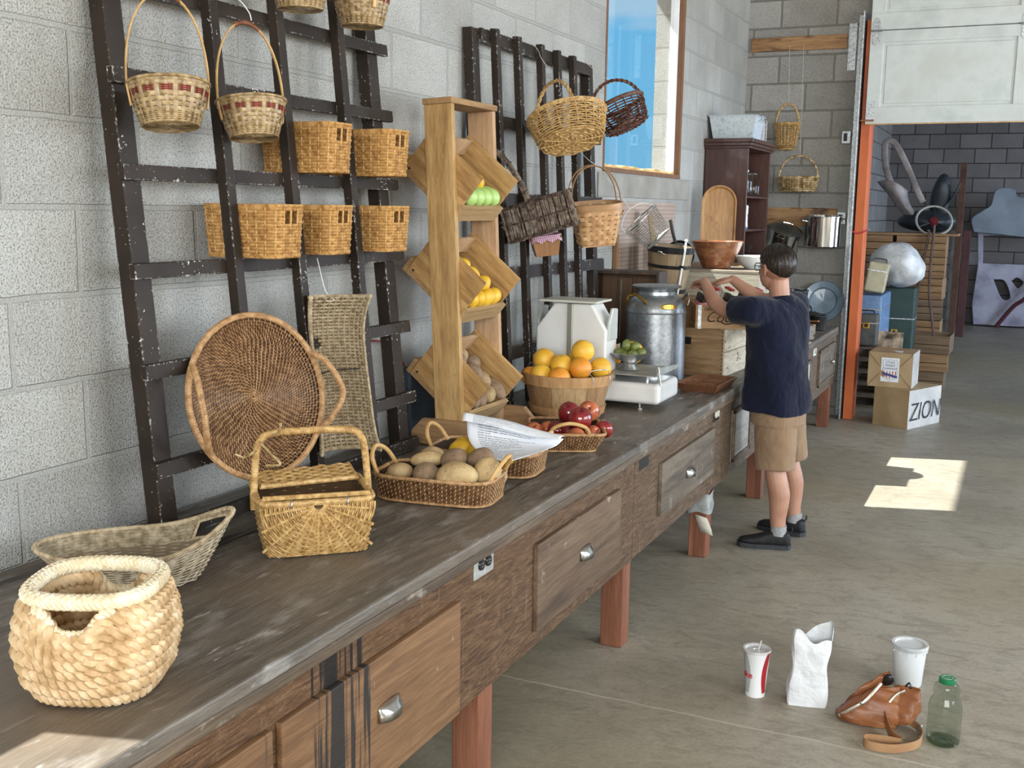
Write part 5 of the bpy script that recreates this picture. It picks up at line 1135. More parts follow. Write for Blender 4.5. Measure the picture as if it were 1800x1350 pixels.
for x in (-LX/2+.012, LX/2-.030): MB().b2((x,-LY/2-.0018,-.001), (x+.018,-LY/2-.0003,.127)).build('metal_strap', Mgalv, sc, False)
Mink = mk('black_ink', (.02,.015,.012), rough=.8)
text('Coca-Cola', .082, sc, Mink, (-.012,-LY/2-.0006,.060), (PI/2,0,0), .42, xs=.95, offset=-.0008)
text('DRINK', .024, sc, Mink, (-.150,-LY/2-.0006,.103), (PI/2,0,0))
text('IN BOTTLES', .012, sc, Mink, (.04,-LY/2-.0006,.018), (PI/2,0,0))
MB().tube(bez([(-.10,-LY/2-.0005,.040),(-.07,-LY/2-.0005,.026),(-.02,-LY/2-.0005,.034),(.05,-LY/2-.0005,.030)],8), .0006, 4, nrm=(0,1,0), rb=.0030).build('swash', Mink, sc)
for k in range(4): MB().b2((-LX/2-.0008,-.09,.025+.022*k), (-LX/2+.0005,.09,.036+.022*k)).build('stencil_line', mk('red_ink', [(.30,.10,.06),(.38,.16,.10)], 40, rough=.8), sc, False)
bo = [(.0,.004),(.026,.004),(.029,.010),(.029,.05),(.026,.062),(.0265,.085),(.029,.105),(.027,.122),(.019,.145),(.0135,.165),(.0125,.182),(.014,.184),(.014,.190),(.0125,.192)]
Mcola = mk('cola', (.012,.004,.002), rough=.12, coat=.6); Mcap = mk('cap_red', [(.30,.02,.025),(.40,.04,.04)], 30, rough=.35); Mgreen = glass('bottle_glass', (.94,.985,.96), .02, .08)
Mlab = mk('label_pink', [(.55,.10,.12),(.70,.30,.32)], 120, rough=.5)
proto = None
for j in range(4):
    for i in range(6):
        lx, ly = -.188 + i*.0752, -.105 + j*.070; p = (cx + cs*lx - sn*ly, cy + sn*lx + cs*ly, sz+.012)
        rowname = ('front row', 'second row', 'third row', 'back row')[j]; lab = f'capped cola bottle standing in the {rowname} of the soda crate'
        if proto is None:
            proto = thing('cola_bottle', lab, 'bottle', p, 0, 'cola bottles in the soda crate, '+rowname)
            MB().lathe(bo, 18).build('glass', Mgreen, proto)
            MB().lathe([(0,.005)] + [(r-.0012, z) for r, z in bo[1:10]] + [(.0,.166)], 18).build('cola', Mcola, proto)
            MB().lathe([(0,.198),(.0125,.198),(.0150,.194),(.0158,.187),(.0138,.187)], 18).build('cap', Mcap, proto)
            MB().lathe([(.0285,.108),(.0297,.112),(.0297,.118),(.0275,.124)], 18).build('label', Mlab, proto)
        else: o = dup(proto, p, i*.9+j, lab); o['group'] = 'cola bottles in the soda crate, '+rowname
# compartment tray
Mtray = wood('tray_wood', [(.12,.045,.022),(.20,.085,.042),(.25,.12,.06)], 1, 9, .4, .0006)
ct = thing('compartment_tray', 'shallow reddish wooden tray divided into three compartments at the bench edge', 'tray', (.790,5.335,ZT), R(-2))
taper(.085,.150,.112,.180,.042,.010).build('body', Mtray, ct, False, .002)
for y in (-.058, .052): MB().b2((-.088,y,.009), (.088,y+.009,.034)).build('divider', Mtray, ct, False, .001)
MB().b2((-.03,.062,.010), (.06,.14,.026)).build('block', wood('tray_block', [(.36,.20,.09),(.46,.27,.13)], 0, 8), ct, False, .002)
# wider crate behind, carrying the wooden bowl, and the ice cream bucket on its own box
bk = thing('wooden_crate', 'wide pale crate behind the cola bottles carrying the big wooden bowl', 'crate', (.40,6.98,ZT)); 
Mold = wood('pale_old_board', [(.36,.33,.27),(.47,.44,.36),(.52,.49,.42)], 0, 7, .8, .001, 8)
MB().b2((-.33,-.27,0), (.33,-.253,.50)).build('side_board', Mold, bk, False, .002)
MB().b2((-.33,.253,0), (.33,.27,.50)).build('side_board', Mold, bk, False, .002)
for x in (-.33, .313): MB().b2((x,-.2525,0), (x+.017,.2525,.50)).build('end_board', Mold, bk, False, .002)
for k in range(4): MB().b2((-.335,-.272+.137*k,.5005), (.335,-.272+.137*k+.130,.516)).build('top_slat', wood('grey_slat', [(.20,.17,.13),(.34,.30,.24)], 0, 9, .85, .0015), bk, False, .002)
bxx = thing('wooden_crate', 'brown box under the tilted ice cream bucket behind the soda crate', 'crate', (.27,6.36,ZT)); open_crate(bxx, .40, .30, .36, .014, Mcrate); MB().b2((-.20,-.15,.3605), (.20,.15,.372)).build('lid', Mcrate, bxx, False)
Mbuck = [wood('bucket_stave_'+str(k), c, 2, 8, .6, .0008) for k, c in enumerate((((.20,.14,.075),(.28,.20,.115)), ((.25,.18,.10),(.33,.24,.14))))]
bk2 = thing('ice_cream_bucket', 'wooden stave ice cream bucket with black hoops and a white rod, tilted', 'bucket')
bk2.matrix_world = Matrix.Translation((.262,6.33,ZT+.381)) @ rotm(R(2), R(4.5), 0)
fr = lambda z: .105 + .115*z
for i in range(16):
    a0, a1 = (i-.49)*PI/8, (i+.49)*PI/8; P = [[(fr(z)*math.cos(a), fr(z)*math.sin(a), z) for a in np.linspace(a0,a1,4)] for z in (0,.1,.2,.29)]; m = MB().grid(np.array(P)).grid(np.array(P)*np.array([.92,.92,1]), flip=True); m.build('stave', Mbuck[i % 2], bk2)
for z0, z1 in ((.255,.292),(.165,.185),(.02,.045)):
    m = MB(); m.lathe([(fr(z0)-.01,z0),(fr(z0)+.004,z0),(fr(z1)+.004,z1),(fr(z1)-.012,z1)], 40); m.build('hoop', Mblk, bk2)
MB().lathe([(0,.262),(fr(.262)*.92,.262)], 32).build('inside', Mblk, bk2)
a0 = R(-40); MB().tube([(fr(z)*1.03*math.cos(a0)+.004, fr(z)*1.03*math.sin(a0), z) for z in (.02,.15,.29)] + [(.150*math.cos(a0), .150*math.sin(a0), .335)], .0065, 8).ball((.152*math.cos(a0),.152*math.sin(a0),.338), .010, 8, 10).build('white_rod', mk('white_enamel_rod', (.82,.84,.82), rough=.25), bk2)
MB().box((.148*math.cos(a0),.148*math.sin(a0),.185), (.05,.025,.012), (0,0,a0)).build('lug', Mblk, bk2, False, .002)
MB().ball((-.02,-.142,.262), (.016,.010,.008), 8, 10).ball((.0,-.147,.252), (.012,.008,.007), 8, 10).build('latch', Mchrome, bk2)
string('wire hanging the fryer basket from the wall beside the smaller rack', 'hanging_string', [(.150,5.945,1.668),(.10,5.93,1.74),(.002,5.90,1.86)], .0012)
# slatted thing, frying pan and a wire fryer basket by the pegboard
def pegmat():
    m, t, b = new('pegboard'); tc = t.nodes.new('ShaderNodeTexCoord'); sx = nd(t, 'ShaderNodeSeparateXYZ', {0: tc.outputs['Object']}); d = []
    for ax in (1, 2):
        f = nd(t, 'ShaderNodeMath', {0: nd(t, 'ShaderNodeMath', {0: sx.outputs[ax], 1: 1/.0254}, operation='MULTIPLY').outputs[0]}, operation='FRACT').outputs[0]
        g = nd(t, 'ShaderNodeMath', {0: f, 1: -.5}, operation='ADD').outputs[0]; d.append(nd(t, 'ShaderNodeMath', {0: g, 1: g}, operation='MULTIPLY').outputs[0])
    s = nd(t, 'ShaderNodeMath', {0: d[0], 1: d[1]}, operation='ADD').outputs[0]
    base = ramp(t, noise(t, coords(t), 3, 3), [(.35, (.34,.25,.20)), (.65, (.42,.33,.275))])
    t.links.new(mixc(t, ramp(t, s, [(.025, 1.0), (.04, 0.0)]), base, (.10,.06,.045)), b.inputs['Base Color']); b.inputs['Roughness'].default_value = .7; return m
pg = tag(MB().b2((.004,6.12,1.18), (.016,7.28,1.71)).build('pegboard', pegmat(), smooth=False), 'brown pegboard panel on the wall below the window', 'pegboard')
MB().b2((.004,6.085,1.10), (.028,6.12,1.52)).build('edge_batten', wood('peg_batten', [(.26,.13,.055),(.34,.18,.08)], 2, 8), pg, False, .002)
wb = thing('fryer_basket', 'round wire fryer basket with a wire handle hung tilted below the window', 'basket')
wb.matrix_world = axis_frame((.300,6.02,1.505), (-.60,-.30,.66), (.6,.3,.7))
m = MB()
fr2 = lambda z: .082 + .20*z
for z in np.linspace(.0,.15,13): m.tube([(fr2(z)*math.cos(a), fr2(z)*math.sin(a), z) for a in np.linspace(0,2*PI,49)[:-1]], .0012, 4, True)
for k in range(12): a = k*PI/6; m.tube([(fr2(z)*math.cos(a), fr2(z)*math.sin(a), z) for z in (0,.075,.15)], .0017, 5)
for k in range(13): y = -.078 + .013*k; x = math.sqrt(max(0,.082**2-y*y)); m.tube([(-x,y,0),(x,y,0)], .0012, 4); m.tube([(y,-x,0),(y,x,0)], .0012, 4)
m.build('wires', Msteel, wb)
MB().tube([(.113*math.cos(a), .113*math.sin(a), .153) for a in np.linspace(0,2*PI,49)[:-1]], .0042, 6, True).build('rim', Mchrome, wb)
MB().tube(bez([(-.112,.0,.15),(-.10,.0,.20),(-.02,.0,.235),(.07,.0,.21),(.112,0,.15)],8), .0028, 6).build('bail', Msteel, wb)
wp = thing('washing_board', 'ribbed pale wooden board leaning on the pegboard behind the wire basket', 'board')
wp.matrix_world = Matrix.Translation((.165,6.50,1.165)) @ rotm(R(0), R(-9), R(20))
MB().b2((-.012,-.045,0), (.012,.045,.50)).build('board', wood('ribbed_pine', [(.46,.31,.15),(.58,.42,.22)], 2, 8), wp, False, .002)
m = MB()
for k in range(18): m.box((.014,0,.03+.026*k), (.008,.084,.013), (0,R(0),0))
m.build('ribs', wood('ribbed_pine', []), wp, False, .002)
fp_ = thing('frying_pan', 'black iron frying pan standing on edge behind the ice cream bucket', 'pan')
fp_.matrix_world = Matrix.Translation((.225,6.685,1.385)) @ rotm(R(90), 0, R(24)) @ Matrix.Diagonal((.82,.82,.82,1))
MB().lathe([(0,0),(.10,0),(.118,.03),(.114,.03),(.097,.004),(0,.004)], 36).build('pan', Mblk, fp_)
MB().tube([(-.03,.10,.022),(-.055,.18,.03),(-.075,.27,.034)], .007, 8, nrm=(0,0,1), rb=.013).build('handle', Mblk, fp_)
# big turned bowl, dough tray
def bowlwood():
    m, t, b = new('turned_bowl'); v = coords(t, (1,1,2.2)); n = noise(t, v, 9, 4, .6, 1.5)
    c = ramp(t, n, [(.3, (.13,.045,.02)), (.5, (.23,.09,.04)), (.7, (.34,.15,.07))]); c = mixc(t, ramp(t, noise(t, coords(t), 14, 2), [(.62, 0.0), (.66, .6)]), c, (.36,.20,.11))
    t.links.new(c, b.inputs['Base Color']); b.inputs['Roughness'].default_value = .28; b.inputs['Coat Weight'].default_value = .5; return m
bw = thing('wooden_bowl', 'large glossy reddish turned wooden bowl on the pale crate', 'bowl', (.405,6.93,ZT+.517))
MB().lathe([(0,.002),(.085,.002),(.088,.006),(.105,.04),(.135,.10),(.168,.168),(.172,.172),(.166,.174),(.158,.168),(.125,.105),(.095,.05),(.05,.022),(0,.018)], 48).build('bowl', bowlwood(), bw)
dt = thing('dough_tray', 'long round-ended honey coloured wooden dough tray standing against the cabinet', 'tray')
dt.matrix_world = Matrix.Translation((.205,7.72,1.575)) @ rotm(R(90-6), 0, R(12)) 
def outline(w, h, n=14): return np.array([(w*math.cos(a), h-w + w*math.sin(a)) for a in np.linspace(0, PI, n)] + [(-w*math.cos(a), -(h-w) - w*math.sin(a)) for a in np.linspace(0, PI, n)])
m = MB(); P = []
for w, h, z in ((.108,.258,-.03),(.122,.272,.0),(.114,.264,.0),(.100,.250,-.018)): o = outline(w, h); P.append(np.stack([o[:,0], o[:,1], np.full(len(o), z)], -1))
m.grid(np.array(P), False, True); m.add(P[0], [list(range(28))[::-1]]); m.add(P[3], [list(range(28))])
m.build('tray', wood('dough_wood', [(.36,.17,.055),(.47,.25,.09),(.52,.30,.12)], 1, 6, .45, .0005, 7, stains=[(12, .60, .68, (.24,.10,.035), (1,.5,1))]), dt)
db = thing('wooden_crate', 'plain box hidden behind the wooden bowl, under the dough tray', 'crate', (.26,7.66,ZT)); open_crate(db, .40, .50, .50, .015, Mcrate); MB().b2((-.20,-.25,.5005), (.20,.25,.512)).build('lid', Mcrate, db, False)
# dark shelf cabinet in the corner and what stands on it
Mcab = wood('cabinet_brown', [(.045,.018,.014),(.070,.028,.022),(.095,.040,.030)], 2, 6, .38, .0006, 8, stains=[(5, .68, .72, (.24,.14,.11), (1,1,.2))], coat=.2)
Mcabi = mk('cabinet_inside', [(.06,.014,.010),(.10,.025,.018)], 5, rough=.5)
kb = thing('shelf_cabinet', 'tall dark brown open shelf cabinet in the corner at the far bench end', 'cabinet', (.012,8.02,ZT))
MB().b2((0,0,0), (.315,.02,1.33)).build('side_panel', Mcab, kb, False, .002); MB().b2((0,.74,0), (.315,.76,1.33)).build('side_panel', Mcab, kb, False, .002)
MB().b2((0,.0205,.0), (.012,.7395,1.33)).build('back_panel', Mcabi, kb, False)
for z in (.02, .31, .535, .73, .975): MB().b2((.0125,.0205,z), (.305,.7395,z+.018)).build('shelf', Mcab, kb, False, .003)
MB().b2((-.008,-.012,1.33), (.330,.775,1.348)).b2((-.008,-.022,1.348), (.342,.785,1.372)).b2((-.008,-.03,1.3725), (.352,.795,1.400)).build('cornice', Mcab, kb, False, .004)
Mjar = glass('jar_glass', (.92,.95,.94), .03, .35)
def jar(nm, label, c, prof, mat, lid=None):
    t = thing(nm, label, 'jar' if 'jar' in nm else 'canister', c); MB().lathe(prof, 28).build('body', mat, t)
    if lid: MB().lathe(lid, 28).build('lid', Mchrome, t)
    return t
jar('glass_jar', 'big clear lidded jar on the upper cabinet shelf', (.245,8.19,ZT+.9935), [(0,.002),(.082,.002),(.086,.008),(.086,.145),(.075,.165),(.052,.175),(.050,.178)], Mjar, [(0,.192),(.05,.192),(.055,.186),(.055,.172),(.050,.172)])
jar('glass_jar', 'narrower clear jar with a flared top beside the big lidded jar', (.270,8.42,ZT+.9935), [(0,.002),(.060,.002),(.063,.01),(.063,.10),(.040,.15),(.040,.17),(.066,.205),(.064,.206)], Mjar)
Mwcer = mk('white_ceramic', [(.62,.64,.64),(.70,.72,.72)], 8, rough=.2, coat=.5)
def bluew():
    m, t, b = new('blue_on_white'); c = mixc(t, ramp(t, noise(t, coords(t), 26, 3, .6), [(.56, 0.0), (.60, 1.0)]), (.68,.70,.71), (.05,.07,.22)); t.links.new(c, b.inputs['Base Color']); b.inputs['Roughness'].default_value = .2; return m
jar('canister', 'white canister painted with blue flowers on the middle cabinet shelf', (.265,8.14,ZT+.7485), [(0,.0),(.052,.0),(.054,.006),(.050,.06),(.054,.165),(.050,.175),(.04,.178),(0,.178)], bluew())
jar('glass_jar', 'small cut glass bowl low on the cabinet shelf beside the head of the boy', (.255,8.27,ZT+.5535), [(0,.002),(.04,.002),(.05,.01),(.085,.085),(.08,.086),(.045,.015)], Mjar)
jar('canister', 'grey canister low in the cabinet behind the boy', (.265,8.10,ZT+.5535), [(0,0),(.035,0),(.035,.12),(.03,.125),(0,.125)], Msteel)
tb = thing('galvanised_tub', 'pale galvanised rectangular tub with wire handles on top of the cabinet', 'tub', (.190,8.205,ZT+1.4005), R(0))
Mtub = mk('pale_zinc', [(.46,.53,.58),(.60,.67,.72),(.38,.44,.48)], 38, 4, rough=.45, metal=.35)
taper(.145,.12,.172,.15,.165,.004).build('body', Mtub, tb, False)
m = MB(); m.tube([(-.174,-.152,.165),(.174,-.152,.165),(.174,.152,.165),(-.174,.152,.165)], .0045, 6, True); m.build('rolled_rim', Mtub, tb)
for s in (-1, 1): MB().tube(bez([(s*.166,-.045,.125),(s*.19,-.045,.15),(s*.195,-.03,.18),(s*.195,.03,.18),(s*.19,.045,.15),(s*.166,.045,.125)],5), .004, 6).build('wire_handle', Msteel, tb)
wr_ = thing('wire_basket', 'small square wire basket beside the tub on the cabinet top', 'basket', (.262,8.565,ZT+1.4005), R(14))
m = MB()
for k in range(6):
    z = .004+.03*k; m.tube([(-.065,-.085,z),(.065,-.085,z),(.065,.085,z),(-.065,.085,z)], .0016, 4, True)
for k in range(9):
    y = -.085+.02125*k; m.tube([(-.065,y,.156),(-.065,y,.002),(.065,y,.002),(.065,y,.156)], .0016, 4)
for k in range(7):
    x = -.065+.0217*k; m.tube([(x,-.085,.156),(x,-.085,.002),(x,.085,.002),(x,.085,.156)], .0016, 4)
m.build('wires', mk('white_wire', (.72,.73,.74), rough=.4), wr_)
MB().b2((-.058,-.079,.012), (.055,-.076,.14)).build('liner_card', mk('lilac_card', (.55,.53,.60), rough=.7), wr_, False)
# ---------------------------------------------------------------- hung on the back wall
wk = thing('wicker_basket', 'tall narrow honey wicker basket with hoop handle on the back wall', 'basket', (.372,9.145,2.165))
willow_basket(wk, .098, .090, .20, Mgold, 15, 20, .16, .0034, .70, .0045)
wk2 = thing('wicker_basket', 'low wide wicker basket with round hoop handle below the tall one on the back wall', 'basket', (.485,9.125,1.832))
willow_basket(wk2, .160, .105, .105, wick('mixed_wicker', (.14,.08,.035), (.38,.26,.12), (.60,.46,.27), .5, 30), 9, 22, .175, .0042, .86, .006)
for a, l in (((.372,9.145,2.53), 'string hanging the tall wicker basket from the upper board'), ((.485,9.125,2.115), 'string hanging the low wide wicker basket from the upper board')):
    string(l, 'hanging_string', [a, (a[0]-.01,9.20,a[2]+.05), (a[0]-.03,9.222,2.99)], .0012)
Mpotst = mk('polished_steel', [(.55,.55,.53),(.68,.68,.66)], 4, rough=.14, metal=1)
sp = thing('stock_pot', 'polished open steel stock pot hanging by the door track', 'pot', (.712,9.068,1.390)); sp.rotation_euler = (R(3), R(-1), R(30))
MB().lathe([(0,.002),(.128,.002),(.138,.012),(.140,.24),(.146,.243),(.146,.247),(.136,.247),(.134,.016),(0,.010)], 56).build('pot', Mpotst, sp)
for s in (-1, 1): MB().tube(bez([(s*.139,-.035,.205),(s*.165,-.035,.215),(s*.175,0,.225),(s*.165,.035,.215),(s*.139,.035,.205)],6), .0045, 6).build('handle', Mpotst, sp)
MB().tube(bez([(-.05,.132,.235),(-.03,.145,.262),(.03,.145,.262),(.05,.132,.235)],6), .004, 6).build('bail', Mpotst, sp)
lp = thing('lidded_pot', 'tilted steel pot with a domed lid hanging left of the open stock pot', 'pot'); lp.matrix_world = Matrix.Translation((.372,9.058,1.335)) @ rotm(R(18), R(19), R(0))
MB().lathe([(0,.002),(.115,.002),(.124,.012),(.126,.21),(.130,.214)], 48).build('pot', Mpotst, lp)
l_ = MB().lathe([(0,.245),(.03,.243),(.10,.228),(.128,.218),(.135,.214),(.133,.210),(.12,.212)], 48).build('lid', mk('lid_steel', [(.16,.16,.15),(.24,.24,.23)], 6, rough=.3, metal=.9), lp)
MB().tube(bez([(-.035,-.01,.238),(-.035,-.01,.265),(.035,.01,.265),(.035,.01,.238)],6), .0055, 6).build('lid_handle', Mpotst, l_)
for s in (-1, 1): MB().tube(bez([(s*.03-.0,-.126,.185),(s*.028,-.15,.19),(s*-.0,-.155,.19)],5), .004, 6).build('handle', Mpotst, lp)
# ---------------------------------------------------------------- far end of the bench
Mblue = mk('blue_enamel', [(.075,.125,.18),(.15,.22,.29),(.10,.16,.22)], 5, 4, rough=.28, coat=.3)
bp = thing('enamel_plate', 'large blue-grey enamel platter standing against the back wall', 'plate'); bp.matrix_world = Matrix.Translation((.735,9.16,ZT+.164)) @ rotm(R(90-9), 0, R(6))
MB().lathe([(0,-.012),(.095,-.012),(.104,-.006),(.112,.006),(.155,.014),(.163,.016),(.160,.021),(.112,.013),(.100,.001),(0,-.005)], 56).build('plate', Mblue, bp)
bb2 = thing('black_pail', 'black enamel pail behind the boy at the far bench end', 'pail', (.570,8.72,ZT)); MB().lathe([(0,.002),(.085,.002),(.118,.27),(.122,.272),(.120,.278),(.114,.274),(.082,.01),(0,.008)], 36).build('pail', mk('black_enamel', [(.016,.02,.026),(.03,.036,.045)], 5, rough=.22), bb2)
MB().tube(bez([(-.115,-.03,.255),(-.09,-.10,.24),(0,-.128,.225),(.09,-.10,.24),(.115,-.03,.255)],6), .003, 6).build('bail', Mblk, bb2)
kt = thing('iron_pot', 'small black cast iron pot with a pan resting on it near the bench end', 'pot', (.815,8.44,ZT)); MB().lathe([(0,.0),(.058,.0),(.064,.006),(.068,.10),(.074,.108),(.074,.114),(.066,.112),(.062,.012),(0,.008)], 32).build('pot', Mblk, kt)
MB().lathe([(0,.118),(.05,.135),(.10,.122),(.105,.116),(.06,.1145)], 32, sx=.8, c=(-.05,0,.0)).build('pan', Mblk, kt)
MB().tube(bez([(-.08,0,.128),(-.10,0,.16),(-.075,0,.185),(-.05,0,.16),(-.05,0,.135)],5), .006, 6).build('ring_handle', Mblk, kt)
cp = thing('copper_pan', 'small copper pan on a wooden box behind the white plates', 'pan', (.735,8.10,ZT+.072)); MB().lathe([(0,.0),(.075,0),(.082,.03),(.078,.03),(.072,.004),(0,.004)], 28).build('pan', mk('copper', [(.42,.13,.05),(.55,.20,.08)], 8, rough=.3, metal=.7), cp)
MB().tube([(.07,-.02,.025),(.15,-.04,.032)], .006, 6, nrm=(0,0,1), rb=.012).build('handle', mk('copper', []), cp)
wbx = thing('small_box', 'low wooden box under the copper pan near the bench end', 'box', (.745,8.10,ZT)); open_crate(wbx, .20, .18, .058, .008, Mcrate); MB().b2((-.10,-.09,.0585), (.10,.09,.070)).build('lid', Mcrate, wbx, False)
gl_ = glass('tumbler_glass', (.9,.93,.93), .02, .3)
for k in range(9):
    o = MB().lathe([(0,0),(.036,0),(.040,.002),(.066,.009),(.068,.0105),(.064,.0115),(.038,.005),(0,.004)], 36).build('white_plate', Mwcer, loc=(.845+.003*math.sin(k*2.1), 7.73+.003*math.cos(k*1.7), ZT+.0105*k+.0005))
    tag(o, ('top white plate of the stack near the bench end' if k == 8 else 'white plate within the stack near the far bench end'), 'plate', 'stacked white plates')
# white enamel basin and a coil of pale wire behind the boy's head and arms
eb_ = thing('enamel_basin', 'white enamel basin on the pale crate between the wooden bowl and the boy', 'basin', (.625,7.02,ZT+.517)); MB().lathe([(0,.0),(.05,0),(.09,.03),(.118,.075),(.126,.078),(.124,.083),(.114,.080),(.085,.036),(.05,.008),(0,.006)], 40).build('basin', mk('basin_enamel', [(.70,.74,.74),(.78,.80,.80)], 6, rough=.15, coat=.4), eb_)
# ---------------------------------------------------------------- in the store room behind the roller door
Mkraft = mk('kraft_paper', [(.30,.205,.105),(.36,.25,.135),(.40,.285,.16)], 5, 4, rough=.6, bmp=.002, bscale=9)
Mkrafts = mk('silver_wrap', [(.42,.40,.38),(.55,.53,.50)], 6, 4, rough=.45, bmp=.004, bscale=11, spec=.5)
Mletter = mk('blue_black_ink', (.012,.014,.025), rough=.7)
def parcel(nm, label, loc, rz, dx, dy, dz, sidemat):
    t = thing(nm, label, 'box', loc, rz, 'paper wrapped parcels'); m = MB()
    def face(P, n=10, amp=.004, mi=0):
        P = np.array(P, float); u = np.linspace(0,1,n)[:,None,None]; v = np.linspace(0,1,n)[None,:,None]; G = P[0]*(1-u)*(1-v) + P[1]*u*(1-v) + P[2]*u*v + P[3]*(1-u)*v
        nn = np.cross(P[1]-P[0], P[3]-P[0]); nn /= np.linalg.norm(nn); e = np.sin(np.pi*u)*np.sin(np.pi*v); m.grid(G + nn*amp*e*np.sin(7*u+5*v+dx*30), mi=mi)
    x, y, z = dx/2, dy/2, dz; A = [(-x,-y,0),(x,-y,0),(x,y,0),(-x,y,0),(-x,-y,z),(x,-y,z),(x,y,z),(-x,y,z)]
    face([A[0],A[1],A[5],A[4]]); face([A[1],A[2],A[6],A[5]], amp=.008, mi=1); face([A[2],A[3],A[7],A[6]]); face([A[3],A[0],A[4],A[7]]); face([A[4],A[5],A[6],A[7]]); face([A[0],A[3],A[2],A[1]], amp=0)
    m.build('wrapping', [Mkraft, sidemat], t, True, angle=50); return t
pa = parcel('parcel', 'lower brown paper parcel lettered ZION on the floor by the orange post', (1.437,9.175,0), R(-24), .30, .50, .305, Mkrafts)
Z_ = text('ZION', .205, pa, Mletter, (.153+.006,-.005,.125), (PI/2,0,PI/2), .18, .0006, xs=.92, offset=-.002); Z_.rotation_euler = (PI/2, R(-0), PI/2)
pb = parcel('parcel', 'smaller brown paper parcel with a white shield sticker on top of the ZION parcel', (1.315,9.175,.306), R(-3), .335, .36, .275, Mkrafts)
sk = MB().b2((-.068,-.1825,.045), (.068,-.1808,.235)).build('sticker', mk('sticker_white', (.72,.74,.76), rough=.4), pb, False)
Mnavy = mk('navy_ink', (.04,.06,.20), rough=.6); Mredk = mk('red_stripe', (.42,.06,.07), rough=.6)
for k, s in enumerate(('UTAH', 'PARKS', 'COMPANY')): text(s, .026 - .004*(k == 2), sk, Mnavy, (0,-.1828,.198-.025*k), (PI/2,0,0))
o_ = [(0,.222),(.022,.213),(.045,.222),(.055,.20),(.05,.18)]; sh = [(.052,.137),(.054,.10),(.040,.072),(.018,.062),(0,.055)]
full = [(0,.222),(.022,.214),(.045,.222),(.058,.205),(.052,.17),(.056,.13),(.054,.095),(.038,.07),(.016,.062),(0,.054)]
out = full + [(-x, z) for x, z in full[::-1][1:-1]]
MB().tube([(x,-.1828,z) for x, z in out], .0010, 4, True).build('shield_outline', Mnavy, sk)
m = MB()
for i in range(-4, 5):
    if i % 2 == 0: x = .011*i; m.b2((x-.0035,-.1832,.068+.004*abs(i)), (x+.0035,-.1826,.130))
m.build('shield_stripe', Mredk, sk, False)
MB().box((0,-.1834,.098), (.118,.0006,.018), (0,R(14),0)).build('shield_sash', Mnavy, sk, False)
MB().b2((-.07,-.10,.2742), (.07,-.02,.2758)).build('top_sticker', mk('sticker_white', []), pb, False)
m = MB()
for a, b in (((-.166,.272),(-.075,.165)), ((.166,.272),(.075,.165)), ((-.166,.004),(-.075,.11)), ((.166,.004),(.075,.11))): m.tube([(a[0],-.1825,a[1]),(b[0],-.184,b[1])], .0022, 4)
m.build('fold', mk('kraft_fold', (.24,.155,.075), rough=.7), pb)
# pallets and luggage
Mpal = wood('pallet_board', [(.06,.045,.03),(.13,.10,.07),(.19,.15,.105)], 1, 9, .85, .001)
def pallet(label, loc, rz, lx, ly):
    t = thing('pallet', label, 'pallet', loc, rz, 'pallets under the luggage')
    for k in range(5): MB().b2((-lx/2, -ly/2+k*(ly-.09)/4, .088), (lx/2, -ly/2+k*(ly-.09)/4+.09, .104)).build('deck_board', Mpal, t, False)
    for x in (-lx/2, -.02, lx/2-.04): MB().b2((x,-ly/2,.016), (x+.04,ly/2,.0875)).build('runner', Mpal, t, False)
    for k in range(3): MB().b2((-lx/2, -ly/2+k*(ly-.09)/2, .0), (lx/2, -ly/2+k*(ly-.09)/2+.09, .0155)).build('base_board', Mpal, t, False)
    return t
for k in range(5): pallet(('lowest pallet under the luggage', 'second pallet up from the floor under the luggage', 'middle pallet of the stack under the luggage', 'fourth pallet up under the luggage', 'topmost pallet, directly under the luggage')[k], (.93,10.25,.001+.1045*k), R(.6*(k % 3)), .60, 1.0)
def case(nm, label, cat, lo, hi, mat, rot=0, latch=True):
    c = [(lo[i]+hi[i])/2 for i in range(3)]; d = [hi[i]-lo[i] for i in range(3)]; t = thing(nm, label, cat, (c[0],c[1],lo[2]), rot)
    MB().b2((-d[0]/2,-d[1]/2,0), (d[0]/2,d[1]/2,d[2])).build('shell', mat, t, False, .018, 3)
    MB().b2((-d[0]/2-.003,-d[1]/2-.003,d[2]*.70), (d[0]/2+.003,d[1]/2+.003,d[2]*.70+.012)).build('edge_band', Mgalv, t, False, .002)
    if latch:
        l = MB().b2((-.03,-d[1]/2-.010,d[2]*.55), (.03,-d[1]/2-.001,d[2]*.55+.055)).build('latch', Mbrass, t, False, .003)
        MB().lathe([(0,.012),(.014,.012),(.016,.008),(.016,0)], 14).xform(Matrix.Translation((0,-d[1]/2-.002,d[2]*.55+.028)) @ rotm(PI/2,0,0)).build('lock', Mblk, l)
    MB().tube(bez([(-.05,0,d[2]),(-.045,0,d[2]+.025),(.045,0,d[2]+.025),(.05,0,d[2])],6), .006, 6).build('handle', Mblk, t); return t
Mblue2 = mk('blue_vinyl', [(.12,.20,.36),(.17,.27,.45)], 20, rough=.35)
case('suitcase', 'grey-black hard case with a brass lock on top of the pallets behind the orange post', 'suitcase', (.915,9.80,.528), (1.10,9.95,.805), mk('grey_case', [(.06,.06,.058),(.09,.09,.085)], 20, rough=.5), 0)
case('suitcase', 'upright light blue suitcase standing on the pallets beside the black case', 'suitcase', (.90,9.97,.528), (1.105,10.70,.955), Mblue2, 0, False)
case('trunk', 'dark green trunk standing behind the blue suitcase', 'trunk', (.98,10.74,.0), (1.315,10.99,.985), mk('green_trunk', [(.012,.035,.03),(.02,.05,.045)], 12, rough=.5), 0)
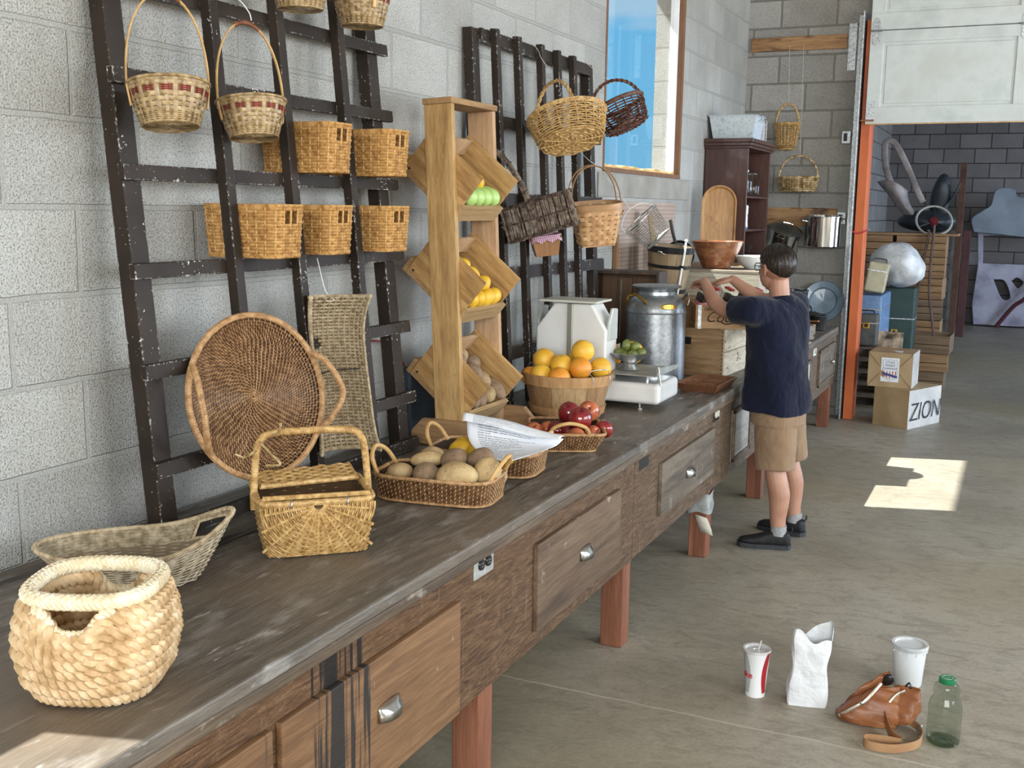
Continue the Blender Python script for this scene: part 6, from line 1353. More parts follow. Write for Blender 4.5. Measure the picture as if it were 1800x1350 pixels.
c_ = case('suitcase', 'cream train case tilted on top of the blue suitcase beside the white sack', 'suitcase', (.930,10.0,.975), (1.10,10.28,1.235), mk('cream_case', [(.40,.36,.24),(.48,.43,.30)], 15, rough=.5), 0, False); c_.rotation_euler = (0, R(8), R(4)); c_.location.z += .008
Msack = mk('sack_plastic', [(.42,.43,.43),(.58,.59,.60),(.68,.69,.71)], 6, 4, rough=.4, bmp=.012, bscale=14, spec=.6)
tag(MB().ball((0,0,0), (.235,.25,.205), 30, 40, None, lambda D: lump(.11, 5, 2.0)(D)*lump(.03, 8, 6)(D)*(1-.12*np.maximum(0,-D[...,2]))).build('sack', Msack, loc=(1.165,10.62,1.195), rot=(0,R(18),R(8))), 'bulging pale plastic sack lying on top of the trunk and suitcase', 'sack')
tag(MB().b2((0,0,0), (.05,.9,1.62)).build('plank', wood('grey_plank', [(.16,.15,.14),(.28,.27,.25)], 2, 8), smooth=False, loc=(.895,9.62,0.0), rot=(0,R(0),0)), 'tall grey plank leaning inside the store room right behind the orange post', 'plank') if False else None
# stacked slatted crates
Mcr2 = [wood('slat_orange', [(.16,.085,.035),(.27,.155,.07),(.34,.21,.105)], 0, 8), wood('slat_brown', [(.09,.055,.03),(.17,.11,.065),(.23,.155,.09)], 0, 8)]
def slat_crate(label, loc, rz, lx, ly, lz, mat, group, slats=2):
    t = thing('slat_crate', label, 'crate', loc, rz, group); open_crate(t, lx, ly, lz, .012, mat, slats); return t
ords = ('lowest', 'second', 'third', 'fourth', 'fifth', 'sixth', 'topmost')
for k in range(7): slat_crate(f'{ords[k]} slatted crate in the tall stack behind the sack', (1.27,11.70,.0+.2075*k), R((-3,2,0,3,-2,1,0)[k]), .46, .36, .206, Mcr2[k % 2 if k < 5 else 0], 'tall stack of slatted crates', 3)
for k in range(3): slat_crate((f'{ords[k]} open crate of the short stack in front of the tall crate stack', 'second open crate of the short stack in front of the tall stack', 'topmost open crate of the short stack, pulled forward')[k], (1.395+.02*k,11.235-.012*k,.0+.1765*k), R((0,2,-2)[k]), .40, .40, .175, Mcr2[1-k % 2], 'short stack of open crates', 2)
tag(MB().b2((-.10,0,0), (.10,.012,.20)).build('torn_card', mk('torn_card', [(.03,.025,.02),(.55,.47,.36)], 9, 2, rough=.8), smooth=False, loc=(1.245,9.44,.50), rot=(R(-5),0,R(-10))), 'torn cream and black card behind the stickered parcel', 'card')
# bentwood bows leaning on the crates
Mbow = mk('dark_bow', [(.06,.03,.025),(.12,.065,.055)], 10, rough=.5)
for P, l in (([(1.315,11.30,.02),(1.29,11.34,.45),(1.28,11.38,.9),(1.345,11.44,1.5)], 'left of the two dark bent wooden bows leaning on the crates'), ([(1.50,11.28,.02),(1.46,11.32,.50),(1.385,11.38,.95),(1.385,11.44,1.56)], 'right of the two dark bent wooden bows leaning on the crates')):
    tag(MB().tube(bez(P, 10), .012, 6, False, (1,0,0), .022).build('bent_bow', Mbow), l, 'bow')
# old car parts heaped on the crates and against the far wall
Mpanelg = mk('dusty_grey_panel', [(.13,.115,.115),(.24,.21,.21),(.33,.30,.30)], 5, 4, rough=.5)
fe = thing('car_cowl', 'dusty grey car body section with an open window frame on top of the crates', 'car part', (.20,0,.145)); fe.scale = (.908,)*3
MB().tube(bez([(.80,13.0,1.98),(.72,13.0,2.2),(.705,13.0,2.44),(.80,13.02,2.44),(.93,13.05,2.22),(1.04,13.08,1.98),(1.13,13.1,1.80)],9), .022, 8, False, (0,1,0), .035).build('window_frame', Mpanelg, fe)
G = []
for i in range(14):
    t = i/13; c = L(.74+.42*t**1.2, 13.0, 2.02 - .50*t); w = .33*(1-.55*t)
    G.append([(c[0]+w*(s-.3)+.02*math.sin(6*t+3*s), 13.0-.10*math.sin(PI*s)-.25*t*0, c[2] - .10*s + .05*math.sin(PI*s)) for s in np.linspace(0,1,10)])
o = MB().grid(np.array(G)).build('fender', Mpanelg, fe); sm = o.modifiers.new('thick', 'SOLIDIFY'); sm.thickness = .02
for k in range(7): slat_crate(f'{ords[k]} slatted crate in the stack hidden behind the white sack', (.78,11.72,.0+.2075*k), R((2,-1,0,-2,1,0,-1)[k]), .44, .36, .206, Mcr2[k % 2], 'second stack of slatted crates', 3)
tag(MB().b2((.56,11.50,1.4535), (1.60,11.96,1.475)).build('board', Mcr2[0], smooth=False), 'plank lying across the crate stacks under the car parts', 'board')
sw = thing('steering_wheel', 'steering wheel with a pale rim lying among the car parts', 'steering wheel'); sw.matrix_world = Matrix.Translation((1.365,11.62,1.60)) @ rotm(R(52), R(28), R(-8)) @ Matrix.Diagonal((.95,.95,.95,1)); a = np.arange(48)*2*PI/48
MB().tube(np.stack([.175*np.cos(a), .175*np.sin(a), 0*a], -1), .012, 8, True).build('rim', mk('wheel_cream', (.36,.35,.33), rough=.4), sw)
for k in range(3): MB().tube([(0,0,-.02),(.17*math.cos(k*2.1),.17*math.sin(k*2.1),0)], .008, 6).build('spoke', Mblk, sw)
MB().lathe([(0,.015),(.04,.01),(.05,-.03),(0,-.03)], 20).build('hub', mk('hub_red', (.12,.015,.02), rough=.4), sw)
Mseat = mk('dark_seat', [(.010,.015,.022),(.022,.030,.040)], 10, rough=.45)
se = thing('seat_cushions', 'dark blue-black car seat heaped behind the steering wheel', 'car seat', (.20,0,.14)); se.scale = (.908,)*3
MB().ball((1.30,13.25,1.86), (.11,.10,.26), 18, 22, (R(8),R(6),0), lump(.06, 9)).build('backrest', Mseat, se); MB().ball((1.20,13.1,1.60), (.32,.25,.12), 16, 24, None, lump(.07, 12)).build('cushion', Mseat, se)
MB().tube(bez([(1.34,13.2,1.75),(1.44,13.2,1.88),(1.50,13.2,2.02)],6), .03, 6, False, (0,1,0), .012).build('strap', Mseat, se)
tag(MB().b2((-.035,-.03,0), (.035,.03,2.27)).build('wood_post', mk('dark_red_post', [(.07,.03,.02),(.12,.055,.035)], 8, rough=.7), smooth=False, bev=.004, loc=(1.475,14.2,0)), 'upright brown wooden post behind the steering wheel', 'post')
tag(MB().b2((-.14,-.01,-.10), (.14,.01,.10)).b2((-.30,-.012,-.18), (-.27,.012,.10)).build('board_scrap', mk('olive_board', [(.06,.05,.035),(.10,.085,.06)], 6, rough=.8), smooth=False, loc=(1.60,14.3,1.86), rot=(0,R(12),0)), 'dark board scrap beside the brown post', 'board') if False else None
def plate_part(nm, label, cat, outline_pts, Yp, th, mat, holes=()):
    """sheet steel part: outline with cut-outs, built as an extruded panel"""
    c = bpy.data.curves.new('tmp', 'CURVE'); c.dimensions = '2D'; c.fill_mode = 'BOTH'; c.extrude = th; c.bevel_depth = .012; c.bevel_resolution = 2
    for pts in (outline_pts,) + tuple(holes):
        s = c.splines.new('POLY'); s.points.add(len(pts)-1); s.use_cyclic_u = True
        for p, (x, z) in zip(s.points, pts): p.co = (x, z, 0, 1)
    o = bpy.data.objects.new('tmp', c); COL.objects.link(o); me = bpy.data.meshes.new_from_object(o.evaluated_get(bpy.context.evaluated_depsgraph_get())); bpy.data.objects.remove(o); bpy.data.curves.remove(c)
    me.materials.clear(); me.materials.append(mat); q = bpy.data.objects.new(nm, me); COL.objects.link(q); q.location = (0,Yp,0); q.rotation_euler = (PI/2,0,0); return tag(q, label, cat)
sm_ = lambda P, n=6: [tuple(p) for p in bez(P, n)]
plate_part('car_door_shell', 'pale violet-grey stripped car door shell with openings against the far wall', 'car part',
    [(1.60,.03),(1.56,.35),(1.60,.90),(1.565,1.40),(1.60,1.46),(2.9,1.46),(2.95,.06),(2.2,.03)], 17.95, .03, mk('lavender_steel', [(.22,.20,.26),(.38,.36,.44),(.46,.44,.52)], 3, 4, rough=.5),
    ([(1.645,.93),(1.62,1.36),(1.90,1.385),(2.82,1.385),(2.80,.93)], sm_([(1.80,.72),(1.98,.70),(2.08,.45),(1.95,.42)]+[(1.80,.72)]), sm_([(2.05,.70),(2.14,.76),(2.24,.68),(2.16,.58),(2.05,.70)])))
Mbluep = mk('blue_grey_panel', [(.13,.165,.21),(.20,.25,.31)], 3, rough=.35)
plate_part('car_hood', 'blue-grey car body panel propped above the pale door shell', 'car part', sm_([(1.52,1.42),(1.48,1.60),(1.62,1.72),(1.72,1.80),(1.78,2.02),(2.0,2.03),(2.06,1.92),(2.5,1.86),(2.9,1.5),(2.7,1.30),(2.2,1.36),(1.8,1.40),(1.52,1.42)], 5), 17.55, .06, Mbluep)
tag(MB().tube(bez([(1.90,17.80,.0),(2.12,17.80,.32),(2.3,17.78,.50),(2.5,17.78,1.0),(2.6,17.75,1.40)], 8), .03, 8).build('bent_bar', mk('dark_red_trim', (.09,.02,.025), rough=.4)), 'dark red curved trim bar crossing the pale door shell', 'bar')
for x, l, mt in ((1.44,'dark red studded board upright between the crates and the door shell', mk('red_board', [(.06,.018,.02),(.10,.03,.03)], 6, rough=.6)), (1.30,'weathered grey post upright at the end of the crates', mk('grey_post', [(.08,.07,.06),(.16,.14,.12)], 7, rough=.8))):
    tag(MB().b2((-.05,-.03,0), (.05,.03,1.45)).build('upright_board', mt, smooth=False, bev=.004, loc=(x+.04,16.2,0)), l, 'board')
tag(MB().tube(bez([(1.42,15.2,1.43),(1.62,15.2,1.66),(1.72,15.2,1.72),(1.78,15.2,1.55)], 8), .022, 8).build('pipe', Mpanelg), 'grey bent pipe resting above the studded board', 'pipe') if False else None
# ---------------------------------------------------------------- things left on the floor
cu = thing('paper_cup', 'white paper soda cup with grey and red swooshes, clear lid and straw on the floor', 'cup', (1.452,3.628,0), R(-20)); cu.scale = (.92,)*3
def cup_mat():
    m, t, b = new('cup_print'); tc = t.nodes.new('ShaderNodeTexCoord'); sx = nd(t, 'ShaderNodeSeparateXYZ', {0: tc.outputs['Object']})
    an = nd(t, 'ShaderNodeMath', {0: sx.outputs[1], 1: sx.outputs[0]}, operation='ARCTAN2').outputs[0]
    zz = nd(t, 'ShaderNodeMath', {0: sx.outputs[2], 1: -.085}, operation='ADD').outputs[0]
    wv = nd(t, 'ShaderNodeMath', {0: nd(t, 'ShaderNodeMath', {0: zz, 1: zz}, operation='MULTIPLY').outputs[0], 1: 55.0}, operation='MULTIPLY').outputs[0]
    def band(c0, w, k):
        d = nd(t, 'ShaderNodeMath', {0: nd(t, 'ShaderNodeMath', {0: nd(t, 'ShaderNodeMath', {0: wv, 1: k, 2: an}, operation='MULTIPLY_ADD').outputs[0], 1: -c0}, operation='ADD').outputs[0]}, operation='ABSOLUTE').outputs[0]
        z1 = nd(t, 'ShaderNodeMath', {0: sx.outputs[2], 1: .016}, operation='GREATER_THAN').outputs[0]
        return nd(t, 'ShaderNodeMath', {0: nd(t, 'ShaderNodeMath', {0: d, 1: w}, operation='LESS_THAN').outputs[0], 1: z1}, operation='MULTIPLY').outputs[0]
    c = mixc(t, band(-1.93, .46, .9), (.80,.81,.82), (.44,.46,.48)); c = mixc(t, band(-.22, .30, -.9), c, (.42,.02,.03))
    t.links.new(c, b.inputs['Base Color']); b.inputs['Roughness'].default_value = .4; return m
MB().lathe([(0,.004),(.034,.004),(.035,.0),(.036,.0),(.0365,.006),(.0485,.172),(.0500,.174),(.0500,.178),(.0470,.178),(.036,.010),(0,.010)], 48).build('cup_body', cup_mat(), cu)
Mclear = mk('cloudy_lid', [(.55,.55,.55),(.66,.66,.66)], 30, rough=.25, trans=.25)
MB().lathe([(0,.176),(.012,.176),(.014,.179),(.030,.179),(.032,.176),(.042,.177),(.044,.184),(.0515,.185),(.0530,.178),(.0515,.176)], 48).build('lid', Mclear, cu)
MB().tube([(.004,.0,.12),(.006,.002,.185),(.013,.006,.215)], .0032, 8).build('straw', mk('straw_white', (.75,.74,.70), rough=.4, trans=.3), cu)
Mcoke = mk('coke_red', (.50,.02,.03), rough=.5)
t_ = text('coke', .034, cu, Mcoke, (0,0,0), (0,0,0), .1, .0004, offset=.0006)
for v in t_.data.vertices:          # wrapped round the side of the cup
    x, y, z = v.co; h = .088 + y; a = -2.12 + x/.042; r = .0365 + .012*(h-.006)/.166 + .0006 + z; v.co = (r*math.cos(a), r*math.sin(a), h)
# white paper bag
bg = thing('paper_bag', 'crumpled white paper bag standing open on the concrete floor', 'bag', (1.625,3.650,0), R(12)); bg.scale = (.95,.95,.94)
rg = np.random.default_rng(11); n = 48; P = []
q = srect(1, 1, 9)
for k, z in enumerate(np.linspace(0, 1, 26)):
    u = np.linspace(0,1,n,endpoint=False); x, y = q(u); a, b = .066 - .004*z + .006*math.sin(z*9), .046*(1-.25*z**2)
    wob = .010*z*np.sin(u*2*PI*3+z*7) + .006*np.sin(u*2*PI*7+z*13) + .004*np.sin(u*2*PI*2+z*21)
    h = .262*z + (.020*np.sin(u*2*PI*2+.6) + .012*np.sin(u*2*PI*5) + .035*np.exp(-((np.mod(u-.15+.5,1)-.5)/.09)**2))*max(0,(z-.72)/.28)**1.3
    P.append(np.stack([x*a*(1+wob*4) + .010*z**2, y*b*(1+wob*5), h], -1))
P = np.array(P); m = MB().grid(P, False, True); m.grid(P[6:]*np.array([.96,.96,1]), False, True, flip=True); m.add(P[0], [list(range(n))[::-1]])
m.build('bag_body', mk('white_bag_paper', [(.66,.68,.70),(.76,.78,.80)], 8, rough=.7, bmp=.010, bscale=24), bg, True, angle=24)
# translucent deli tub
de = thing('deli_tub', 'empty translucent plastic tub with a snap lid on the floor behind the leather bag', 'tub', (1.925,3.965,0))
Mtubp = mk('cloudy_plastic', [(.80,.83,.86),(.86,.88,.90)], 5, rough=.35); Mtubp.node_tree.nodes['Principled BSDF'].inputs['Alpha'].default_value = .72
MB().lathe([(0,.003),(.044,.003),(.046,0),(.048,.004),(.0575,.140),(.0560,.140),(.0465,.006),(0,.006)], 48).build('tub_body', Mtubp, de)
MB().lathe([(0,.146),(.050,.146),(.052,.152),(.062,.153),(.0635,.148),(.0630,.138),(.0600,.136),(.0585,.144)], 48).build('lid', mk('lid_plastic', [(.60,.62,.64),(.68,.70,.72)], 6, rough=.3, trans=.35), de)
for k in range(12): a = k*PI/6; MB().box((.0585*math.cos(a), .0585*math.sin(a), .128), (.003,.004,.010), (0,0,a)).build('rib', Mtubp, de, False)
# glass juice bottle with a green cap
jb = thing('juice_bottle', 'empty clear glass juice bottle with a green cap on the floor', 'bottle', (2.070,3.550,0)); jb.scale = (.94,)*3
Mjb = glass('juice_glass', (.80,.84,.79), .0, .14)
prof = [(0,.006),(.040,.006),(.047,.0),(.052,.004),(.054,.012),(.054,.130),(.050,.150),(.0425,.165),(.040,.172),(.043,.184),(.0435,.192),(.038,.206),(.026,.213),(.0245,.216),(.0245,.224)]
MB().lathe(prof, 56).build('glass_body', Mjb, jb)
MB().lathe([(.010,.004),(.046,.003),(.052,.010),(.046,.012),(.01,.010)], 40).build('thick_base', glass('juice_base', (.70,.76,.68), .05, .2), jb)
cpn = MB().lathe([(0,.230),(.016,.230),(.018,.2315),(.025,.2315),(.0278,.229),(.0282,.216),(.0270,.214)], 40).build('cap', mk('green_cap', [(.005,.14,.05),(.01,.19,.075)], 30, rough=.25, coat=.4), jb)
MB().tube([(.0165*math.cos(k), .0165*math.sin(k), .2318) for k in np.linspace(0,6.283,33)[:-1]], .0006, 5, True).build('cap_ring', mk('cap_mark', (.45,.62,.50), rough=.4), cpn)
# brown leather belt bag with its strap
Mlea = mk('tan_leather', [(.17,.055,.02),(.26,.095,.036),(.33,.135,.055)], 7, 4, rough=.42, bmp=.003, bscale=22)
Mleb = mk('strap_back', [(.30,.16,.075),(.38,.22,.11)], 9, rough=.8)
lb = thing('belt_bag', 'brown leather belt bag lying open with its strap curled on the concrete', 'bag', (1.868,3.590,0))
def pouch(name, secs, mat, seed, n=36):
    """soft leather body lofted through squarish sections: centre, half width, half depth, tilt"""
    P = []; rg = np.random.default_rng(seed); ph = rg.uniform(0, 6, 4)
    S = np.array([list(c) + [w, d, a] for c, w, d, a in secs], float); B = bez(S, 6)
    q = srect(1, 1, 3.4); u = np.linspace(0, 1, n, endpoint=False); x, y = q(u)
    for k, r in enumerate(B):
        wv = 1 + .05*np.sin(u*2*PI*3+ph[0]+k*.4) + .03*np.sin(u*2*PI*7+ph[1]+k*.9); ca, sa = math.cos(r[5]), math.sin(r[5])
        X, Y = x*r[3]*wv, y*r[4]*wv; P.append(np.stack([r[0] + X*ca - Y*sa, r[1] + X*sa + Y*ca, np.full(n, r[2]) + .004*np.sin(u*2*PI*2+ph[2]+k)], -1))
    P = np.array(P); m = MB().grid(P, False, True); m.add(P[0], [list(range(n))[::-1]]); m.add(P[-1], [list(range(n))]); return m.build(name, mat, lb, True, angle=60)
pouch('main_pocket', [((-.030,.004,.002),.092,.040,.10),((-.034,.002,.012),.100,.048,.12),((-.026,.000,.040),.092,.046,.16),((-.006,.006,.075),.070,.034,.22),((.012,.016,.104),.048,.018,.28),((.022,.024,.122),.034,.006,.3)], Mlea, 21)
pouch('front_pocket', [((.050,.022,.020),.050,.030,-.35),((.058,.026,.036),.060,.038,-.32),((.066,.034,.070),.058,.034,-.28),((.078,.044,.104),.046,.020,-.22),((.084,.050,.122),.036,.008,-.2)], Mlea, 22)
pouch('back_flap', [((-.078,.040,.010),.040,.010,.5),((-.066,.036,.045),.048,.010,.5),((-.036,.038,.095),.042,.009,.45),((.0,.044,.140),.022,.008,.4),((.016,.048,.160),.008,.006,.4)], Mlea, 23)
MB().tube(bez([(-.120,-.046,.022),(-.085,-.048,.052),(-.045,-.040,.082),(-.020,-.018,.112),(.0,.012,.135)],8), .0028, 6, False, (0,-1,0), .0055).build('zip', mk('zip_metal', [(.40,.36,.28),(.60,.56,.46)], 160, rough=.35, metal=.8), lb)
MB().tube(bez([(.028,-.020,.045),(.030,-.014,.080),(.050,.004,.108),(.075,.020,.122)],8), .0020, 6, False, (0,-1,0), .004).build('zip', mk('zip_metal', []), lb)
MB().ball((-.050,-.046,.080), (.008,.004,.007), 8, 12).build('zip_pull', Mchrome, lb); MB().ball((.030,-.024,.042), (.006,.004,.006), 8, 12).build('stud', Mchrome, lb)
MB().ball((.018,.040,.140), (.018,.010,.024), 10, 14, (R(10),R(30),0)).build('sunglasses', Mblk, lb)
MB().tube(bez([(.07,.05,.12),(.085,.045,.14),(.09,.04,.125),(.08,.045,.11)],5), .003, 6).build('strap_loop', Mblk, lb)
def strap(pts, w, nm, mat, th=.0016, nrm=None):
    p = bez(pts, 10); return MB().tube(p, th, 6, False, nrm, w).build(nm, mat, lb)
# strap stands on edge: cross-section tall, thin sideways
def strap_edge(pts, nm, mat, h=.017):
    p = bez(pts, 10); t = np.gradient(p, axis=0); nn = np.stack([-t[:,1], t[:,0], 0*t[:,0]], -1); return MB().tube(p, .0018, 6, False, nn, h).build(nm, mat, lb)
strap_edge([(.02,-.03,.045),(.035,-.075,.035),(.055,-.115,.020),(.085,-.145,.018)], 'strap', Mlea, .022)
strap_edge([(.085,-.145,.0185),(.03,-.150,.0185),(-.02,-.165,.0185),(-.012,-.205,.0185),(.05,-.205,.0185),(.10,-.172,.0175),(.135,-.125,.0175),(.142,-.065,.0175),(.128,-.015,.0175),(.10,.02,.018),(.06,.03,.03)], 'strap', Mleb, .0165)
MB().box((.130,-.020,.019), (.010,.022,.036), (0,0,R(40))).build('buckle', Mchrome, lb, False, .003)
# ---------------------------------------------------------------- the boy reaching over the bottles
PX, PY = 1.14, 5.45
pe = thing('person', 'boy in navy polo shirt and khaki shorts reaching over the bottles at the bench', 'person', (PX,PY,0))
W = lambda x, y, z: L(x-PX, y-PY, z)
def skin():
    m, t, b = new('skin'); v = coords(t)
    c = ramp(t, noise(t, v, 9, 4), [(.35, (.37,.185,.12)), (.65, (.46,.25,.17))]); t.links.new(c, b.inputs['Base Color'])
    b.inputs['Roughness'].default_value = .48; b.inputs['Subsurface Weight'].default_value = .12; b.inputs['Subsurface Radius'].default_value = (.012,.005,.003); b.inputs['Subsurface Scale'].default_value = .5
    bump(t, b, noise(t, v, 160, 2), .0003); return m
Mskin = skin()
def limb(m, pts, rad, n=14, flat=None, nrm=None):
    p = bez(pts, 6); s = np.linspace(0, 1, len(p)); r = np.interp(s, np.linspace(0, 1, len(rad)), rad)
    m.tube(p, r, n, False, nrm, r if flat is None else r*flat); m.ball(p[0], r[0]*.99, 8, 12); m.ball(p[-1], r[-1]*.99, 8, 12)
bd = MB()
fw = L(-.80,.60,0); fw /= np.linalg.norm(fw); lf = L(-fw[1]*1, fw[0], 0); up = L(0,0,1)     # facing, and the boy's own left
lf = np.cross(up, fw)
hc = W(1.080,5.455,1.390)
tilt = L(0,0,0)
def H(f, l, u): return hc + fw*(f - .10*u*0) + lf*l + up*u
# trunk inside the clothes
limb(bd, [W(1.125,5.47,.70), W(1.115,5.465,.90), W(1.105,5.46,1.10), W(1.11,5.46,1.20)], [.080,.092,.105,.072], 16)
# neck and head
limb(bd, [W(1.115,5.445,1.18), W(1.108,5.452,1.25), W(1.095,5.458,1.33)], [.060,.050,.052])
ROT = Matrix((Vector(fw), Vector(lf), Vector(up))).transposed()
def hball(c, r, n=18, m=24): 
    b = MB().ball((0,0,0), r, n, m); b.xform(ROT.to_4x4()); b.xform(Matrix.Translation(Vector(c))); bd.join(b)
hball(H(-.012,0,.022), (.094,.074,.086)); hball(H(.026,0,-.030), (.062,.058,.078)); hball(H(.046,0,-.075), (.032,.036,.026)); hball(H(.030,.030,-.045), (.034,.026,.036)); hball(H(.030,-.030,-.045), (.034,.026,.036))
limb(bd, [H(.088,0,.010), H(.100,0,-.010), H(.108,0,-.028)], [.008,.010,.012], 8); hball(H(.098,0,-.034), (.012,.014,.008), 8, 10)
hball(H(.079,.0,.022), (.014,.044,.008), 8, 12); hball(H(.083,0,-.056), (.010,.020,.005), 8, 10); hball(H(.082,0,-.063), (.010,.017,.0055), 8, 10)
for s in (-1, 1):
    e = MB().ball((0,0,0), (.017,.007,.029), 10, 14, (0,R(12),0)); e.ball((.0,.003*s,.0), (.020,.005,.032), 10, 14); e.xform(Matrix.Rotation(s*R(-18),4,'Z')); e.xform(ROT.to_4x4()); e.xform(Matrix.Translation(Vector(H(-.008,s*.077,-.010)))); bd.join(e)
# arms
shL, elL, wrL = W(1.005,5.300,1.190), W(.840,5.400,1.180), W(.702,5.540,1.302)
shR, elR, wrR = W(1.145,5.625,1.195), W(.975,5.740,1.205), W(.790,5.785,1.305)
limb(bd, [shL, (shL+elL)/2+L(0,0,-.004), elL, (elL*.55+wrL*.45)+L(-.004,-.012,-.012), wrL], [.052,.046,.039,.038,.0245])
limb(bd, [shR, (shR+elR)/2+L(0,0,-.006), elR, (elR*.5+wrR*.5)+L(0,0,-.008), wrR], [.050,.045,.038,.036,.024])
def hand(wr, d, nrm, side, curl):
    """palm along d, back of the hand along nrm; side = direction of the thumb"""
    d = d/np.linalg.norm(d); nrm = nrm - d*(nrm @ d); nrm /= np.linalg.norm(nrm); s = np.cross(d, nrm); s = s*(1 if s @ side > 0 else -1)
    P = lambda a, b, c: wr + d*a + s*b + nrm*c
    for b, r in ((.021,.0125),(.007,.0135),(-.007,.0130),(-.020,.0115)): limb(bd, [P(-.004,b*.6,0), P(.036,b,.002), P(.072,b*1.12,-.002)], [.0145,r,r*.84], 10)
    for k, (b, ln) in enumerate(((.024,.060),(.0085,.067),(-.0075,.062),(-.022,.048))):
        c = curl*(1+.15*k); a0 = .070
        p0 = P(a0, b, -.002); p1 = P(a0+ln*.42, b*1.12, -.004-ln*.25*c); p2 = P(a0+ln*.42+ln*.30*math.cos(c*1.0), b*1.16, -.004-ln*.25*c-ln*.32*math.sin(min(1.3,c*1.2))); p3 = P(a0+ln*.42+ln*.30*math.cos(c*1.0)+ln*.22*math.cos(c*1.7), b*1.16, -.004-ln*.25*c-ln*.32*math.sin(min(1.3,c*1.2))-ln*.24*math.sin(min(1.5,c*1.7)))
        limb(bd, [p0, p1, p2, p3], [.0088,.0080,.0074,.0062], 9)
    limb(bd, [P(.012,.022,-.003), P(.034,.043,-.010), P(.058,.052,-.016), P(.076,.052,-.020)], [.0125,.0105,.0088,.0068], 9)
hand(wrL, L(-.62,.76,-.10), L(-.1,.1,1), L(.7,.6,0), .36)
hand(wrR, L(-.95,.20,-.10), L(0,0,1), L(-.1,-1,0), .40)
# legs
hipL, knL, anL = W(1.128,5.400,.655), W(1.148,5.365,.395), W(1.182,5.355,.075)
hipR, knR, anR = W(1.142,5.550,.655), W(1.165,5.610,.405), W(1.208,5.630,.075)
for a, b, c in ((hipL,knL,anL), (hipR,knR,anR)):
    limb(bd, [a, a*.5+b*.5+L(-.01,0,0), b, b*.62+c*.38+L(.014,0,0), b*.25+c*.75+L(.002,0,0), c], [.068,.066,.052,.054,.041,.034], 16)
body = bd.build('body', Mskin, pe)
rm = body.modifiers.new('one_surface', 'REMESH'); rm.mode = 'VOXEL'; rm.voxel_size = .0046; rm.use_smooth_shade = True
s_ = body.modifiers.new('soften', 'SMOOTH'); s_.factor = .5; s_.iterations = 4
# polo shirt
def cloth(nm, cols, sc, bd_, bs, rough=.9):
    m, t, b = new(nm); v = coords(t); c = ramp(t, noise(t, v, sc, 4), [(.35, cols[0]), (.65, cols[1])]); t.links.new(c, b.inputs['Base Color']); b.inputs['Roughness'].default_value = rough; b.inputs['Sheen Weight'].default_value = .12; b.inputs['Specular IOR Level'].default_value = .2
    f = nd(t, 'ShaderNodeMath', {0: noise(t, coords(t, (1,1,.55), rot=(.3,.5,.2)), bs, 3, .5, .8), 1: nd(t, 'ShaderNodeMath', {0: noise(t, v, 420, 1), 1: .03}, operation='MULTIPLY').outputs[0]}, operation='ADD').outputs[0]
    bump(t, b, f, bd_); return m
Mnavyc = cloth('navy_pique', ((.0035,.005,.017),(.006,.009,.027)), 5, .030, 7)
Mkhaki = cloth('khaki_twill', ((.23,.15,.09),(.30,.205,.13)), 5, .018, 8)
shm = MB(); N = 40; rows = []
for z, cx_, cy_, a, b, yaw in ((.685,1.118,5.475,.160,.182,.30), (.76,1.116,5.472,.152,.172,.32), (.85,1.112,5.468,.142,.155,.36), (.95,1.108,5.465,.138,.154,.42), (1.05,1.104,5.462,.132,.160,.5), (1.13,1.102,5.460,.124,.168,.55), (1.185,1.104,5.460,.108,.160,.58), (1.220,1.107,5.458,.088,.125,.60), (1.245,1.108,5.456,.070,.082,.60)):
    t = np.arange(N)*2*PI/N; e = 2.5; c, s = np.cos(t), np.sin(t); k = (np.abs(c)**e+np.abs(s)**e)**(-1/e)
    wv = .005*np.sin(5*t+z*9)*(1 if .72 < z < 1.0 else .4); x, y = (a+wv)*k*c, (b+wv)*k*s; ca, sa = math.cos(-yaw), math.sin(-yaw)
    hem = (.010*np.sin(t-1.0) + .004*np.sin(3*t))*(z < .71)
    rows.append(np.stack([cx_-PX + x*ca - y*sa, cy_-PY + x*sa + y*ca, z + hem], -1))
shm.grid(np.array(rows), False, True); shm.add(rows[0], [list(range(N))[::-1]]); shm.add(rows[-1], [list(range(N))])
for s0, e0, f in ((shL, elL, .56), (shR, elR, .56)):
    c0 = W(1.075,5.39,1.165) if s0 is shL else W(1.13,5.55,1.175); e1 = s0 + (e0-s0)*f
    p = bez([c0, c0*.45+s0*.55, s0, e1], 6); shm.tube(p, np.interp(np.linspace(0,1,len(p)), [0,.4,.75,1], [.088,.080,.072,.070]), 20)
shirt = shm.build('shirt', Mnavyc, pe)
rm = shirt.modifiers.new('one_surface', 'REMESH'); rm.mode = 'VOXEL'; rm.voxel_size = .0062; rm.use_smooth_shade = True
s_ = shirt.modifiers.new('soften', 'SMOOTH'); s_.factor = .5; s_.iterations = 5
tx = bpy.data.textures.new('cloth_folds', 'CLOUDS'); tx.noise_scale = .11; tx.noise_depth = 2
dm = shirt.modifiers.new('folds', 'DISPLACE'); dm.texture = tx; dm.strength = .018; dm.mid_level = .5; dm.texture_coords = 'LOCAL'
co_ = MB(); a = np.linspace(0, 2*PI, 48, endpoint=False)
cc = W(1.108,5.452,0); P = []
for rr, z in ((.060,1.250),(.072,1.243),(.082,1.222),(.079,1.216),(.064,1.236),(.057,1.244)): P.append(np.stack([cc[0]+rr*np.cos(a), cc[1]+rr*np.sin(a), z - .012*(fw[0]*np.cos(a)+fw[1]*np.sin(a)) + 0*a], -1))
co_.grid(np.array(P), True, True).build('collar', Mnavyc, pe)
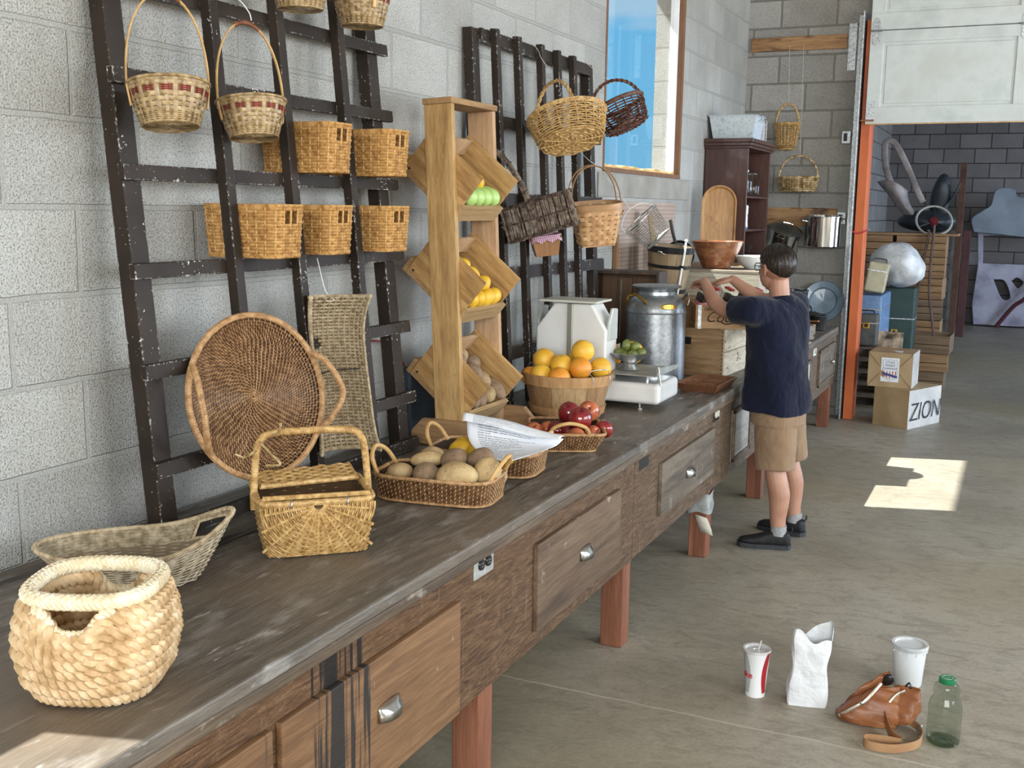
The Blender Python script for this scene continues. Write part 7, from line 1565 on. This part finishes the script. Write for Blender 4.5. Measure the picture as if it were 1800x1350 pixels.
# shorts
sm2 = MB()
rows = []
for z, a, b in ((.62,.140,.168), (.70,.138,.160), (.80,.130,.146)):
    t = np.arange(N)*2*PI/N; rows.append(np.stack([1.128-PX + a*np.cos(t), 5.470-PY + b*np.sin(t), z + 0*t], -1))
sm2.grid(np.array(rows), False, True); sm2.add(rows[0], [list(range(N))[::-1]]); sm2.add(rows[-1], [list(range(N))])
for hp, kn, zb in ((hipL, knL, .395), (hipR, knR, .415)):
    d = (kn-hp); e1 = hp + d*((hp[2]-zb)/(hp[2]-kn[2])); e1[2] = zb
    p = bez([hp+L(0,0,.0), hp*.5+e1*.5, e1], 8); k = len(p)
    sm2.tube(p, np.interp(np.linspace(0,1,k), [0,.3,1], [.100,.106,.100]), 24, False, (1,0,0), np.interp(np.linspace(0,1,k), [0,.3,1], [.080,.088,.088]))
sho = sm2.build('shorts', Mkhaki, pe)
rm = sho.modifiers.new('one_surface', 'REMESH'); rm.mode = 'VOXEL'; rm.voxel_size = .0062; rm.use_smooth_shade = True
s_ = sho.modifiers.new('soften', 'SMOOTH'); s_.factor = .5; s_.iterations = 4
dm = sho.modifiers.new('folds', 'DISPLACE'); dm.texture = tx; dm.strength = .014; dm.mid_level = .5; dm.texture_coords = 'LOCAL'
# shoes and socks
Mshoe = mk('black_knit', [(.008,.008,.009),(.018,.018,.020)], 60, rough=.7, bmp=.001); Msole = mk('dark_sole', [(.020,.022,.026),(.04,.042,.048)], 30, rough=.6); Msock = mk('grey_sock', [(.26,.26,.27),(.36,.36,.37)], 90, rough=.9, bmp=.001)
def shoe(an, d):
    d = d/np.linalg.norm(d); s = np.cross(L(0,0,1), d); m = MB(); P = []
    base = L(an[0], an[1], 0) - d*.062
    prof = [(0,.006,.020,.050),(.012,.030,.006,.078),(.045,.035,.004,.088),(.085,.036,.004,.086),(.125,.040,.004,.068),(.170,.044,.006,.052),(.210,.043,.008,.042),(.240,.034,.012,.036),(.254,.012,.018,.028)]
    n = 20
    for x, w, z0, z1 in prof:
        t = np.arange(n)*2*PI/n; cz, hz = (z0+z1)/2+.010, (z1-z0)/2
        P.append([tuple(base + d*x + s*(w*math.copysign(abs(math.cos(q))**.8, math.cos(q))) + L(0,0,cz + hz*math.copysign(abs(math.sin(q))**.8, math.sin(q)))) for q in t])
    P = np.array(P); G = np.array([[np.interp(np.linspace(0,1,30), np.linspace(0,1,len(P)), P[:, j, c]) for c in range(3)] for j in range(n)]).transpose(2,0,1)
    m.grid(G, False, True, flip=True); m.add(G[0], [list(range(n))]); m.add(G[-1], [list(range(n))[::-1]])
    o = m.build('shoe', Mshoe, pe)
    so = MB(); out = [(-.003,.012),(.01,.034),(.05,.041),(.10,.040),(.15,.046),(.21,.047),(.245,.036),(.262,.012)]
    pts = [base + d*x + s*w for x, w in out] + [base + d*x - s*w for x, w in out[::-1]]
    A = np.array([np.append(p[:2], 0.0) for p in pts]); so.grid(np.array([A*1, A+L(0,0,.014), A+L(0,0,.024)]), False, True); so.add(A, [list(range(len(A)))[::-1]]); so.add(A+L(0,0,.024), [list(range(len(A)))])
    so.build('sole', Msole, o)
    MB().tube([base + d*.004 + L(0,0,.082), base - d*.006 + L(0,0,.100), base - d*.004 + L(0,0,.112)], .004, 6, False, d, .010).build('heel_tab', Mshoe, o)
    MB().tube([L(an[0], an[1], .070), L(an[0]+.001, an[1], .090), L(an[0], an[1], .118)], [.041,.040,.0395], 16).build('sock', Msock, pe)
shoe(anL, L(-1,-.20,0)); shoe(anR, L(-.97,.22,0))
# hair, glasses, eyes
def hairmat():
    m, t, b = new('dark_hair'); v = coords(t, (1,1,.25))
    c = ramp(t, noise(t, v, 55, 3, .6), [(.35, (.010,.0065,.005)), (.65, (.035,.022,.016))]); t.links.new(c, b.inputs['Base Color']); b.inputs['Roughness'].default_value = .36; bump(t, b, noise(t, v, 110, 3, .6), .003); return m
Mhair = hairmat(); hm = MB()
nth, nph = 40, 120; P = []
crown = L(-.62, 0, .78)           # whorl near the back of the crown
for i in range(nth):
    row = []
    for j in range(nph):
        ph = j*2*PI/nph; cf, sl = math.cos(ph), math.sin(ph)
        # hairline: high over the forehead, in front of the ears, low at the nape
        low = np.interp(abs(math.atan2(sl, cf)), [0, .7, 1.25, 1.55, 1.9, 2.5, PI], [1.20, 1.28, 1.55, 1.72, 1.95, 2.30, 2.38])
        th = .02 + low*i/(nth-1); dv = L(math.sin(th)*cf, math.sin(th)*sl, math.cos(th))
        a = math.atan2(dv[1], dv[0]+.5); thick = 1.012 + .095*max(0, 1-(i/(nth-1))**1.6) + .014*math.sin(a*30+3*math.sin(th*5))*(1 if i < nth-2 else .3) + .010*math.sin(a*17+1.3)
        fr_ = .035*max(0, cf)**2*(i/(nth-1))
        row.append(tuple(H(-.012 + (.094*thick+fr_*.5)*dv[0], .074*thick*dv[1]*1.03, .022 + .088*thick*dv[2])))
    P.append(row)
P = np.array(P); hm.grid(P, False, True, flip=True); inn = hc + (P[-1]-hc)*.90; hm.grid(np.array([P[-1], inn]), False, True, flip=True)
hm.build('hair', Mhair, pe)
lk = MB(); rg = np.random.default_rng(5)
for k in range(260):              # locks combed from the whorl
    ph = rg.uniform(0, 2*PI); low = np.interp(abs(math.atan2(math.sin(ph), math.cos(ph))), [0,.7,1.25,1.55,1.9,2.5,PI], [1.18,1.2,1.4,1.5,1.6,1.7,1.75]); t0 = rg.uniform(.05,.9); t1 = min(low, t0 + rg.uniform(.45,.9)); pts = []
    for q in np.linspace(0, 1, 7):
        th = t0 + (t1-t0)*q; p2 = ph + .35*(q-.2)*math.sin(ph*1.0+.4); dv = L(math.sin(th)*math.cos(p2), math.sin(th)*math.sin(p2), math.cos(th)); kk = 1.085 + .05*max(0,1-th/1.6) + .016*math.sin(PI*q) - .012*q
        pts.append(H(-.012+.094*kk*dv[0], .0765*kk*dv[1], .022+.088*kk*dv[2]))
    lk.tube(pts, np.interp(np.linspace(0,1,7), [0,.4,1], [.0022,.0034,.0008]), 5)
lk.build('hair_locks', Mhair, pe)
gm = MB()
for s in (-1, 1):
    a = np.arange(28)*2*PI/28; gm.tube([tuple(H(.098 - .010*abs(math.cos(q)), s*.033 + .024*math.copysign(abs(math.cos(q))**.7, math.cos(q)), .002 + .018*math.copysign(abs(math.sin(q))**.7, math.sin(q)))) for q in a], .0022, 6, True)
    gm.tube(bez([H(.092,s*.058,.010), H(.05,s*.076,.010), H(.0,s*.083,.008), H(-.020,s*.082,-.006)], 6), .0020, 6)
gm.tube(bez([H(.099,-.010,.006), H(.106,0,.009), H(.099,.010,.006)], 5), .0020, 6)
gl = gm.build('glasses', mk('black_frames', (.012,.012,.016), rough=.25), pe)
for s in (-1, 1):
    q = [H(.097, s*.033 + .022*math.cos(k*PI/8), .002 + .016*math.sin(k*PI/8)) for k in range(16)]
    MB().add(np.array(q), [list(range(16))]).build('lens', glass('lens_glass', (.95,.97,1), 0, .2), gl, False)
    ey = MB().ball(H(.070, s*.032, .002), .0125, 10, 14).build('eye', mk('eye_white', (.75,.72,.68), rough=.2), pe)
    MB().ball(H(.0795, s*.0325, .002), (.0045,.0045,.0045), 8, 10).build('iris', mk('iris_brown', (.04,.02,.01), rough=.1), ey)
